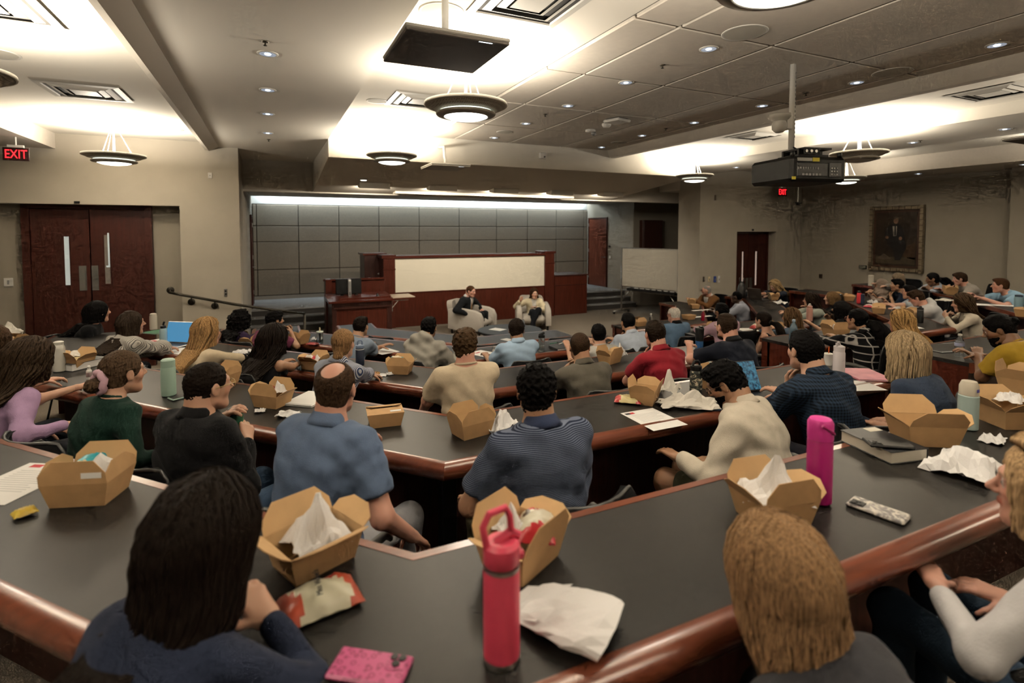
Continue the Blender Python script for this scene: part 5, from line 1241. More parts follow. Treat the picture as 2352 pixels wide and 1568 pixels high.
        mb = MB(); mb.tube([st + R @ np.array([.021*math.cos(t), -.006, .021*math.sin(t)]) for t in np.linspace(0, 6.28, 12, endpoint=False)], .007, 6, closed=True); mb.build('hair_tie', M_black, e, True)
    if style == 'scrunchie':
        c = C + R @ np.array([0, -.095, -.02]); mb = MB(); mb.tube([c + R @ np.array([.036*math.cos(t), -.006 + .005*math.sin(6*t), .045*math.sin(t)]) for t in np.linspace(0, 6.28, 20, endpoint=False)], .016, 8, closed=True); mb.build('scrunchie', cloth((.62, .40, .48)), e, True)
    if drape and strands:
        locks(strands.get('n', 140), rng, C, (.080 + th + volume*.4, .100 + th + volume*.4, .092 + th + volume*.4), R, 0, length * (1.02 if style != 'bob' else .92), strands.get('w', wid), back_y if style != 'bob' else (lambda z: 9.0), strm, e, wave=strands.get('wave', wave), part=opt.get('part', 0.0), front=strands.get('front', 78), lw=strands.get('lw', .009), seg=strands.get('seg', 16))
# ================================================================ the audience
c_ = cloth
BLK = c_((.005, .005, .006))
# nearest row
person('woman with very long straight dark hair in a navy sweater', 478, 1234, 5, 1, hz=.96, push=.22, male=False, skin='fair', hair=('long', 'dark', {'len': .62, 'vol': .008, 'w': 1.4, 'part': .012}), top=('long', c_((.012, .017, .036))), arms=('lap', {'px': (618, 1425, 1.535), 'hint': (1, -.5, -.5), 'curl': .8}), strands={'n': 520, 'lw': .010, 'wave': .006, 'seg': 18})
person('woman with long dark blonde hair at the bottom edge', 1778, 1322, 5, 2, hz=.87, push=.34, male=False, hair=('long', (.20, .118, .060), {'len': .56, 'vol': .006, 'w': 1.3, 'part': -.015}), top=('long', c_((.03, .03, .035))), arms=('lap', 'lap'), look=(3, 11, 1), strands={'n': 560, 'lw': .010, 'wave': .006, 'seg': 18})
person('blonde woman in a pale sweatshirt cut by the right edge', 2394, 1126, 5, 2, hz=.95, push=.16, male=False, skin='pink', hair=('long', (.33, .215, .115), {'len': .40, 'vol': .016, 'w': 1.2}), top=('long', c_((.50, .49, .50))), sleeve='34', pants=(.035, .06, .10), yaw=42, arms=({'p': (-.14, .30, .66), 'hint': (-1, -.3, -.6)}, 'lap'), strands={'n': 260, 'lw': .010, 'wave': .006, 'seg': 16, 'front': 105})
# fourth row, left of the aisle
person('brown-haired woman in a black tank top at the left edge', -14, 788, 4, 1, d=.32, male=False, hair=('long', 'brown', {'len': .30}), top=('tank', BLK), arms=('table', 'table'))
person('woman in a lilac long-sleeve top with wavy brown hair', 72, 832, 4, 1, d=.28, male=False, fat=1.22, hair=('wavy', (.032, .02, .012), {'len': .30, 'wave': .012, 'vol': .024, 'w': 1.3}), top=('long', c_((.36, .235, .385))), arms=('lap', 'rest'), pitch=14, strands={'n': 200, 'wave': .016, 'lw': .009})
person('woman in a dark green sweatshirt with a pink scrunchie', 284, 856, 4, 1, d=.33, male=False, hair=('scrunchie', (.055, .034, .02), {'bp': (0, -.150, -.035), 'br': .036}), top=('long', c_((.006, .024, .017))), arms=('lap', 'rest'), yaw=-18)
zipman = person('man in a black quarter-zip with gold-rimmed glasses', 480, 888, 4, 1, d=.36, skin='fair', hair=('short', 'dark', {'th': .010}), top=('shirt', BLK), glasses='gold', arms=({'pd': (510, 962, 2.40), 'n': (.5, .5, -1), 'hint': (-1, -.6, -.5), 'curl': .8}, {'pd': (566, 1015, 2.34), 'n': (-.9, .4, .2), 'hint': (.8, -.9, -.5), 'curl': .75}), pants=(.03, .055, .10), yaw=-28)
person('man in a plain blue polo with a bald crown', 772, 893, 4, 1, d=.34, skin='pink', hair=('bald', (.035, .02, .012), {'th': .012, 'spot': (0, -.045, .125), 'sr': (.055, .075, .066)}), top=('polo', c_((.078, .112, .185))), arms=('table', {'p': (.29, .16, .60), 'hint': (.5, -1, -.3)}), pants=(.3, .3, .32), fat=1.08)
person('man in a navy striped polo with curly black hair', 1232, 899, 4, 2, d=.35, skin='tan', hair=('curly', 'black', {'th': .015}), top=('polo', c_((.009, .013, .03), 'hstripe', (.10, .12, .17), 58), c_((.026, .036, .075))), arms=({'p': (-.20, .30, .66), 'hint': (-.7, -.7, -.5)}, 'lap'), pants=(.10, .09, .05))
person('bearded man in a cream linen shirt looking down', 1665, 880, 4, 2, d=.20, skin='olive', hair=('mop', 'black', {'th': .018}), beard='black', glasses='brown', top=('shirt', c_((.47, .42, .34))), sleeve='34', arms=({'p': (-.12, .36, .64), 'hint': (-.6, -.5, -.6)}, 'lap'), bare_legs='shorts', pants=(.035, .034, .020), look=False, yaw=12, pitch=34, turn=22)
person('man in a dark blue checked shirt resting chin on fist', 1848, 806, 4, 2, d=.26, skin='fair', hair=('short', 'black', {'th': .014}), top=('shirt', c_((.004, .006, .010), 'check', (.016, .03, .055), 22)), arms=('chin', 'table'), sleeve='34', pants=(.02, .02, .03))
person('woman with an ash-blonde bob in a navy knit top', 2075, 812, 4, 2, d=.30, male=False, hair=('bob', (.27, .195, .115), {'len': .155, 'vol': .006, 'w': 1.2}), top=('tee', c_((.026, .038, .066))), arms=('lap', 'lap'), pants=(.02, .03, .06), strands={'n': 170, 'w': 1.15, 'lw': .010, 'seg': 12})
# third row, left of the aisle
person('woman in a white pinstriped blouse with straight brown hair', 304, 742, 3, 1, d=.28, male=False, hair=('long', (.024, .016, .011), {'len': .22}), top=('blouse', c_((.50, .47, .42), 'vstripe', (.10, .095, .09), 30, thr=.72)), arms=('in', 'cross'), yaw=-16)
cream = person('woman in a cream sweater with half-tied blonde hair', 478, 764, 3, 1, d=.30, male=False, hair=('long', (.24, .14, .06), {'len': .32, 'w': .95}), top=('long', c_((.52, .43, .30))), arms=('table', 'far'), strands={'n': 110, 'w': .95, 'lw': .008}, yaw=-12)
person('woman with long dark wavy hair in a black sleeveless dress', 630, 782, 3, 1, d=.24, skin='tan', male=False, fat=1.12, hair=('wavy', 'dark', {'len': .31, 'wave': .012, 'vol': .016, 'w': 1.3}), top=('tank', BLK), arms=('table', 'cross'), strands={'n': 160, 'wave': .02})
person('woman in a blue striped shirt with a low blonde bun', 789, 790, 3, 1, d=.33, male=False, hair=('bun', (.16, .092, .042), {'bp': (0, -.105, -.075), 'br': .036}), top=('shirt', c_((.46, .47, .50), 'vstripe', (.035, .05, .11), 42)), arms=('in', 'cross'))
person('man in a cream t-shirt with thick brown hair', 1068, 794, 3, 2, d=.40, skin='pink', fat=1.06, hair=('mop', (.045, .026, .013), {'th': .018}), top=('tee', c_((.52, .43, .31))), arms=({'p': (-.20, .34, .68), 'hint': (-.8, -.6, -.4)}, {'p': (.24, .50, .80), 'hint': (.8, -.2, -.7)}))
person('man in an olive grey polo with cropped hair and clasped hands', 1331, 797, 3, 2, d=.28, skin='tan', hair=('buzz', (.03, .017, .010), {'th': .009}), top=('polo', c_((.075, .068, .054))), arms=('clasp', 'clasp'), fat=1.04)
person('man in a dark red polo with short brown hair', 1504, 768, 3, 2, d=.28, skin='pink', hair=('short', (.014, .009, .006), {'th': .013}), top=('polo', c_((.19, .010, .018))), arms=('chin', 'table'), fat=1.04)
person('bearded man with gold glasses in a navy shirt', 1668, 750, 3, 2, d=.30, skin='pink', hair=('side', (.022, .013, .008), {'th': .012}), beard='brown', glasses='gold', top=('polo', c_((.008, .010, .018)), c_((.005, .005, .006))), arms=({'p': (-.10, .44, .90), 'hint': (-1, -.1, -.8), 'curl': .9}, 'table'), fat=1.08)
# second row, left of the aisle
person('woman in black with long black hair before the double door', 227, 716, 3, 0, hz=1.10, push=.10, male=False, hair=('long', 'black', {'len': .42, 'w': 1.2}), top=('long', BLK), arms=('lap', 'lap'))
person('woman with long curly black hair in a dark purple top', 554, 734, 2, 1, d=.26, male=False, skin='brown', hair=('curlylong', 'black', {'len': .27, 'vol': .03, 'w': 1.4}), top=('long', c_((.026, .014, .042))), arms=('in', 'table'))
person('person with short black hair biting into a sandwich', 632, 736, 2, 1, d=.20, skin='tan', male=False, hair=('mop', 'black', {'th': .02}), top=('tee', c_((.10, .02, .045))), arms=('mouth', 'mouth'), yaw=-20)
person('man in a slate blue t-shirt leaning on folded arms', 829, 750, 2, 1, d=.22, skin='tan', hair=('short', 'dark', {'th': .012}), top=('tee', c_((.17, .21, .27))), arms=('cross', 'cross'))
person('person in a heather grey hoodie with black hair', 985, 753, 2, 1, d=.28, skin='tan', hair=('mop', 'black', {'th': .014}), top=('hoodie', c_((.25, .235, .205))), arms=('in', 'table'))
person('man in a light blue polo with dark brown hair', 1186, 758, 2, 2, d=.36, skin='tan', hair=('short', (.012, .008, .006), {'th': .018}), top=('polo', c_((.29, .40, .53))), arms=('table', 'in'), pitch=12)
person('man in a pale grey t-shirt with thick black hair', 1374, 768, 2, 2, d=.34, skin='fair', hair=('short', 'black', {'th': .016}), top=('tee', c_((.42, .41, .38))), arms=('table', 'table'))
person('man in a pale blue dress shirt with slicked black hair', 1442, 741, 2, 2, d=.24, skin='tan', hair=('short', 'black', {'th': .012}), beard='dark', top=('shirt', c_((.44, .50, .60))), arms=('chin', 'in'), fat=1.05)
# right of the aisle
person('older man with white hair and a blue sweater', 1547, 722, 1, 2, 1, hz=1.10, push=.08, skin='pink', hair=('bald', 'white', {'th': .008, 'spot': (0, .02, .14), 'sr': (.06, .085, .075)}), glasses='black', top=('polo', c_((.085, .145, .23)), BLK), sleeve=None, arms=('in', 'table'), fat=1.12)
person('bald man in a brown jacket and white shirt', 1622, 667, 1, 0, 1, d=.28, skin='pink', hair=('buzz', 'grey', {'th': .003}), glasses='black', beard='stubble', top=('jacket', c_((.115, .050, .016)), c_((.55, .53, .5)), c_((.6, .58, .55))), arms=('in', 'table'), look=(6.0, 10.5, 1))
person('man with glasses in a grey-blue shirt at the right front', 1691, 682, 1, 1, 1, hz=1.05, push=.12, skin='dark', hair=('buzz', 'black', {'th': .005}), glasses='black', top=('shirt', c_((.25, .265, .32))), arms=('in', 'table'))
person('man with black hair and beard in a pink shirt', 1657, 716, 2, 2, 1, hz=1.05, push=.10, skin='brown', hair=('mop', 'black', {'th': .014}), beard='black', glasses='gold', top=('shirt', c_((.46, .30, .37))), arms=('in', 'table'), look=(5.5, 11.4, 1))
person('woman in a black sleeveless top with a dark ponytail', 1752, 736, 2, 2, 1, hz=.99, push=.10, male=False, hair=('pony', 'dark', {'len': .30}), top=('tank', BLK), arms=({'p': (-.10, .30, .68)}, {'p': (.16, .30, .70), 'hint': (1, -.9, -.1)}), turn=25)
person('woman with straight light brown hair in a denim shirt', 1815, 730, 2, 2, 1, hz=.99, push=.10, male=False, hair=('long', (.10, .058, .028), {'len': .32, 'w': 1.2}), top=('shirt', c_((.075, .115, .17))), arms=('in', 'table'), strands={'n': 90})
person('woman with long black hair and tan face, second row right', 1930, 711, 2, 2, 1, hz=1.00, push=.12, male=False, skin='tan', hair=('long', 'black', {'len': .30, 'vol': .02, 'w': 1.3}), top=('tee', BLK), arms=('table', 'mouth'))
person('woman with long brown hair in a sage green shirt', 1861, 690, 2, 1, 1, hz=.98, push=.14, male=False, hair=('long', (.020, .013, .009), {'len': .34}), top=('shirt', c_((.30, .33, .29))), arms=('in', 'cross'), strands={'n': 60})
person('woman with honey brown hair in a dark top', 1909, 685, 2, 1, 1, hz=.98, push=.14, male=False, hair=('long', (.11, .065, .03), {'len': .26}), top=('long', BLK), arms=('in', 'table'))
person('blonde wavy-haired woman in navy typing on a laptop', 1779, 657, 2, 0, 1, d=.24, male=False, hair=('wavy', (.30, .20, .10), {'len': .27, 'wave': .012, 'vol': .014, 'w': 1.25}), top=('tee', c_((.015, .02, .035))), arms=('far', 'far'), pitch=26, look=(5.5, 7.5, 1), strands={'n': 60, 'wave': .02})
person('woman in a black and white plaid shirt with a ponytail', 1968, 734, 3, 2, 1, hz=1.03, push=.12, male=False, fat=1.12, skin='tan', hair=('pony', 'black', {'len': .34, 'vol': .06, 'wave': .006}), glasses='red', top=('shirt', c_((.006, .006, .007), 'plaid', (.42, .40, .38), 4.4, thr=.95)), arms=('in', 'table'))
person('woman in a taupe headscarf eating with both hands', 2023, 655, 3, 1, 1, hz=.95, push=.12, male=False, skin='tan', hair=('hijab', (.20, .155, .125)), top=('long', c_((.25, .20, .17))), arms=('mouth', 'mouth'))
person('woman with glasses and striped top below the portrait', 2062, 641, 4, 0, 1, hz=.90, push=.10, male=False, hair=('long', (.17, .13, .09), {'len': .26}), glasses='red', top=('blouse', c_((.40, .38, .35), 'hstripe', (.08, .07, .07), 40)), arms=('in', 'table'), pitch=22)
person('man in a navy polo touching his lips', 2060, 655, 3, 1, 1, hz=.98, push=.14, skin='tan', hair=('mop', 'black', {'th': .014}), top=('polo', c_((.009, .017, .036))), arms=('chin', 'table'))
person('man with dark hair and glasses in a grey t-shirt', 2088, 671, 3, 1, 1, hz=.96, push=.18, skin='fair', hair=('short', 'black', {'th': .013}), glasses='red', top=('tee', c_((.36, .39, .43))), arms=('far', 'table'))
person('man in a white hoodie with black glasses looking down', 2104, 684, 3, 1, 1, hz=.96, push=.24, skin='pink', hair=('mop', (.03, .017, .010), {'th': .016}), glasses='black', top=('hoodie', c_((.52, .52, .52))), arms=('cross', 'cross'), pitch=26, yaw=8)
person('woman with braided black ponytail in a pale blue shirt', 2141, 641, 4, 0, 1, hz=.93, push=.18, male=False, skin='brown', hair=('pony', 'black', {'len': .36, 'vol': .01}), top=('shirt', c_((.33, .37, .44))), arms=('cheek', 'mouth'), pitch=12)
person('man in a stone grey shirt with a brown quiff', 2204, 641, 4, 1, 1, hz=.96, push=.22, skin='pink', hair=('short', (.03, .017, .010), {'th': .016}), top=('shirt', c_((.28, .25, .22))), arms=('mouth', 'cross'), pitch=10)
person('man in a sky blue polo reaching across the table', 2297, 656, 4, 1, 1, hz=.97, push=.34, skin='pink', hair=('short', (.045, .02, .010), {'th': .011}), top=('polo', c_((.24, .39, .52))), arms=({'p': (-.22, .60, .80), 'hint': (-1, .1, -.7)}, {'p': (.10, .60, .82), 'hint': (1, .1, -.7)}))
person('woman in a cream cardigan with brown hair eating a wrap', 2208, 697, 3, 1, 1, hz=1.00, push=.12, male=False, hair=('long', (.05, .03, .017), {'len': .30, 'w': 1.15}), top=('long', c_((.46, .41, .33))), arms=('mouth', 'mouth'), strands={'n': 80}, pitch=10)
person('woman with shoulder-length golden blonde hair and bare shoulders', 2066, 741, 3, 2, 1, hz=1.00, push=.12, male=False, skin='pink', hair=('long', (.42, .25, .10), {'len': .20, 'w': 1.1}), top=('tank', c_((.45, .30, .25))), arms=('in', 'table'), strands={'n': 70})
person('bearded man with a topknot in a mustard t-shirt', 2292, 757, 4, 2, 1, hz=1.02, push=.30, skin='brown', hair=('manbun', 'black', {'bp': (0, -.125, .03), 'br': .030}), beard='black', top=('tee', c_((.36, .225, .022))), arms=('cross', 'in'), look=(2.5, 6, 0), pitch=26, fat=1.08, pants=(.10, .10, .10))
# the two speakers
m1 = aty(1082, 669, 11.42); w1 = aty(1227, 674, 11.30)
person('man in a dark suit and tie seated in the left armchair', 0, 0, 0, 0, at=(m1, (m1[0] - .10, m1[1] + .11)), heading=-138, k=1.08, skin='pink', hair=('short', (.05, .025, .012), {'th': .009}), top=('jacket', c_((.007, .008, .010)), c_((.6, .6, .6)), c_((.66, .65, .64)), c_((.22, .12, .05))), arms=({'p': (-.36, .24, .50), 'hint': (-1, -.4, -.2)}, {'p': (.30, .22, .47), 'hint': (.8, -.6, -.2)}), look=False, yaw=-8, pitch=8, pants=(.007, .008, .010), zp0=.42, seat=False, lap=[((-.10, .46, .44), (-.10, .50, .09)), ((.10, .46, .44), (.12, .52, .09))], floor=0)
person('woman in a cream and yellow jacket gesturing in the right armchair', 0, 0, 0, 0, at=(w1, (w1[0] + .05, w1[1] + .12)), heading=160, k=1.08, male=False, skin='fair', hair=('wavy', (.035, .017, .009), {'len': .21, 'wave': .006, 'vol': .012}), top=('jacket', c_((.60, .52, .36)), c_((.62, .56, .45)), c_((.62, .60, .55))), arms=({'p': (-.05, .26, .50), 'hint': (-1, -.3, -.5)}, {'p': (.36, .22, .66), 'hint': (1, -.5, -.8), 'n': (-1, 0, .4), 'curl': .25}), look=False, yaw=10, pitch=4, pants=(.008, .009, .012), zp0=.42, seat=False, lap=[((-.06, .46, .48), (.10, .50, .16)), ((.09, .45, .44), (.06, .48, .09))], floor=0)
# ================================================================ things on the tables
def box_flap(w, l, kind):
    if kind == 'long': P = [(-w/2, 0), (w/2, 0), (w/2*.98, l*.45), (w/2*.62, l), (-w/2*.62, l), (-w/2*.98, l*.45)]
    else: P = [(-w/2, 0), (w/2, 0), (w/2*1.0, l*.50), (w/2*.45, l), (-w/2*.45, l), (-w/2*1.0, l*.50)]
    return P
def food_box(label, u, v, row, rot, ang, sticker=None, s=1.0, z=None, food=None, at=None):
    """ang: outward opening angle of the four flaps (front, right, back, left) in degrees, 0 = upright"""
    zz = TT[row] if z is None else z
    p = atz(u, v, zz) if at is None else np.array(at)
    e = thing('food_box', label, 'food box', (p[0], p[1], zz + .001), math.radians(rot), 'brown takeout boxes')
    s = s * .93; B = (.080*s, .062*s); T = (.098*s, .078*s); h = .078*s; t = .0022
    def ringz(a, b, z_): return [(-a, -b, z_), (a, -b, z_), (a, b, z_), (-a, b, z_)]
    mb = MB(); mb.loft([ringz(B[0], B[1], 0), ringz(T[0], T[1], h)], False); mb.add(ringz(B[0], B[1], 0), [(0, 3, 2, 1)])
    mb.loft([ringz(T[0], T[1], h), ringz(T[0]-t, T[1]-t, h)], False, 1); mb.loft([ringz(T[0]-t, T[1]-t, h), ringz(B[0]-t, B[1]-t, t)], False, 1); mb.add(ringz(B[0]-t, B[1]-t, t), [(0, 1, 2, 3)], 1)
    mb.build('body', [M_kraft, M_kraft2], e)
    for i, (hw, off, kind, l) in enumerate(((T[0], T[1], 'long', .072), (T[1], T[0], 'short', .056), (T[0], T[1], 'long', .072), (T[1], T[0], 'short', .056))):
        P = box_flap(2*hw*.985, l*s, kind); a = math.radians(ang[i]); az = i * math.pi/2
        V = []
        for o in (0, t):
            for x, y in P:
                out = off + math.sin(a)*y - o*math.cos(a); zz_ = h + math.cos(a)*y + o*math.sin(a)*1.0; yy = -out
                V.append((x*math.cos(az) - yy*math.sin(az), x*math.sin(az) + yy*math.cos(az), zz_))
        n = len(P); F_ = [tuple(range(n)), tuple(range(2*n-1, n-1, -1))] + [(j, n + j, n + (j+1) % n, (j+1) % n) for j in range(n)]
        mb = MB(); mb.add(V, F_); mb.M = [0, 1] + [0]*n; fo = mb.build('flap', [M_kraft, M_kraft2], e)
        if sticker == i:
            mb = MB(); q = []
            for x, y in ((hw*.25, .018*s), (hw*.85, .018*s), (hw*.85, .036*s), (hw*.25, .036*s)):
                out = off + math.sin(a)*y + .0012*math.cos(a); zz_ = h + math.cos(a)*y - .0012*math.sin(a) ; yy = -out; q.append((x*math.cos(az) - yy*math.sin(az), x*math.sin(az) + yy*math.cos(az), zz_))
            mb.add(q, [(0, 1, 2, 3)]); mb.build('sticker', M_paper, fo)
    if food:
        mb = MB(); mb.lathe([(.001, .03), (.05*s, .035), (.055*s, .055), (.03*s, .075), (.001, .08)], 12); mb.build('leftovers', food, e, True)
    return e
def crumple(name, label, cat, p, size, h, seed, m, rot=0, n=16, pointy=0, group=None, thick=True):
    rg = np.random.RandomState(seed); g = np.linspace(-1, 1, n); X, Y = np.meshgrid(g, g, indexing='ij')
    Z = np.zeros_like(X)
    for k in range(9):
        a = rg.uniform(0, 6.28); f = rg.uniform(1.2, 4.2); Z += (1 - 2*np.abs(((X*math.cos(a) + Y*math.sin(a))*f*.5 + rg.rand()) % 1 - .5)) * rg.uniform(.5, 1.2) / f
    Z = (Z - Z.min()) / (Z.max() - Z.min()); ed = np.maximum(np.abs(X), np.abs(Y)); Z = Z * (1 - .45*ed**4)
    if pointy: Z += pointy * np.exp(-((X - .1)**2 + (Y + .05)**2) * 5)
    R_ = 1 - .16*rg.rand(n, n)*(ed > .9); sx, sy = size
    x = X*sx/2*R_*(1 - .12*Z) + rg.normal(0, .004, X.shape)*sx*3; y = Y*sy/2*R_*(1 - .12*Z) + rg.normal(0, .004, X.shape)*sy*3
    V = np.stack([x, y, Z*h + .002], -1).reshape(-1, 3)
    F_ = [(i*n + j, (i+1)*n + j, (i+1)*n + j + 1, i*n + j + 1) for i in range(n-1) for j in range(n-1)]
    o = mesh(name, V, F_, m, None, False, None, tuple(p), math.radians(rot)); md = o.modifiers.new('t', 'SOLIDIFY'); md.thickness = .0012
    return tag(o, label, cat, group)
def sheet(label, u, v, row, rot, w=.216, l=.279, m=None, z=None, marks=None, name='paper_sheet', cat='paper', dz=0, curl=0, at=None):
    zz = TT[row] if z is None else z
    p = atz(u, v, zz) if at is None else at; e = thing(name, label, cat, (p[0], p[1], zz + .001 + dz), math.radians(rot))
    mb = MB(); n = 7; rr = []
    for i in range(n):
        y = -l/2 + l*i/(n-1); c = curl*(i/(n-1))**3; rr.append([(-w/2, y, c), (w/2, y, c), (w/2, y, c + .0008), (-w/2, y, c + .0008)])
    mb.loft(rr); mb.build('sheet', m or M_paper, e)
    for (x0, y0, x1, y1, mm) in (marks or []):
        mb = MB(); mb.box((x0*w, y0*l, .0009), (x1*w, y1*l, .0012)); mb.build('print', mm, e)
    return e
M_red = mat('print_red', (.45, .02, .03), .7); M_ink = mat('print_black', (.02, .02, .022), .7); M_inkg = mat('print_grey', (.55, .54, .52), .8)
TXT = [(-.36, .28 - .05*i, .36 - (.1 if i % 4 == 3 else 0), .294 - .05*i, M_inkg) for i in range(11)]
def bottle(label, u, v, row, prof, m, cap=None, capm=None, z=None, extra=None, at=None, name='water_bottle', cat='bottle', n=24, rot=0):
    zz = TT[row] if z is None else z; p = atz(u, v, zz) if at is None else np.array(at)
    e = thing(name, label, cat, (p[0], p[1], zz + .001 if at is None else p[2]), math.radians(rot))
    mb = MB(); mb.lathe(prof, n); smooth_by_angle(mb.build('body', m, e), 40)
    if cap: mb = MB(); mb.lathe(cap, n); smooth_by_angle(mb.build('cap', capm or m, e), 40)
    for nm, fn, mm in (extra or []):
        mb = MB(); fn(mb); smooth_by_angle(mb.build(nm, mm, e), 40)
    return e
def cyl(r, h, ch=.006, sh=None, nr=None):
    P = [(r - ch, 0), (r, ch), (r, h - (sh or ch))]
    if nr: P += [(r*.96, h - (sh or ch)*.6), (nr, h)]
    else: P += [(r - ch, h)]
    return P
def steel(col, nm): return mat('bottle_' + nm, col, .42, .0, bump=.05, bscale=500, spec=.5)
def tube_ex(pts, r): return lambda mb: mb.tube(pts, r, 8)
def ring_ex(r, z0, z1): return lambda mb: mb.lathe([(r, z0), (r*1.01, z0 + .002), (r*1.01, z1 - .002), (r, z1)], 24)
M_steel = mat('steel_ring', (.35, .33, .30), .3, .9)
def hk(r, z, hgt): return tube_ex([(-r, 0, z), (-r*.95, 0, z + hgt*.7), (-r*.5, 0, z + hgt), (r*.5, 0, z + hgt), (r*.95, 0, z + hgt*.7), (r, 0, z)], .007)
M_clear = mat('clear_plastic', (.75, .8, .82), .08, trans=.92, spec=.5); M_water = mat('clear_blue', (.35, .6, .8), .1, trans=.8)
coral = steel((.62, .055, .105), 'coral')
bottle('coral pink steel bottle with carry loop beside the nearest open box', 1152, 1512, 5, cyl(.036, .20, .006, .02, .03), coral, [(.031, .192), (.036, .198), (.036, .232), (.028, .240)], coral, extra=[('steel_band', ring_ex(.0362, .186, .194), M_steel), ('steel_base', ring_ex(.0362, .0, .012), M_steel), ('carry_loop', tube_ex([(-.030, .0, .225), (-.040, -.004, .275), (-.028, -.006, .300), (.006, -.006, .305), (.016, -.004, .285), (.022, .0, .240)], .007), coral), ('straw_spout', tube_ex([(-.012, .0, .236), (.02, .0, .252), (.036, .0, .240)], .009), coral), ('button', lambda mb: mb.bbox((.026, -.012, .195), (.046, .012, .212), .004), coral)])
mag = steel((.34, .006, .13), 'magenta')
bottle('tall magenta bottle with angled lid on the nearest table', 1880, 1152, 5, cyl(.036, .205, .006, .012), mag, [(.036, .200), (.0365, .206), (.0365, .25), (.030, .262), (.012, .266)], steel((.55, .03, .25), 'magenta_lid'), extra=[('spout_groove', tube_ex([(-.028, -.026, .252), (.004, -.036, .228), (.030, -.022, .215)], .006), mag)])
mint = steel((.28, .40, .33), 'mint')
bottle('mint green bottle with loop lid on the fourth-row left table', 388, 908, 4, cyl(.040, .178, .006, .012), mint, [(.038, .174), (.038, .215), (.030, .222)], mint, extra=[('loop', hk(.030, .19, .022), mint)])
bottle('pale blue slim bottle with black straw cap beside the laptop', 376, 790, 3, cyl(.036, .16, .006, .03, .024), steel((.36, .50, .54), 'pale_blue'), [(.022, .158), (.026, .164), (.024, .185), (.012, .19)], M_black, extra=[('straw', tube_ex([(0, 0, .185), (.006, 0, .215), (.014, 0, .225)], .009), M_black)])
bottle('ivory tumbler standing near the double door', 353, 757, 3, cyl(.038, .175, .006, .02), steel((.58, .52, .45), 'ivory'), [(.034, .17), (.034, .185), (.02, .19)], steel((.58, .52, .45), 'ivory'))
bottle('white tall bottle beside the woman in lilac', 137, 853, 4, cyl(.036, .19, .006, .03, .028), steel((.60, .58, .52), 'white'), [(.028, .188), (.030, .21), (.02, .215)], steel((.60, .58, .52), 'white'))
bottle('small white sanitizer bottle with pump on the left table', 205, 872, 4, cyl(.016, .07, .003, .012, .009), M_white, [(.009, .07), (.010, .09), (.004, .095)], M_white, extra=[('label', ring_ex(.0163, .02, .05), mat('sanit_label', (.35, .25, .25), .6))])
bottle('navy bottle with loop lid beside the striped shirt', 827, 838, 3, cyl(.036, .15, .005, .012), steel((.010, .016, .035), 'navy'), [(.036, .148), (.036, .168), (.03, .174)], steel((.12, .16, .25), 'slate'), extra=[('loop', hk(.020, .17, .04), steel((.12, .16, .25), 'slate')), ('lid_ring', ring_ex(.0362, .134, .139), M_white)])
bottle('clear tumbler with straw on the second-row left table', 735, 789, 2, cyl(.036, .13, .004), M_clear, [(.038, .128), (.038, .14), (.03, .144)], steel((.5, .55, .5), 'lid'), extra=[('straw', tube_ex([(0, 0, .02), (.0, 0, .185)], .008), mat('straw_beige', (.55, .45, .3), .5)), ('water', lambda mb: mb.lathe([(.030, .006), (.034, .045), (.001, .046)], 20), M_water)], name='tumbler')
bottle('clear shaker bottle with black lid beside the light blue polo', 1244, 806, 2, cyl(.034, .15, .005), M_clear, [(.036, .148), (.036, .17), (.02, .178)], M_black, extra=[('spout', tube_ex([(-.03, 0, .175), (.0, 0, .185), (.03, 0, .195)], .012), M_black), ('water', lambda mb: mb.lathe([(.028, .006), (.032, .06), (.001, .061)], 20), M_clear)])
bottle('small clear bottle with grey cap left of the light blue polo', 1137, 824, 2, cyl(.028, .10, .004, .02, .018), mat('frost', (.55, .53, .47), .4, trans=.4), [(.018, .10), (.02, .125), (.016, .128)], M_grey)
bb = mat('bottle_black_blue', (.005, .005, .006), .4)
bottle('tall black and blue insulated tumbler on the third-row table', 1606, 806, 3, cyl(.036, .10, .004, .003), steel((.012, .07, .20), 'royal'), [(.0365, .098), (.040, .18), (.040, .20), (.034, .205)], M_black, extra=[('lid', lambda mb: mb.lathe([(.041, .20), (.043, .21), (.038, .224), (.02, .23)], 24), M_black), ('sip_tab', lambda mb: mb.bbox((-.012, -.03, .226), (.02, .0, .238), .004), M_black)], name='tumbler')
def camo():
    m = bpy.data.materials.new('camouflage'); nt, N, L, b = nodes_of(m); tc = N.new('ShaderNodeTexCoord'); n = N.new('ShaderNodeTexNoise'); n.inputs['Scale'].default_value = 42; n.inputs['Detail'].default_value = 1; mp = N.new('ShaderNodeMapping'); mp.inputs['Scale'].default_value = (.6, .6, 1.4); L.new(tc.outputs['Object'], mp.inputs[0]); L.new(mp.outputs[0], n.inputs['Vector'])
    cr = N.new('ShaderNodeValToRGB'); cr.color_ramp.interpolation = 'CONSTANT'; e_ = cr.color_ramp.elements; e_[0].color = (.008, .010, .008, 1); e_[1].position = .5; e_[1].color = (.05, .055, .04, 1); x = e_.new(.58); x.color = (.40, .33, .24, 1); x = e_.new(.66); x.color = (.012, .012, .010, 1); L.new(n.outputs['Fac'], cr.inputs[0]); L.new(cr.outputs[0], b.inputs['Base Color']); b.inputs['Roughness'].default_value = .5; return m
bottle('camouflage bottle with black loop cap beside the white wrapper', 1598, 912, 4, cyl(.036, .165, .005, .02, .03), camo(), [(.031, .162), (.033, .168), (.033, .188), (.02, .192)], M_black, extra=[('loop', hk(.026, .172, .045), M_black)])
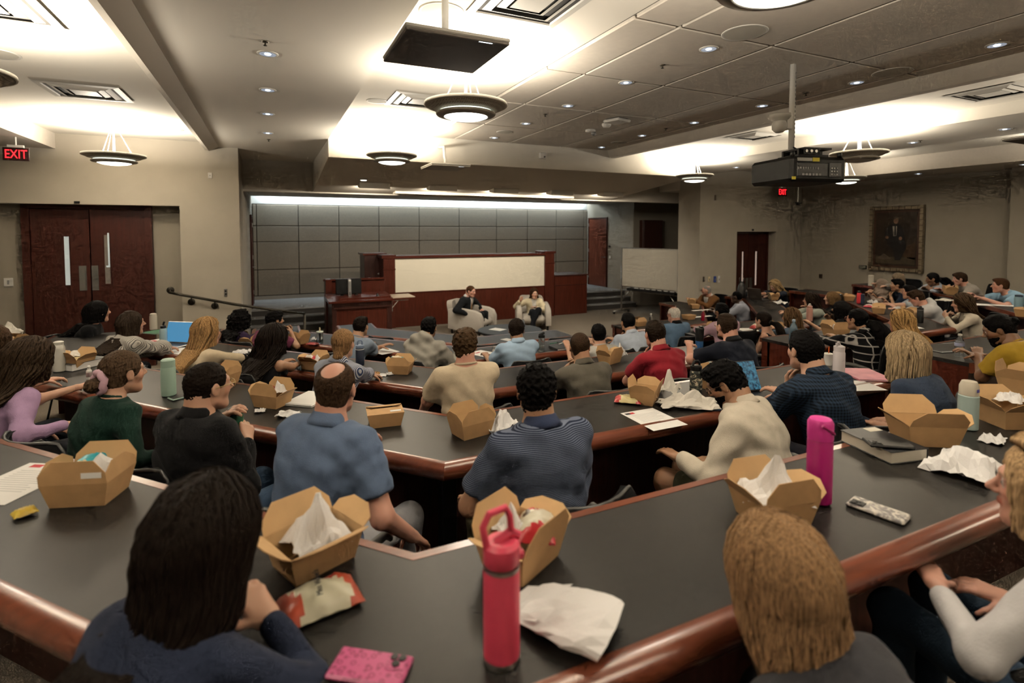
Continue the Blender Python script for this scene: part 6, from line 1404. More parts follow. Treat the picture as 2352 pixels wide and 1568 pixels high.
wb = bottle('white steel bottle with spout lid on the fourth-row aisle end', 1926, 862, 4, cyl(.037, .17, .006, .012), steel((.60, .55, .57), 'white_pink'), [(.034, .168), (.035, .20), (.020, .208)], steel((.60, .55, .57), 'white_pink'), extra=[('spout', tube_ex([(-.026, 0, .195), (-.028, 0, .225), (-.012, 0, .232), (.004, 0, .21)], .008), steel((.60, .55, .57), 'white_pink')), ('lettering', lambda mb: [mb.box((-.022 + .008*i, -.0382, .105 + (.008 if i % 2 else 0)), (-.016 + .008*i, -.0375, .107 + (.008 if i % 2 else 0))) for i in range(6)], M_grey)])
bottle('paper cup with orange straw behind the white steel bottle', 1902, 838, 4, [(.026, 0), (.032, .075), (.034, .078)], M_paper, [(.034, .077), (.035, .085), (.028, .088)], M_white, extra=[('straw', tube_ex([(0, 0, .02), (.006, 0, .135)], .0035), mat('straw_orange', (.7, .12, .02), .5))], name='paper_cup', cat='cup')
redb = mat('red_drink', (.36, .012, .04), .2, trans=.2)
bottle('small red juice bottle with white cap, front row right', 1614, 736, 1, [(.028, 0), (.030, .01), (.026, .05), (.030, .10), (.014, .135), (.013, .15)], redb, [(.016, .148), (.016, .168), (.010, .17)], M_white)
bottle('pink insulated bottle with loop cap, second row right', 1859, 737, 2, cyl(.042, .19, .006, .02, .034), steel((.50, .26, .21), 'blush'), [(.034, .188), (.036, .215), (.02, .22)], steel((.50, .26, .21), 'blush'), extra=[('loop', hk(.02, .215, .03), M_white)])
bottle('large clear blue water bottle behind the checked shirt', 1822, 787, 3, [(.040, 0), (.043, .02), (.042, .13), (.030, .18), (.013, .205), (.013, .22)], M_water, [(.016, .218), (.016, .238), (.01, .24)], mat('cap_pale', (.4, .5, .65), .5))
bottle('red steel bottle with black cap, third row right', 1973, 697, 3, cyl(.034, .17, .005, .03, .024), steel((.60, .03, .04), 'red'), [(.024, .168), (.026, .19), (.012, .2)], M_black)
bottle('tall white tumbler on the far right table below the portrait', 2000, 656, 4, cyl(.042, .17, .005), steel((.58, .54, .46), 'bone'), [(.044, .168), (.045, .185), (.03, .188)], steel((.58, .54, .46), 'bone'), name='tumbler')
bottle('black thermos bottle on the third-row right table', 2113, 741, 3, cyl(.034, .165, .005, .01), M_black, [(.034, .164), (.034, .185), (.024, .19)], M_black, extra=[('steel_band', ring_ex(.0345, .158, .164), M_grey), ('handle', hk(.022, .18, .02), M_black)])
bottle('clear plastic water bottle before the mustard t-shirt', 2203, 819, 4, [(.030, 0), (.032, .015), (.030, .05), (.032, .055), (.032, .105), (.026, .13), (.012, .155), (.012, .168)], M_clear, [(.014, .166), (.014, .18), (.01, .181)], M_white, extra=[('label', ring_ex(.0325, .085, .112), mat('water_label', (.35, .38, .55), .5))])
bottle('grey blue sports bottle at the right edge, far table', 2339, 710, 4, cyl(.045, .16, .006, .02), steel((.16, .26, .31), 'steelblue'), [(.04, .158), (.04, .18), (.02, .185)], steel((.03, .05, .08), 'navylid'))
bottle('pale teal bottle with cream lid on the nearest table', 2222, 985, 5, cyl(.036, .15, .006, .006), steel((.33, .42, .40), 'teal'), [(.034, .148), (.034, .185), (.026, .205), (.010, .208)], steel((.52, .47, .38), 'creamlid'), extra=[('patch', lambda mb: mb.box((-.014, -.0352, .165), (.004, -.034, .178)), mat('patch_blue', (.06, .06, .3), .5))])
bottle('small white-capped bottle beyond the red polo', 1495, 742, 1, [(.026, 0), (.028, .01), (.027, .09), (.014, .12), (.013, .13)], M_clear, [(.016, .128), (.016, .15), (.010, .152)], M_white)
bottle('white cone-topped bottle beside the black handbag', 1735, 686, 2, [(.03, 0), (.032, .06), (.012, .12), (.006, .15)], M_white)
bottle('clear cup with lid beside the honey brown hair', 1930, 690, 3, [(.030, 0), (.036, .09)], M_clear, [(.038, .09), (.04, .10), (.02, .11)], M_clear, name='plastic_cup', cat='cup')
# the green bottle held by the man in the quarter-zip
gb = atd(540, 962, 2.40); bottle('dark green bottle with black cap held by the quarter-zip man', 0, 0, 4, cyl(.035, .13, .005, .02, .028), steel((.004, .07, .028), 'green'), [(.028, .128), (.030, .15), (.02, .156)], M_black, at=(gb[0], gb[1], gb[2] - .10))
def azpx(u1, v1, u2, v2, row):
    a, b = atz(u1, v1, TT[row]), atz(u2, v2, TT[row]); return math.degrees(math.atan2(b[1] - a[1], b[0] - a[0])) - 90
# ---- food boxes, nearest table first
food_box('brown takeout box with teal snack bag at the left of the nearest table', 208, 1142, 5, -18, (0, -10, 20, 5), sticker=0, s=1.05)
food_box('brown takeout box with white paper beside the dark-haired woman', 722, 1290, 5, 24, (62, 52, 25, 58), s=1.05)
food_box('open brown takeout box behind the coral bottle', 1198, 1290, 5, 28, (15, 62, 20, 62), s=1.05)
food_box('brown takeout box with napkins beside the magenta bottle', 1775, 1190, 5, -8, (5, 48, 20, 38), s=1.05)
food_box('wide open brown takeout box beside the black book', 2120, 1012, 5, -30, (30, 52, 25, 55), s=1.15)
food_box('brown takeout box under a napkin at the right edge of the nearest table', 2322, 975, 5, -25, (45, 40, 30, 40), s=1.1)
food_box('brown takeout box propped at the right edge before the mustard shirt', 2345, 900, 5, 10, (-30, 20, 10, 20), s=1.1)
food_box('brown takeout box with red snack bag in front of the bald man', 626, 930, 4, -42, (-8, 55, 10, 30), s=1.0)
food_box('closed brown takeout box with white sticker between two polo shirts', 884, 972, 4, -6, (-82, -88, -78, -88), sticker=0)
food_box('open empty brown takeout box left of the striped polo', 1082, 996, 4, 12, (0, 20, 5, 12))
food_box('brown takeout box beside the red chip bag', 1482, 922, 4, 38, (18, 25, 15, 22))
food_box('brown takeout box in the shade behind the linen shirt', 1640, 890, 4, 10, (-20, 10, 10, -10))
food_box('brown takeout box with noodles behind the thick book', 175, 845, 4, -35, (25, 40, 20, 30), food=mat('noodles', (.5, .38, .18), .7))
food_box('brown takeout box at the far left behind the lilac top', 45, 855, 4, -30, (10, 20, 20, 30), s=1.1)
food_box('brown takeout box holding a big paper bag, far left', 25, 800, 3, -30, (-60, 20, -40, -60), s=1.15)
food_box('brown takeout box behind the quarter-zip man', 512, 880, 4, -40, (0, 0, 10, 0), s=.95)
food_box('brown takeout box with chips beside the wavy dark hair', 722, 846, 3, -42, (45, 20, 20, 45))
food_box('brown takeout box with teal chip bag on the third-row table', 920, 856, 3, -30, (-8, 42, 18, 20))
food_box('brown takeout box between olive and red polos', 1400, 832, 3, 20, (10, 40, 15, 25))
food_box('upright open brown takeout box on the second-row left table', 688, 788, 2, -50, (0, 20, 5, 25))
food_box('open brown takeout box before the curly-haired woman', 578, 800, 2, -42, (30, 35, 25, 45))
food_box('brown takeout box beside the blonde cream sweater', 545, 790, 2, -42, (10, 20, 20, 30))
food_box('brown takeout box with handle beyond the pale dress shirt', 1468, 748, 1, 5, (-25, -60, -25, -60))
food_box('tall open brown takeout box before the brown jacket', 1589, 700, 1, 40, (10, 30, 15, 20))
food_box('closed brown takeout box before the brown jacket', 1596, 708, 1, 60, (-85, -88, -82, -88))
food_box('flat brown takeout box with papers, front row right', 1582, 733, 1, 0, (-85, -88, -82, -88))
food_box('brown takeout box against the bearded navy man', 1641, 762, 2, 15, (5, 5, 10, 5), s=.9)
food_box('brown takeout box behind the laptop-typing blonde', 1776, 688, 2, 60, (15, 30, 20, 20))
food_box('brown takeout box behind the dark ponytail', 1783, 760, 2, 10, (-20, 5, 5, 5), s=.9)
food_box('wide open brown takeout box beside the plaid shirt', 1919, 772, 3, -12, (-10, 40, 25, 30), s=1.2)
food_box('brown takeout box left of the honey brown hair, far table', 1925, 688, 3, 45, (-60, 20, -30, 20))
food_box('brown takeout box beside the red steel bottle', 1948, 690, 3, 45, (-70, -60, -60, -60), s=1.1)
food_box('brown takeout box before the grey t-shirt man', 2018, 719, 3, 30, (-85, 30, -80, -85), s=1.1)
food_box('brown takeout box before the white hoodie', 2090, 728, 3, 10, (-60, 10, 15, 10))
food_box('brown takeout box beside the stone grey shirt', 2182, 676, 4, 40, (5, 20, 10, 20), s=1.05)
food_box('brown takeout box at the far right edge beside the sports bottle', 2352, 726, 4, 20, (-80, -80, -80, -80), s=1.2)
# ---- paper, napkins, wrappers
M_nap = mat('napkin_white', (.82, .80, .79), .9, bump=.1, bscale=200)
M_wrap = mat('wax_paper', (.66, .62, .55), .7)
def P5(u, v, z): return atz(u, v, z)
def on_box(u, v, row, dz): p = atz(u, v, TT[row]); return (p[0], p[1], TT[row] + dz)
e = thing('wrap_sandwich', 'half-eaten wrap in folded white paper beside the coral bottle', 'sandwich', on_box(1302, 1432, 5, .001), math.radians(-152))
rr = []; rg = np.random.RandomState(4)
for t in np.linspace(0, 1, 11):
    w_ = .062 + .012*math.sin(3*t) + .010*t; h_ = .006 + .030*t**.7 - .004*(t > .93); rr.append([((w_ + rg.normal(0, .0018))*math.cos(a_)*(1 + .10*math.cos(2*a_)), -.105 + .21*t + .016*math.sin(a_)*t + (.014*math.cos(a_) if t > .95 else 0), max(.0005, h_ + h_*math.sin(a_) + rg.normal(0, .0016))) for a_ in np.linspace(0, 6.283, 20, endpoint=False)])
mb = MB(); mb.loft(rr, False); mb.build('paper_sleeve', M_nap, e)
mb = MB(); mb.add([(-.062, -.105, .004), (.062, -.105, .004), (.075, -.03, .034), (-.075, -.03, .034), (-.045, -.135, .0022), (.05, -.14, .0022)], [(0, 1, 2, 3), (4, 5, 1, 0)]); mb.build('folded_flap', M_nap, e)
mb = MB(); mb.lathe([(.001, .06), (.026, .062), (.032, .085), (.026, .098), (.001, .101)], 16); mb.V[-1] = np.array([(p[0]*1.3, p[2], .034 + p[1]*.85) for p in mb.V[-1]]); mb.build('tortilla_end', mat('wrap_filling', (.09, .035, .02), .7, var=.6, vscale=60), e, True)
crumple('napkin', 'tall white napkin standing in the box beside the dark-haired woman', 'napkin', on_box(727, 1283, 5, .045), (.155, .165), .06, 5, M_nap, 20, n=14, pointy=1.9)
crumple('napkin', 'white napkin in the open box behind the coral bottle', 'napkin', on_box(1172, 1282, 5, .06), (.09, .09), .055, 8, M_nap, 10, n=12, pointy=.6)
crumple('napkin', 'white napkin pile in the box beside the magenta bottle', 'napkin', on_box(1772, 1182, 5, .05), (.20, .16), .06, 11, M_nap, -25, n=14, pointy=1.3)
crumple('paper_bag', 'crumpled cream paper bag beside the wide open box', 'paper bag', on_box(2215, 1082, 5, 0), (.24, .20), .085, 13, M_nap, 10, n=14, pointy=.4)
crumple('napkin', 'white napkin over the box at the right edge', 'napkin', on_box(2318, 968, 5, .085), (.13, .10), .05, 15, M_nap, 10, n=12, pointy=.5)
crumple('napkin', 'small white napkin between the boxes at the right', 'napkin', on_box(2280, 1012, 5, 0), (.13, .08), .03, 17, M_nap, 15, n=12)
crumple('white_liner', 'white paper liner in the box with the teal snack bag', 'paper liner', on_box(232, 1130, 5, .055), (.12, .11), .05, 19, M_nap, -10, n=12, pointy=.8)
crumple('napkin', 'flat white napkin in front of the red-filled takeout box', 'napkin', on_box(662, 955, 4, 0), (.13, .10), .03, 21, M_nap, -20, n=12)
crumple('napkin', 'small balled napkin beside the red-filled takeout box', 'napkin', on_box(597, 946, 4, 0), (.06, .05), .025, 23, M_nap, 0, n=10)
crumple('napkin', 'white napkin in the red-filled takeout box', 'napkin', on_box(640, 925, 4, .055), (.10, .09), .05, 25, M_nap, 0, n=12, pointy=.9)
crumple('napkin', 'tall white napkin left of the striped polo', 'napkin', on_box(1152, 985, 4, 0), (.20, .13), .06, 27, M_nap, 30, n=14, pointy=1.3)
crumple('paper_wrapper', 'large creased white wrapper before the linen shirt', 'paper wrapper', on_box(1580, 935, 4, 0), (.36, .18), .07, 29, M_wrap, -28, n=16, pointy=.8)
crumple('paper_wrapper', 'tall white wrapper edge behind the chip-side takeout box', 'paper wrapper', on_box(1538, 905, 4, .0), (.13, .11), .11, 31, M_wrap, -28, n=12, pointy=.9)
crumple('paper_bag', 'large pale paper bag at the far left edge', 'paper bag', on_box(12, 790, 3, .06), (.30, .24), .12, 33, M_wrap, 20, n=14, pointy=.8)
crumple('paper_liner', 'cream paper liner behind the thick book', 'paper liner', on_box(165, 838, 4, .06), (.18, .13), .05, 35, M_wrap, -30, n=12)
crumple('napkin', 'white napkin with a cookie on the third-row table', 'napkin', on_box(868, 862, 3, 0), (.15, .10), .008, 37, M_nap, -20, n=12)
crumple('napkin', 'balled white napkin beside the cookie', 'napkin', on_box(895, 861, 3, 0), (.06, .05), .025, 39, M_nap, 0, n=10)
crumple('napkin', 'white napkin between the cream sweater and the wavy hair', 'napkin', on_box(556, 812, 3, 0), (.16, .14), .045, 41, M_nap, -30, n=12)
crumple('napkin', 'white napkin in the box beside the wavy dark hair', 'napkin', on_box(728, 842, 3, .05), (.10, .08), .05, 43, M_nap, -30, n=12, pointy=.4)
crumple('napkin', 'small white napkin beside the clear tumbler', 'napkin', on_box(722, 782, 2, 0), (.09, .07), .05, 45, M_nap, 0, n=10)
crumple('paper_wrapper', 'white wrapper sticking out between olive and red polos', 'paper wrapper', on_box(1424, 826, 3, .02), (.16, .10), .09, 47, M_nap, 30, n=12, pointy=.6)
crumple('napkin', 'white napkin heap in the box beside the plaid shirt', 'napkin', on_box(1912, 768, 3, .05), (.16, .11), .07, 49, M_nap, 0, n=12, pointy=.5)
crumple('napkin', 'white napkin pile beside the navy snack box', 'napkin', on_box(2002, 697, 3, 0), (.16, .14), .07, 51, M_nap, 0, n=12)
crumple('napkin', 'cream napkin heap below the laptop-typing blonde', 'napkin', on_box(1792, 698, 2, 0), (.22, .18), .08, 53, M_nap, 0, n=12)
crumple('paper_wrapper', 'cream wrapper on the far right table', 'paper wrapper', on_box(2172, 690, 4, 0), (.30, .20), .03, 55, M_wrap, 0, n=12)
crumple('napkin', 'white napkin on the dark round stage table', 'napkin', (4.0, 9.4, .462), (.05, .05), .01, 57, M_nap, 0, n=8) if False else None
sheet('printed page beside the teal snack box, nearest table left', 42, 1108, 5, azpx(0, 1132, 100, 1085, 5), marks=TXT + [(-.36, .38, -.16, .46, M_red)])
sheet('printed page with a small red and black letterhead', 1500, 962, 4, azpx(1508, 988, 1432, 948, 4), marks=[(-.44, .36, -.30, .44, M_ink), (-.30, .36, -.18, .44, M_red)] + TXT[:8], curl=.0)
sheet('white page at the aisle end of the fourth-row table', 1962, 886, 4, 70, curl=.0)
sheet('white page behind the red polo', 1592, 826, 3, 60)
sheet('white page before the slate blue t-shirt', 882, 806, 2, 20)
sheet('white page beside the small clear bottle', 1110, 812, 2, 25, marks=[(-.2, .2, .1, .3, M_red)])
sheet('white page on the empty front-row table', 1166, 780, 1, 20, w=.12, l=.16)
sheet('white page beyond the bearded navy man', 1722, 757, 2, 70)
sheet('white page before the cream sweater', 415, 806, 3, -30)
sheet('white card with red print near the ivory tumbler', 355, 783, 3, -50, w=.14, l=.18, marks=[(-.3, -.1, .3, .1, M_red)])
sheet('long white strip above the red juice bottle', 1611, 712, 1, 90, w=.07, l=.42); sheet('long white strip behind the red juice bottle', 1612, 727, 1, 90, w=.07, l=.42)
sheet('white page before the cream cardigan', 2095, 752, 3, 60, w=.12, l=.2)
sheet('white page on the far right table', 2247, 699, 4, 40); sheet('white page beside the grey blue sports bottle', 2310, 701, 4, 40)
sheet('cream folded card propped behind the cream sweater', 446, 776, 3, -30, w=.12, l=.15, curl=.05)
# ---- snack bags
def snack_bag(label, p, rot, sx, sy, h, cols, name='chip_bag', lettering=None):
    e = thing(name, label, 'snack bag', p, math.radians(rot)); n = 17; g = np.linspace(-1, 1, n); rg = np.random.RandomState(int(p[0]*997) % 1000)
    for part in (0,):
        V = []; F_ = []; mi = []
        for sgn in (1, -1):
            o = len(V)
            for i in range(n):
                for j in range(n):
                    x, y = g[i], g[j]; t = max(0, (1 - abs(x)**3)) * max(0, (1 - abs(y)**2.2)); zz = .012 + (h*t**.6*(1 + .10*math.sin(9*x + 5*y)) + (rg.rand() - .5)*.004 if sgn > 0 else .0 + .004*t)
                    zz = zz if sgn > 0 else .010 - .008*t; V.append((x*sx/2, y*sy/2*(1 - .06*t), zz))
            for i in range(n-1):
                for j in range(n-1):
                    q = (o + i*n + j, o + (i+1)*n + j, o + (i+1)*n + j + 1, o + i*n + j + 1); F_.append(q if sgn > 0 else q[::-1]); xc = (g[i] + g[i+1])/2; yc = (g[j] + g[j+1])/2
                    mi.append(1 if abs(xc + .12*math.sin(yc*3)) > .62 else (2 if (xc - .3)**2 + (yc - .5)**2 < .05 else 0))
        mesh('pouch', V, F_, [mat('bag_' + str(c), c, .35, spec=.5) for c in cols], e, True, mi)
    if lettering: text_mesh('lettering', lettering, sy*.17, M_ink, e, (-.005, -.005, h*1.18 + .014), (0, 0, math.radians(82)), .0006)
    return e
snack_bag("red and cream chip bag lettered Miss Vickie's beside the dark hair", on_box(735, 1392, 5, .0), 10, .17, .11, .040, [(.55, .52, .38), (.36, .055, .025), (.25, .03, .02)], lettering="Miss Vickie's")
snack_bag('red and cream chip bag in the open box behind the coral bottle', on_box(1232, 1275, 5, .055), 60, .12, .10, .045, [(.60, .56, .44), (.45, .02, .03), (.05, .03, .02)])
snack_bag('crumpled red and yellow chip bag beside the takeout box', on_box(1442, 924, 4, 0), -40, .15, .10, .030, [(.50, .42, .20), (.33, .02, .02), (.2, .02, .02)])
snack_bag('teal and cream snack bag in the leftmost nearest box', on_box(212, 1122, 5, .07), 60, .12, .08, .03, [(.02, .26, .31), (.55, .48, .30), (.6, .55, .4)])
snack_bag('red and cream snack bag in the box before the bald man', on_box(612, 924, 4, .06), -40, .10, .08, .03, [(.6, .54, .42), (.32, .02, .02), (.4, .02, .02)])
snack_bag('teal and cream snack bag in the third-row box', on_box(912, 850, 3, .07), -30, .13, .10, .035, [(.58, .50, .36), (.02, .27, .30), (.4, .3, .15)])
snack_bag('red and white snack bag in the box beside the wavy hair', on_box(712, 843, 3, .06), -40, .10, .08, .03, [(.55, .5, .45), (.38, .02, .03), (.4, .02, .02)])
snack_bag('red fruit tray snack beside the clear tumbler', on_box(718, 792, 2, 0), -40, .12, .08, .02, [(.22, .02, .02), (.18, .02, .02), (.1, .02, .02)])
snack_bag('cream and red sandwich wrap beside the sleeveless arm', on_box(1735, 754, 2, .0), 20, .20, .09, .05, [(.55, .52, .38), (.40, .05, .05), (.3, .3, .2)])
snack_bag('small gold candy wrapper on the nearest table', on_box(57, 1186, 5, 0), 30, .055, .045, .015, [(.50, .34, .04), (.55, .40, .05), (.6, .45, .1)], name='candy_wrapper')
snack_bag('red and white snack pack beside the napkin pile', on_box(1996, 705, 3, 0), 20, .22, .12, .03, [(.6, .5, .48), (.40, .03, .05), (.4, .03, .04)])
# cookie
e = thing('cookie', 'chocolate chip cookie on a napkin, third-row table', 'cookie', on_box(864, 862, 3, .012)); mb = MB(); mb.lathe([(.001, 0), (.030, .002), (.033, .008), (.026, .014), (.001, .016)], 18); mb.build('biscuit', mat('cookie_dough', (.36, .19, .07), .8, bump=.4, bscale=120), e, True)
for i in range(7):
    a_ = i * 2.4; r_ = .006 + .003*i; mb = MB(); mb.lathe([(.004, 0), (.003, .003), (.001, .004)], 6, (r_*math.cos(a_), r_*math.sin(a_), .0145)); mb.build('chocolate_chip', mat('choc', (.03, .015, .008), .5), e)
# held sandwiches
# ---- books, phones, laptops
def book(label, u, v, row, rot, w, l, h, cover, pages, name='book', marks=None, z=None):
    zz = TT[row] if z is None else z; p = atz(u, v, zz); e = thing(name, label, 'book', (p[0], p[1], zz + .001), math.radians(rot)); t = .003
    mb = MB(); mb.bbox((-w/2, -l/2, 0), (w/2, l/2, t), .001); mb.build('back_cover', cover, e); mb = MB(); mb.bbox((-w/2, -l/2, h - t), (w/2, l/2, h), .001); mb.build('front_cover', cover, e)
    mb = MB(); mb.bbox((-w/2, -l/2, t), (-w/2 + t, l/2, h - t), .001); mb.build('spine', cover, e); mb = MB(); mb.box((-w/2 + t, -l/2 + .004, t), (w/2 - .004, l/2 - .004, h - t)); mb.build('pages', pages, e)
    for (x0, y0, x1, y1, mm) in (marks or []): mb = MB(); mb.box((x0*w, y0*l, h - .0002), (x1*w, y1*l, h + .0006)); mb.build('cover_label', mm, e)
    return e
M_pages = mat('book_pages', (.58, .53, .44), .85); M_bcov = mat('book_black', (.012, .013, .015), .45); M_bgrey = mat('book_grey', (.05, .05, .05), .5)
book('thick black book with cream pages on the nearest table', 2026, 1034, 5, azpx(1945, 1026, 2042, 1072, 5), .165, .225, .045, M_bcov, M_pages, marks=[(-.46, -.46, -.1, -.30, M_pages)])
book('thick grey textbook beside the white bottle, left table', 188, 842, 4, -42, .18, .25, .05, M_bgrey, M_paper, marks=[(-.3, -.3, .3, .3, M_bcov)])
book('small black notebook with pens on the second-row table', 1284, 800, 2, 0, .15, .20, .02, M_bcov, M_paper)
book('green folder behind the pale blue bottle', 372, 762, 3, -45, .24, .30, .012, mat('folder_green', (.03, .13, .07), .5), M_paper, name='folder')
book('pink folder at the aisle end of the fourth-row table', 1985, 862, 4, azpx(2008, 874, 1960, 852, 4), .23, .30, .012, mat('folder_pink', (.62, .24, .30), .5, var=.2, vscale=9), M_paper, name='folder')
book('white tablet case behind the bald man', 712, 918, 4, -38, .19, .25, .010, M_paper, M_grey, name='tablet_case', marks=[(-.45, -.49, .45, -.43, M_inkg)])
def phone(label, p, rot, case, lens=True, w=.075, l=.15):
    e = thing('smartphone', label, 'phone', p, math.radians(rot)); mb = MB(); mb.bbox((-w/2, -l/2, 0), (w/2, l/2, .011), .004); smooth_by_angle(mb.build('case', case, e), 30)
    if lens:
        mb = MB(); mb.bbox((-w*.42, l*.20, .0105), (w*.05, l*.45, .0135), .003); cb = mb.build('camera_bump', case if lens == 2 else M_black, e)
        for q in ((-.30, .38), (-.30, .27), (-.10, .325)):
            mb = MB(); mb.lathe([(.0075, .013), (.0075, .0155), (.005, .016)], 12, (w*q[0], l*q[1], 0)); mb.build('lens', M_black, cb)
    else: mb = MB(); mb.box((-w/2 + .005, -l/2 + .006, .0108), (w/2 - .005, l/2 - .006, .0115)); mb.build('screen', M_black, e)
    return e
def spotted(base, spot, sc, nm):
    m = bpy.data.materials.new(nm); nt, N, L, b = nodes_of(m); tc = N.new('ShaderNodeTexCoord'); v = N.new('ShaderNodeTexVoronoi'); v.inputs['Scale'].default_value = sc; L.new(tc.outputs['Object'], v.inputs['Vector'])
    cr = N.new('ShaderNodeValToRGB'); cr.color_ramp.elements[0].position = .20; cr.color_ramp.elements[0].color = base + (1,); cr.color_ramp.elements[1].position = .27; cr.color_ramp.elements[1].color = spot + (1,); x = cr.color_ramp.elements.new(.42); x.color = spot + (1,); x = cr.color_ramp.elements.new(.48); x.color = base + (1,); L.new(v.outputs['Distance'], cr.inputs[0]); L.new(cr.outputs[0], b.inputs['Base Color']); b.inputs['Roughness'].default_value = .35; return m
phone('pink leopard-print phone at the bottom edge of the picture', on_box(850, 1540, 5, .001), azpx(765, 1522, 930, 1548, 5), spotted((.40, .06, .17), (.22, .015, .08), 75, 'leopard_case'), 2)
def marble():
    m = bpy.data.materials.new('marble_case'); nt, N, L, b = nodes_of(m); tc = N.new('ShaderNodeTexCoord'); n = N.new('ShaderNodeTexNoise'); n.inputs['Scale'].default_value = 28; n.inputs['Detail'].default_value = 6; n.inputs['Distortion'].default_value = 2; L.new(tc.outputs['Object'], n.inputs['Vector']); cr = N.new('ShaderNodeValToRGB'); cr.color_ramp.elements[0].position = .42; cr.color_ramp.elements[0].color = (.12, .11, .11, 1); cr.color_ramp.elements[1].position = .58; cr.color_ramp.elements[1].color = (.55, .51, .46, 1); L.new(n.outputs['Fac'], cr.inputs[0]); L.new(cr.outputs[0], b.inputs['Base Color']); b.inputs['Roughness'].default_value = .3; return m
phone('marble-patterned phone beside the magenta bottle', on_box(2016, 1176, 5, .001), azpx(2085, 1200, 1950, 1152, 5), marble(), 1)
p_ = atz(2040, 1022, TT[5] + .047); phone('black phone lying on the thick black book', (p_[0], p_[1], TT[5] + .0475), 55, M_black, 1)
phone('phone with pale green case edge beside the quarter-zip man', on_box(422, 912, 4, .001), -60, mat('case_green', (.22, .30, .26), .4), False)
phone('black phone beside the woman in lilac', on_box(245, 884, 4, .001), -55, M_black, False)
phone('phone with silver rim beside the clear water bottle', on_box(2168, 808, 4, .001), 80, M_grey, False)
phone('dark phone on the second-row right table', on_box(1645, 772, 2, .001), 80, M_black, False)
def screen_mat(kind):
    m = bpy.data.materials.new('screen_' + kind); nt, N, L, b = nodes_of(m); m.cycles.emission_sampling = 'NONE'; tc = N.new('ShaderNodeTexCoord')
    if kind == 'text':
        w = N.new('ShaderNodeTexWave'); w.bands_direction = 'Y'; w.inputs['Scale'].default_value = 34; w.inputs['Distortion'].default_value = 3; w.inputs['Detail Scale'].default_value = 8; c0, c1 = (.03, .20, .42, 1), (.09, .34, .60, 1)
    else:
        w = N.new('ShaderNodeTexNoise'); w.inputs['Scale'].default_value = 60; w.inputs['Detail'].default_value = 6; c0, c1 = (.004, .02, .05, 1), (.06, .26, .38, 1)
    L.new(tc.outputs['Object'], w.inputs['Vector']); cr = N.new('ShaderNodeValToRGB'); cr.color_ramp.elements[0].position = .35; cr.color_ramp.elements[0].color = c0; cr.color_ramp.elements[1].position = .65; cr.color_ramp.elements[1].color = c1; L.new(w.outputs['Fac'], cr.inputs[0]); L.new(cr.outputs[0], b.inputs['Emission Color']); b.inputs['Emission Strength'].default_value = .75; b.inputs['Base Color'].default_value = (.01, .01, .01, 1); return m
def laptop(label, u, v, row, rot, body, scr, open_=105, w=.31, d=.215, lid=None):
    p = atz(u, v, TT[row]); e = thing('laptop', label, 'laptop', (p[0], p[1], TT[row] + .001), math.radians(rot))
    mb = MB(); mb.bbox((-w/2, -d/2, 0), (w/2, d/2, .014), .004); bo = mb.build('base', body, e)
    mb = MB(); mb.box((-w*.43, -d*.02, .0138), (w*.43, d*.40, .0146)); kb = mb.build('keyboard', M_black, bo); mb = MB(); mb.box((-w*.16, -d*.42, .0138), (w*.16, -d*.10, .0145)); mb.build('trackpad', mat('trackpad', (.30, .30, .30), .4), bo)
    a = math.radians(open_ - 90); le = empty('lid', (0, d/2 - .004, .014)); le.parent = e; le.rotation_euler = (-a, 0, 0)
    mb = MB(); mb.bbox((-w/2, -.003, 0), (w/2, .005, d), .004); mb.build('lid_shell', lid or body, le); mb = MB(); mb.box((-w/2 + .006, -.0045, .012), (w/2 - .006, -.0025, d - .006)); mb.build('display', scr, le)
    return e
M_alu = mat('aluminium', (.36, .35, .34), .35, .8); M_sg = mat('space_grey', (.10, .085, .075), .4, .6)
laptop('silver laptop with a blue document on screen', 388, 796, 3, -43 + 8, M_alu, screen_mat('text'), 108)
e = laptop('dark laptop showing a blue map before the checked shirt', 1728, 918, 4, -10, M_black, screen_mat('map'), 116, w=.29, d=.19)
mb = MB(); mb.box((-.136, -.0048, .02), (-.112, -.0035, .165)); mb.build('side_menu', mat('menu_blue', (.1, .4, .7), .4, emit=.8, ecol=(.12, .45, .75)), [c for c in e.children if c.name.startswith('lid')][0])
laptop('grey laptop seen from behind below the wavy blonde hair', 1744, 688, 2, 90, M_sg, screen_mat('text'), 104, lid=M_sg)
# pens
for (u, v, row, rot, lab, m) in ((1290, 793, 2, 30, 'white marker pen on the black notebook', M_white), (1272, 793, 2, 10, 'green pen on the black notebook', mat('pen_green', (.02, .15, .08), .4))):
    p = atz(u, v, TT[row]); e = thing('pen', lab, 'pen', (p[0], p[1], TT[row] + .026), math.radians(rot)); mb = MB(); mb.tube([(-.06, 0, 0), (.045, 0, 0)], .005, 8); mb.build('barrel', m, e, True); mb = MB(); mb.tube([(.045, 0, 0), (.065, 0, 0)], [.0052, .002], 8); mb.build('tip', M_black, e, True)
# snack boxes on the right tables
p = atz(1980, 697, TT[3]); e = thing('snack_carton', 'small navy snack carton beside the red steel bottle', 'carton', (p[0], p[1], TT[3] + .001), .5); mb = MB(); mb.bbox((-.055, -.03, 0), (.055, .03, .15), .004); mb.build('box', mat('carton_navy', (.012, .025, .06), .4), e); mb = MB(); mb.box((-.04, -.031, .05), (.04, -.0295, .09)); mb.build('label', mat('carton_label', (.2, .25, .35), .5), e)
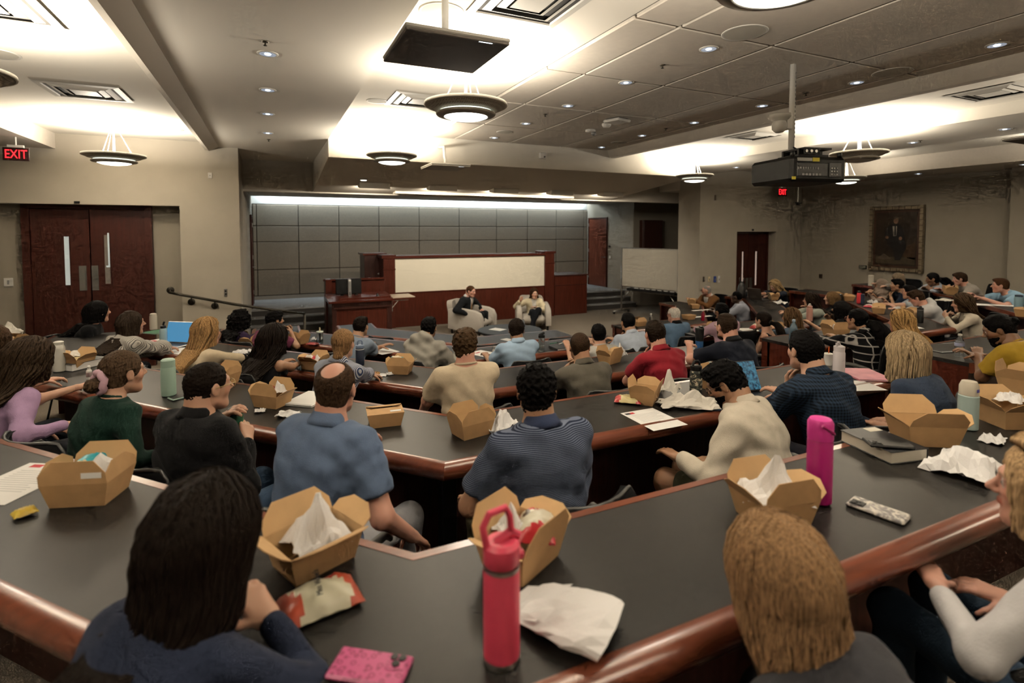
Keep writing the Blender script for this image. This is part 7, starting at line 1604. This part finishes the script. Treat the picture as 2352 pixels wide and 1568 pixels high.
# handbag and backpacks
def bag(name, label, p, rot, w, d, h, m, handles=True):
    e = thing(name, label, 'bag', p, math.radians(rot))
    mb = MB(); rr = []
    for z, a, b in ((0, .9, .9), (.04, 1, 1), (h*.55, 1.0, .9), (h*.85, .9, .6), (h, .75, .3)): rr.append([(w/2*a*math.copysign(abs(math.cos(t))**.6, math.cos(t)), d/2*b*math.copysign(abs(math.sin(t))**.6, math.sin(t)), z) for t in np.linspace(0, 6.283, 20, endpoint=False)])
    mb.loft(rr); mb.build('bag_body', m, e, True)
    if handles:
        for s in (-1, 1): mb = MB(); mb.tube([(-w*.25, s*d*.15, h*.9), (-w*.2, s*d*.2, h*1.25), (w*.2, s*d*.2, h*1.25), (w*.25, s*d*.15, h*.9)], .008, 6); mb.build('strap', m, e, True)
    mb = MB(); mb.bbox((-w*.3, -d/2 - .02, h*.12), (w*.3, -d/2 + .04, h*.5), .015); mb.build('front_pocket', m, e); return e
M_leather = mat('black_leather', (.012, .012, .012), .35, spec=.5, bump=.2, bscale=90)
bag('handbag', 'black leather handbag on the table by the right door', atz(1703, 683, TT[2] + .001), 40, .36, .18, .30, M_leather)
bag('backpack', 'black backpack on the carpet under the fourth-row table', atz(1000, 1180, FL[4] + .002), 20, .32, .20, .46, M_blackf)
bag('backpack', 'black backpack on the floor by the striped polo man', atz(1075, 1205, FL[4] + .002), -10, .28, .18, .40, M_black)
# round stage table with its things
tp = atz(1172, 757, .44); tp[2] = 0; e = thing('coffee_table', 'low round black table before the two armchairs', 'coffee table', tp)
mb = MB(); mb.lathe([(.60, .40), (.62, .41), (.62, .435), (.60, .445)], 36); mb.build('table_top', mat('black_lacquer', (.005, .005, .005), .5, spec=.2), e); mb = MB(); mb.lathe([(.50, 0), (.52, .02), (.52, .40)], 32); mb.build('drum_base', M_black, e)
bottle('small water bottle with blue label on the black stage table', 0, 0, 0, [(.028, 0), (.030, .01), (.030, .12), (.012, .155), (.012, .165)], mat('pale_bottle', (.6, .65, .7), .3, trans=.3), [(.014, .163), (.014, .18), (.01, .181)], M_white, at=(tp[0] + .30, tp[1] + .05, .447), extra=[('label', ring_ex(.0305, .02, .06), mat('label_blue', (.02, .05, .25), .5))])
sheet('white notes on the black stage table', 0, 0, 0, 30, at=(tp[0] - .22, tp[1] + .1), z=.446, marks=TXT[:5])
book('black folder on the black stage table', 0, 0, 0, 20, .24, .31, .012, M_bcov, M_paper, name='folder') if False else None
# cuffs with black bands on the cream sweater and the cardigan
for (i_, col_) in ((cream, (.006, .006, .007)),):
    s_, sh, el, wr, nrm, curl = i_['J'][1]
    for t in (.18, .36, .54): 
        a_, b_ = el + (wr - el)*t, el + (wr - el)*(t + .09); mb = MB(); r1 = .040 - .012*t; mb.tube([a_, b_], [r1 + .005, r1 + .004], 16); mb.build('sleeve_band', cloth(col_), [c for c in i_['e'].children if c.name.startswith('long_sleeve')][0], True)
# ---- portrait on the right wall
x_ = XR; y0, y1 = float(atx(2001, 480, XR)[1]), float(atx(2128, 480, XR)[1]); z1 = float(atx(2001, 475, XR)[2]); z0 = float(atx(1996, 620, XR)[2])
e = thing('portrait_painting', 'large framed portrait of a seated man in a dark suit', 'painting', (XR, (y0 + y1)/2, z0)); hw = (y0 - y1)/2; hh_ = z1 - z0
M_fr = mat('frame_silver', (.26, .21, .14), .4, .6, var=.25, vscale=20); fw_ = .10
for nm, a, b in (('frame_side', -hw, -hw + fw_), ('frame_side', hw - fw_, hw)):
    mb = MB(); mb.loft([[(-.02, a, zz0), (-.075, a + .02, zz0), (-.075, b - .02, zz0), (-.02, b, zz0)] for zz0 in (0, hh_)]); fo = mb.build(nm, M_fr, e)
    for k in range(12): mb = MB(); mb.box((-.079, a + .015, k*hh_/12 + .05), (-.072, b - .015, k*hh_/12 + .06)); mb.build('notch', M_dark, fo)
for nm, a, b in (('frame_rail', 0, fw_), ('frame_rail', hh_ - fw_, hh_)):
    mb = MB(); mb.loft([[(-.02, yy_, a), (-.075, yy_, a + .02), (-.075, yy_, b - .02), (-.02, yy_, b)] for yy_ in (-hw + fw_*.7, hw - fw_*.7)]); fo = mb.build(nm, M_fr, e)
    for k in range(8): mb = MB(); q = -hw + .12 + k*(2*hw - .24)/7; mb.box((-.079, q - .004, a + .015), (-.072, q + .004, b - .015)); mb.build('notch', M_dark, fo)
mb = MB(); mb.box((-.035, -hw + fw_*.7, fw_*.7), (-.02, hw - fw_*.7, hh_ - fw_*.7)); mb.build('inner_liner', mat('liner_brown', (.05, .018, .008), .4), e)
mb = MB(); mb.box((-.040, -hw + fw_ + .04, fw_ + .04), (-.034, hw - fw_ - .04, hh_ - fw_ - .04)); cv = mb.build('canvas', mat('painted_ground', (.022, .012, .006), .35, var=.5, vscale=3), e)
W_, H_ = hw - fw_ - .04, hh_ - 2*(fw_ + .04); zb_ = fw_ + .04
def paint_poly(nm, P, m, lay): # P in -1..1 (left to right as seen), 0..1 up
    V = [(-.0402 - .0004*lay, -x*W_, zb_ + y*H_) for x, y in P]; mb = MB(); mb.add(V, [tuple(range(len(P)))]); mb.build(nm, m, cv)
def oval(cx_, cy_, rx, ry, n=14): return [(cx_ + rx*math.cos(t), cy_ + ry*math.sin(t)) for t in np.linspace(0, 6.283, n, endpoint=False)]
pm_ = lambda nm, c: mat('paint_' + nm, c, .4, var=.25, vscale=12)
paint_poly('painted_floor', [(-.95, .03), (.95, .03), (.95, .16), (-.95, .16)], pm_('floor', (.06, .042, .022)), 1)
paint_poly('painted_glow', [(.25, .18), (.95, .12), (.95, .45), (.45, .35)], pm_('glow', (.045, .020, .006)), 1)
paint_poly('painted_cloth', [(-.9, .12), (-.55, .22), (-.2, .13), (-.5, .10)], pm_('cloth', (.10, .075, .05)), 2)
paint_poly('painted_suit', [(-.55, .55), (-.45, .72), (-.2, .78), (.15, .78), (.35, .70), (.45, .50), (.55, .36), (.40, .22), (.25, .10), (.0, .10), (-.1, .30), (-.35, .38)], pm_('suit', (.006, .005, .005)), 3)
paint_poly('painted_shirt', [(-.16, .74), (.06, .74), (.04, .56), (-.10, .55)], pm_('shirt', (.26, .23, .19)), 4)
paint_poly('painted_tie', [(-.06, .74), (.0, .74), (.02, .57), (-.06, .56)], pm_('tie', (.02, .016, .014)), 5)
paint_poly('painted_face', oval(.0, .845, .12, .065), pm_('face', (.17, .095, .055)), 5); paint_poly('painted_hair', [(-.11, .86), (-.08, .915), (.04, .925), (.12, .90), (.12, .86), (.05, .89)], pm_('hair', (.06, .045, .03)), 6)
paint_poly('painted_hand', oval(-.42, .53, .09, .028), pm_('hand', (.15, .075, .04)), 6); paint_poly('painted_hand', oval(.24, .51, .08, .035), pm_('hand', (.15, .075, .04)), 6)
# ---- unused chairs
for (u, v, row, seg, lab) in ((895, 792, 1, 1, 'empty black chair at the left bend of the front-row table'), (1105, 808, 1, 2, 'empty black chair at the middle of the front-row table'), (1275, 800, 1, 2, 'empty black chair near the aisle end of the front row'), (585, 900, 3, 1, 'empty black chair behind the wavy dark hair')):
    a0, t_, n_ = seat_line(row, seg, 0, .40); dr = ray(u, v); kk = ((a0 - CAM[:2]) @ n_) / (dr[:2] @ n_); P_ = CAM + dr*kk; chair(P_[0], P_[1], FL[row], math.atan2(-n_[0], n_[1]), lab)
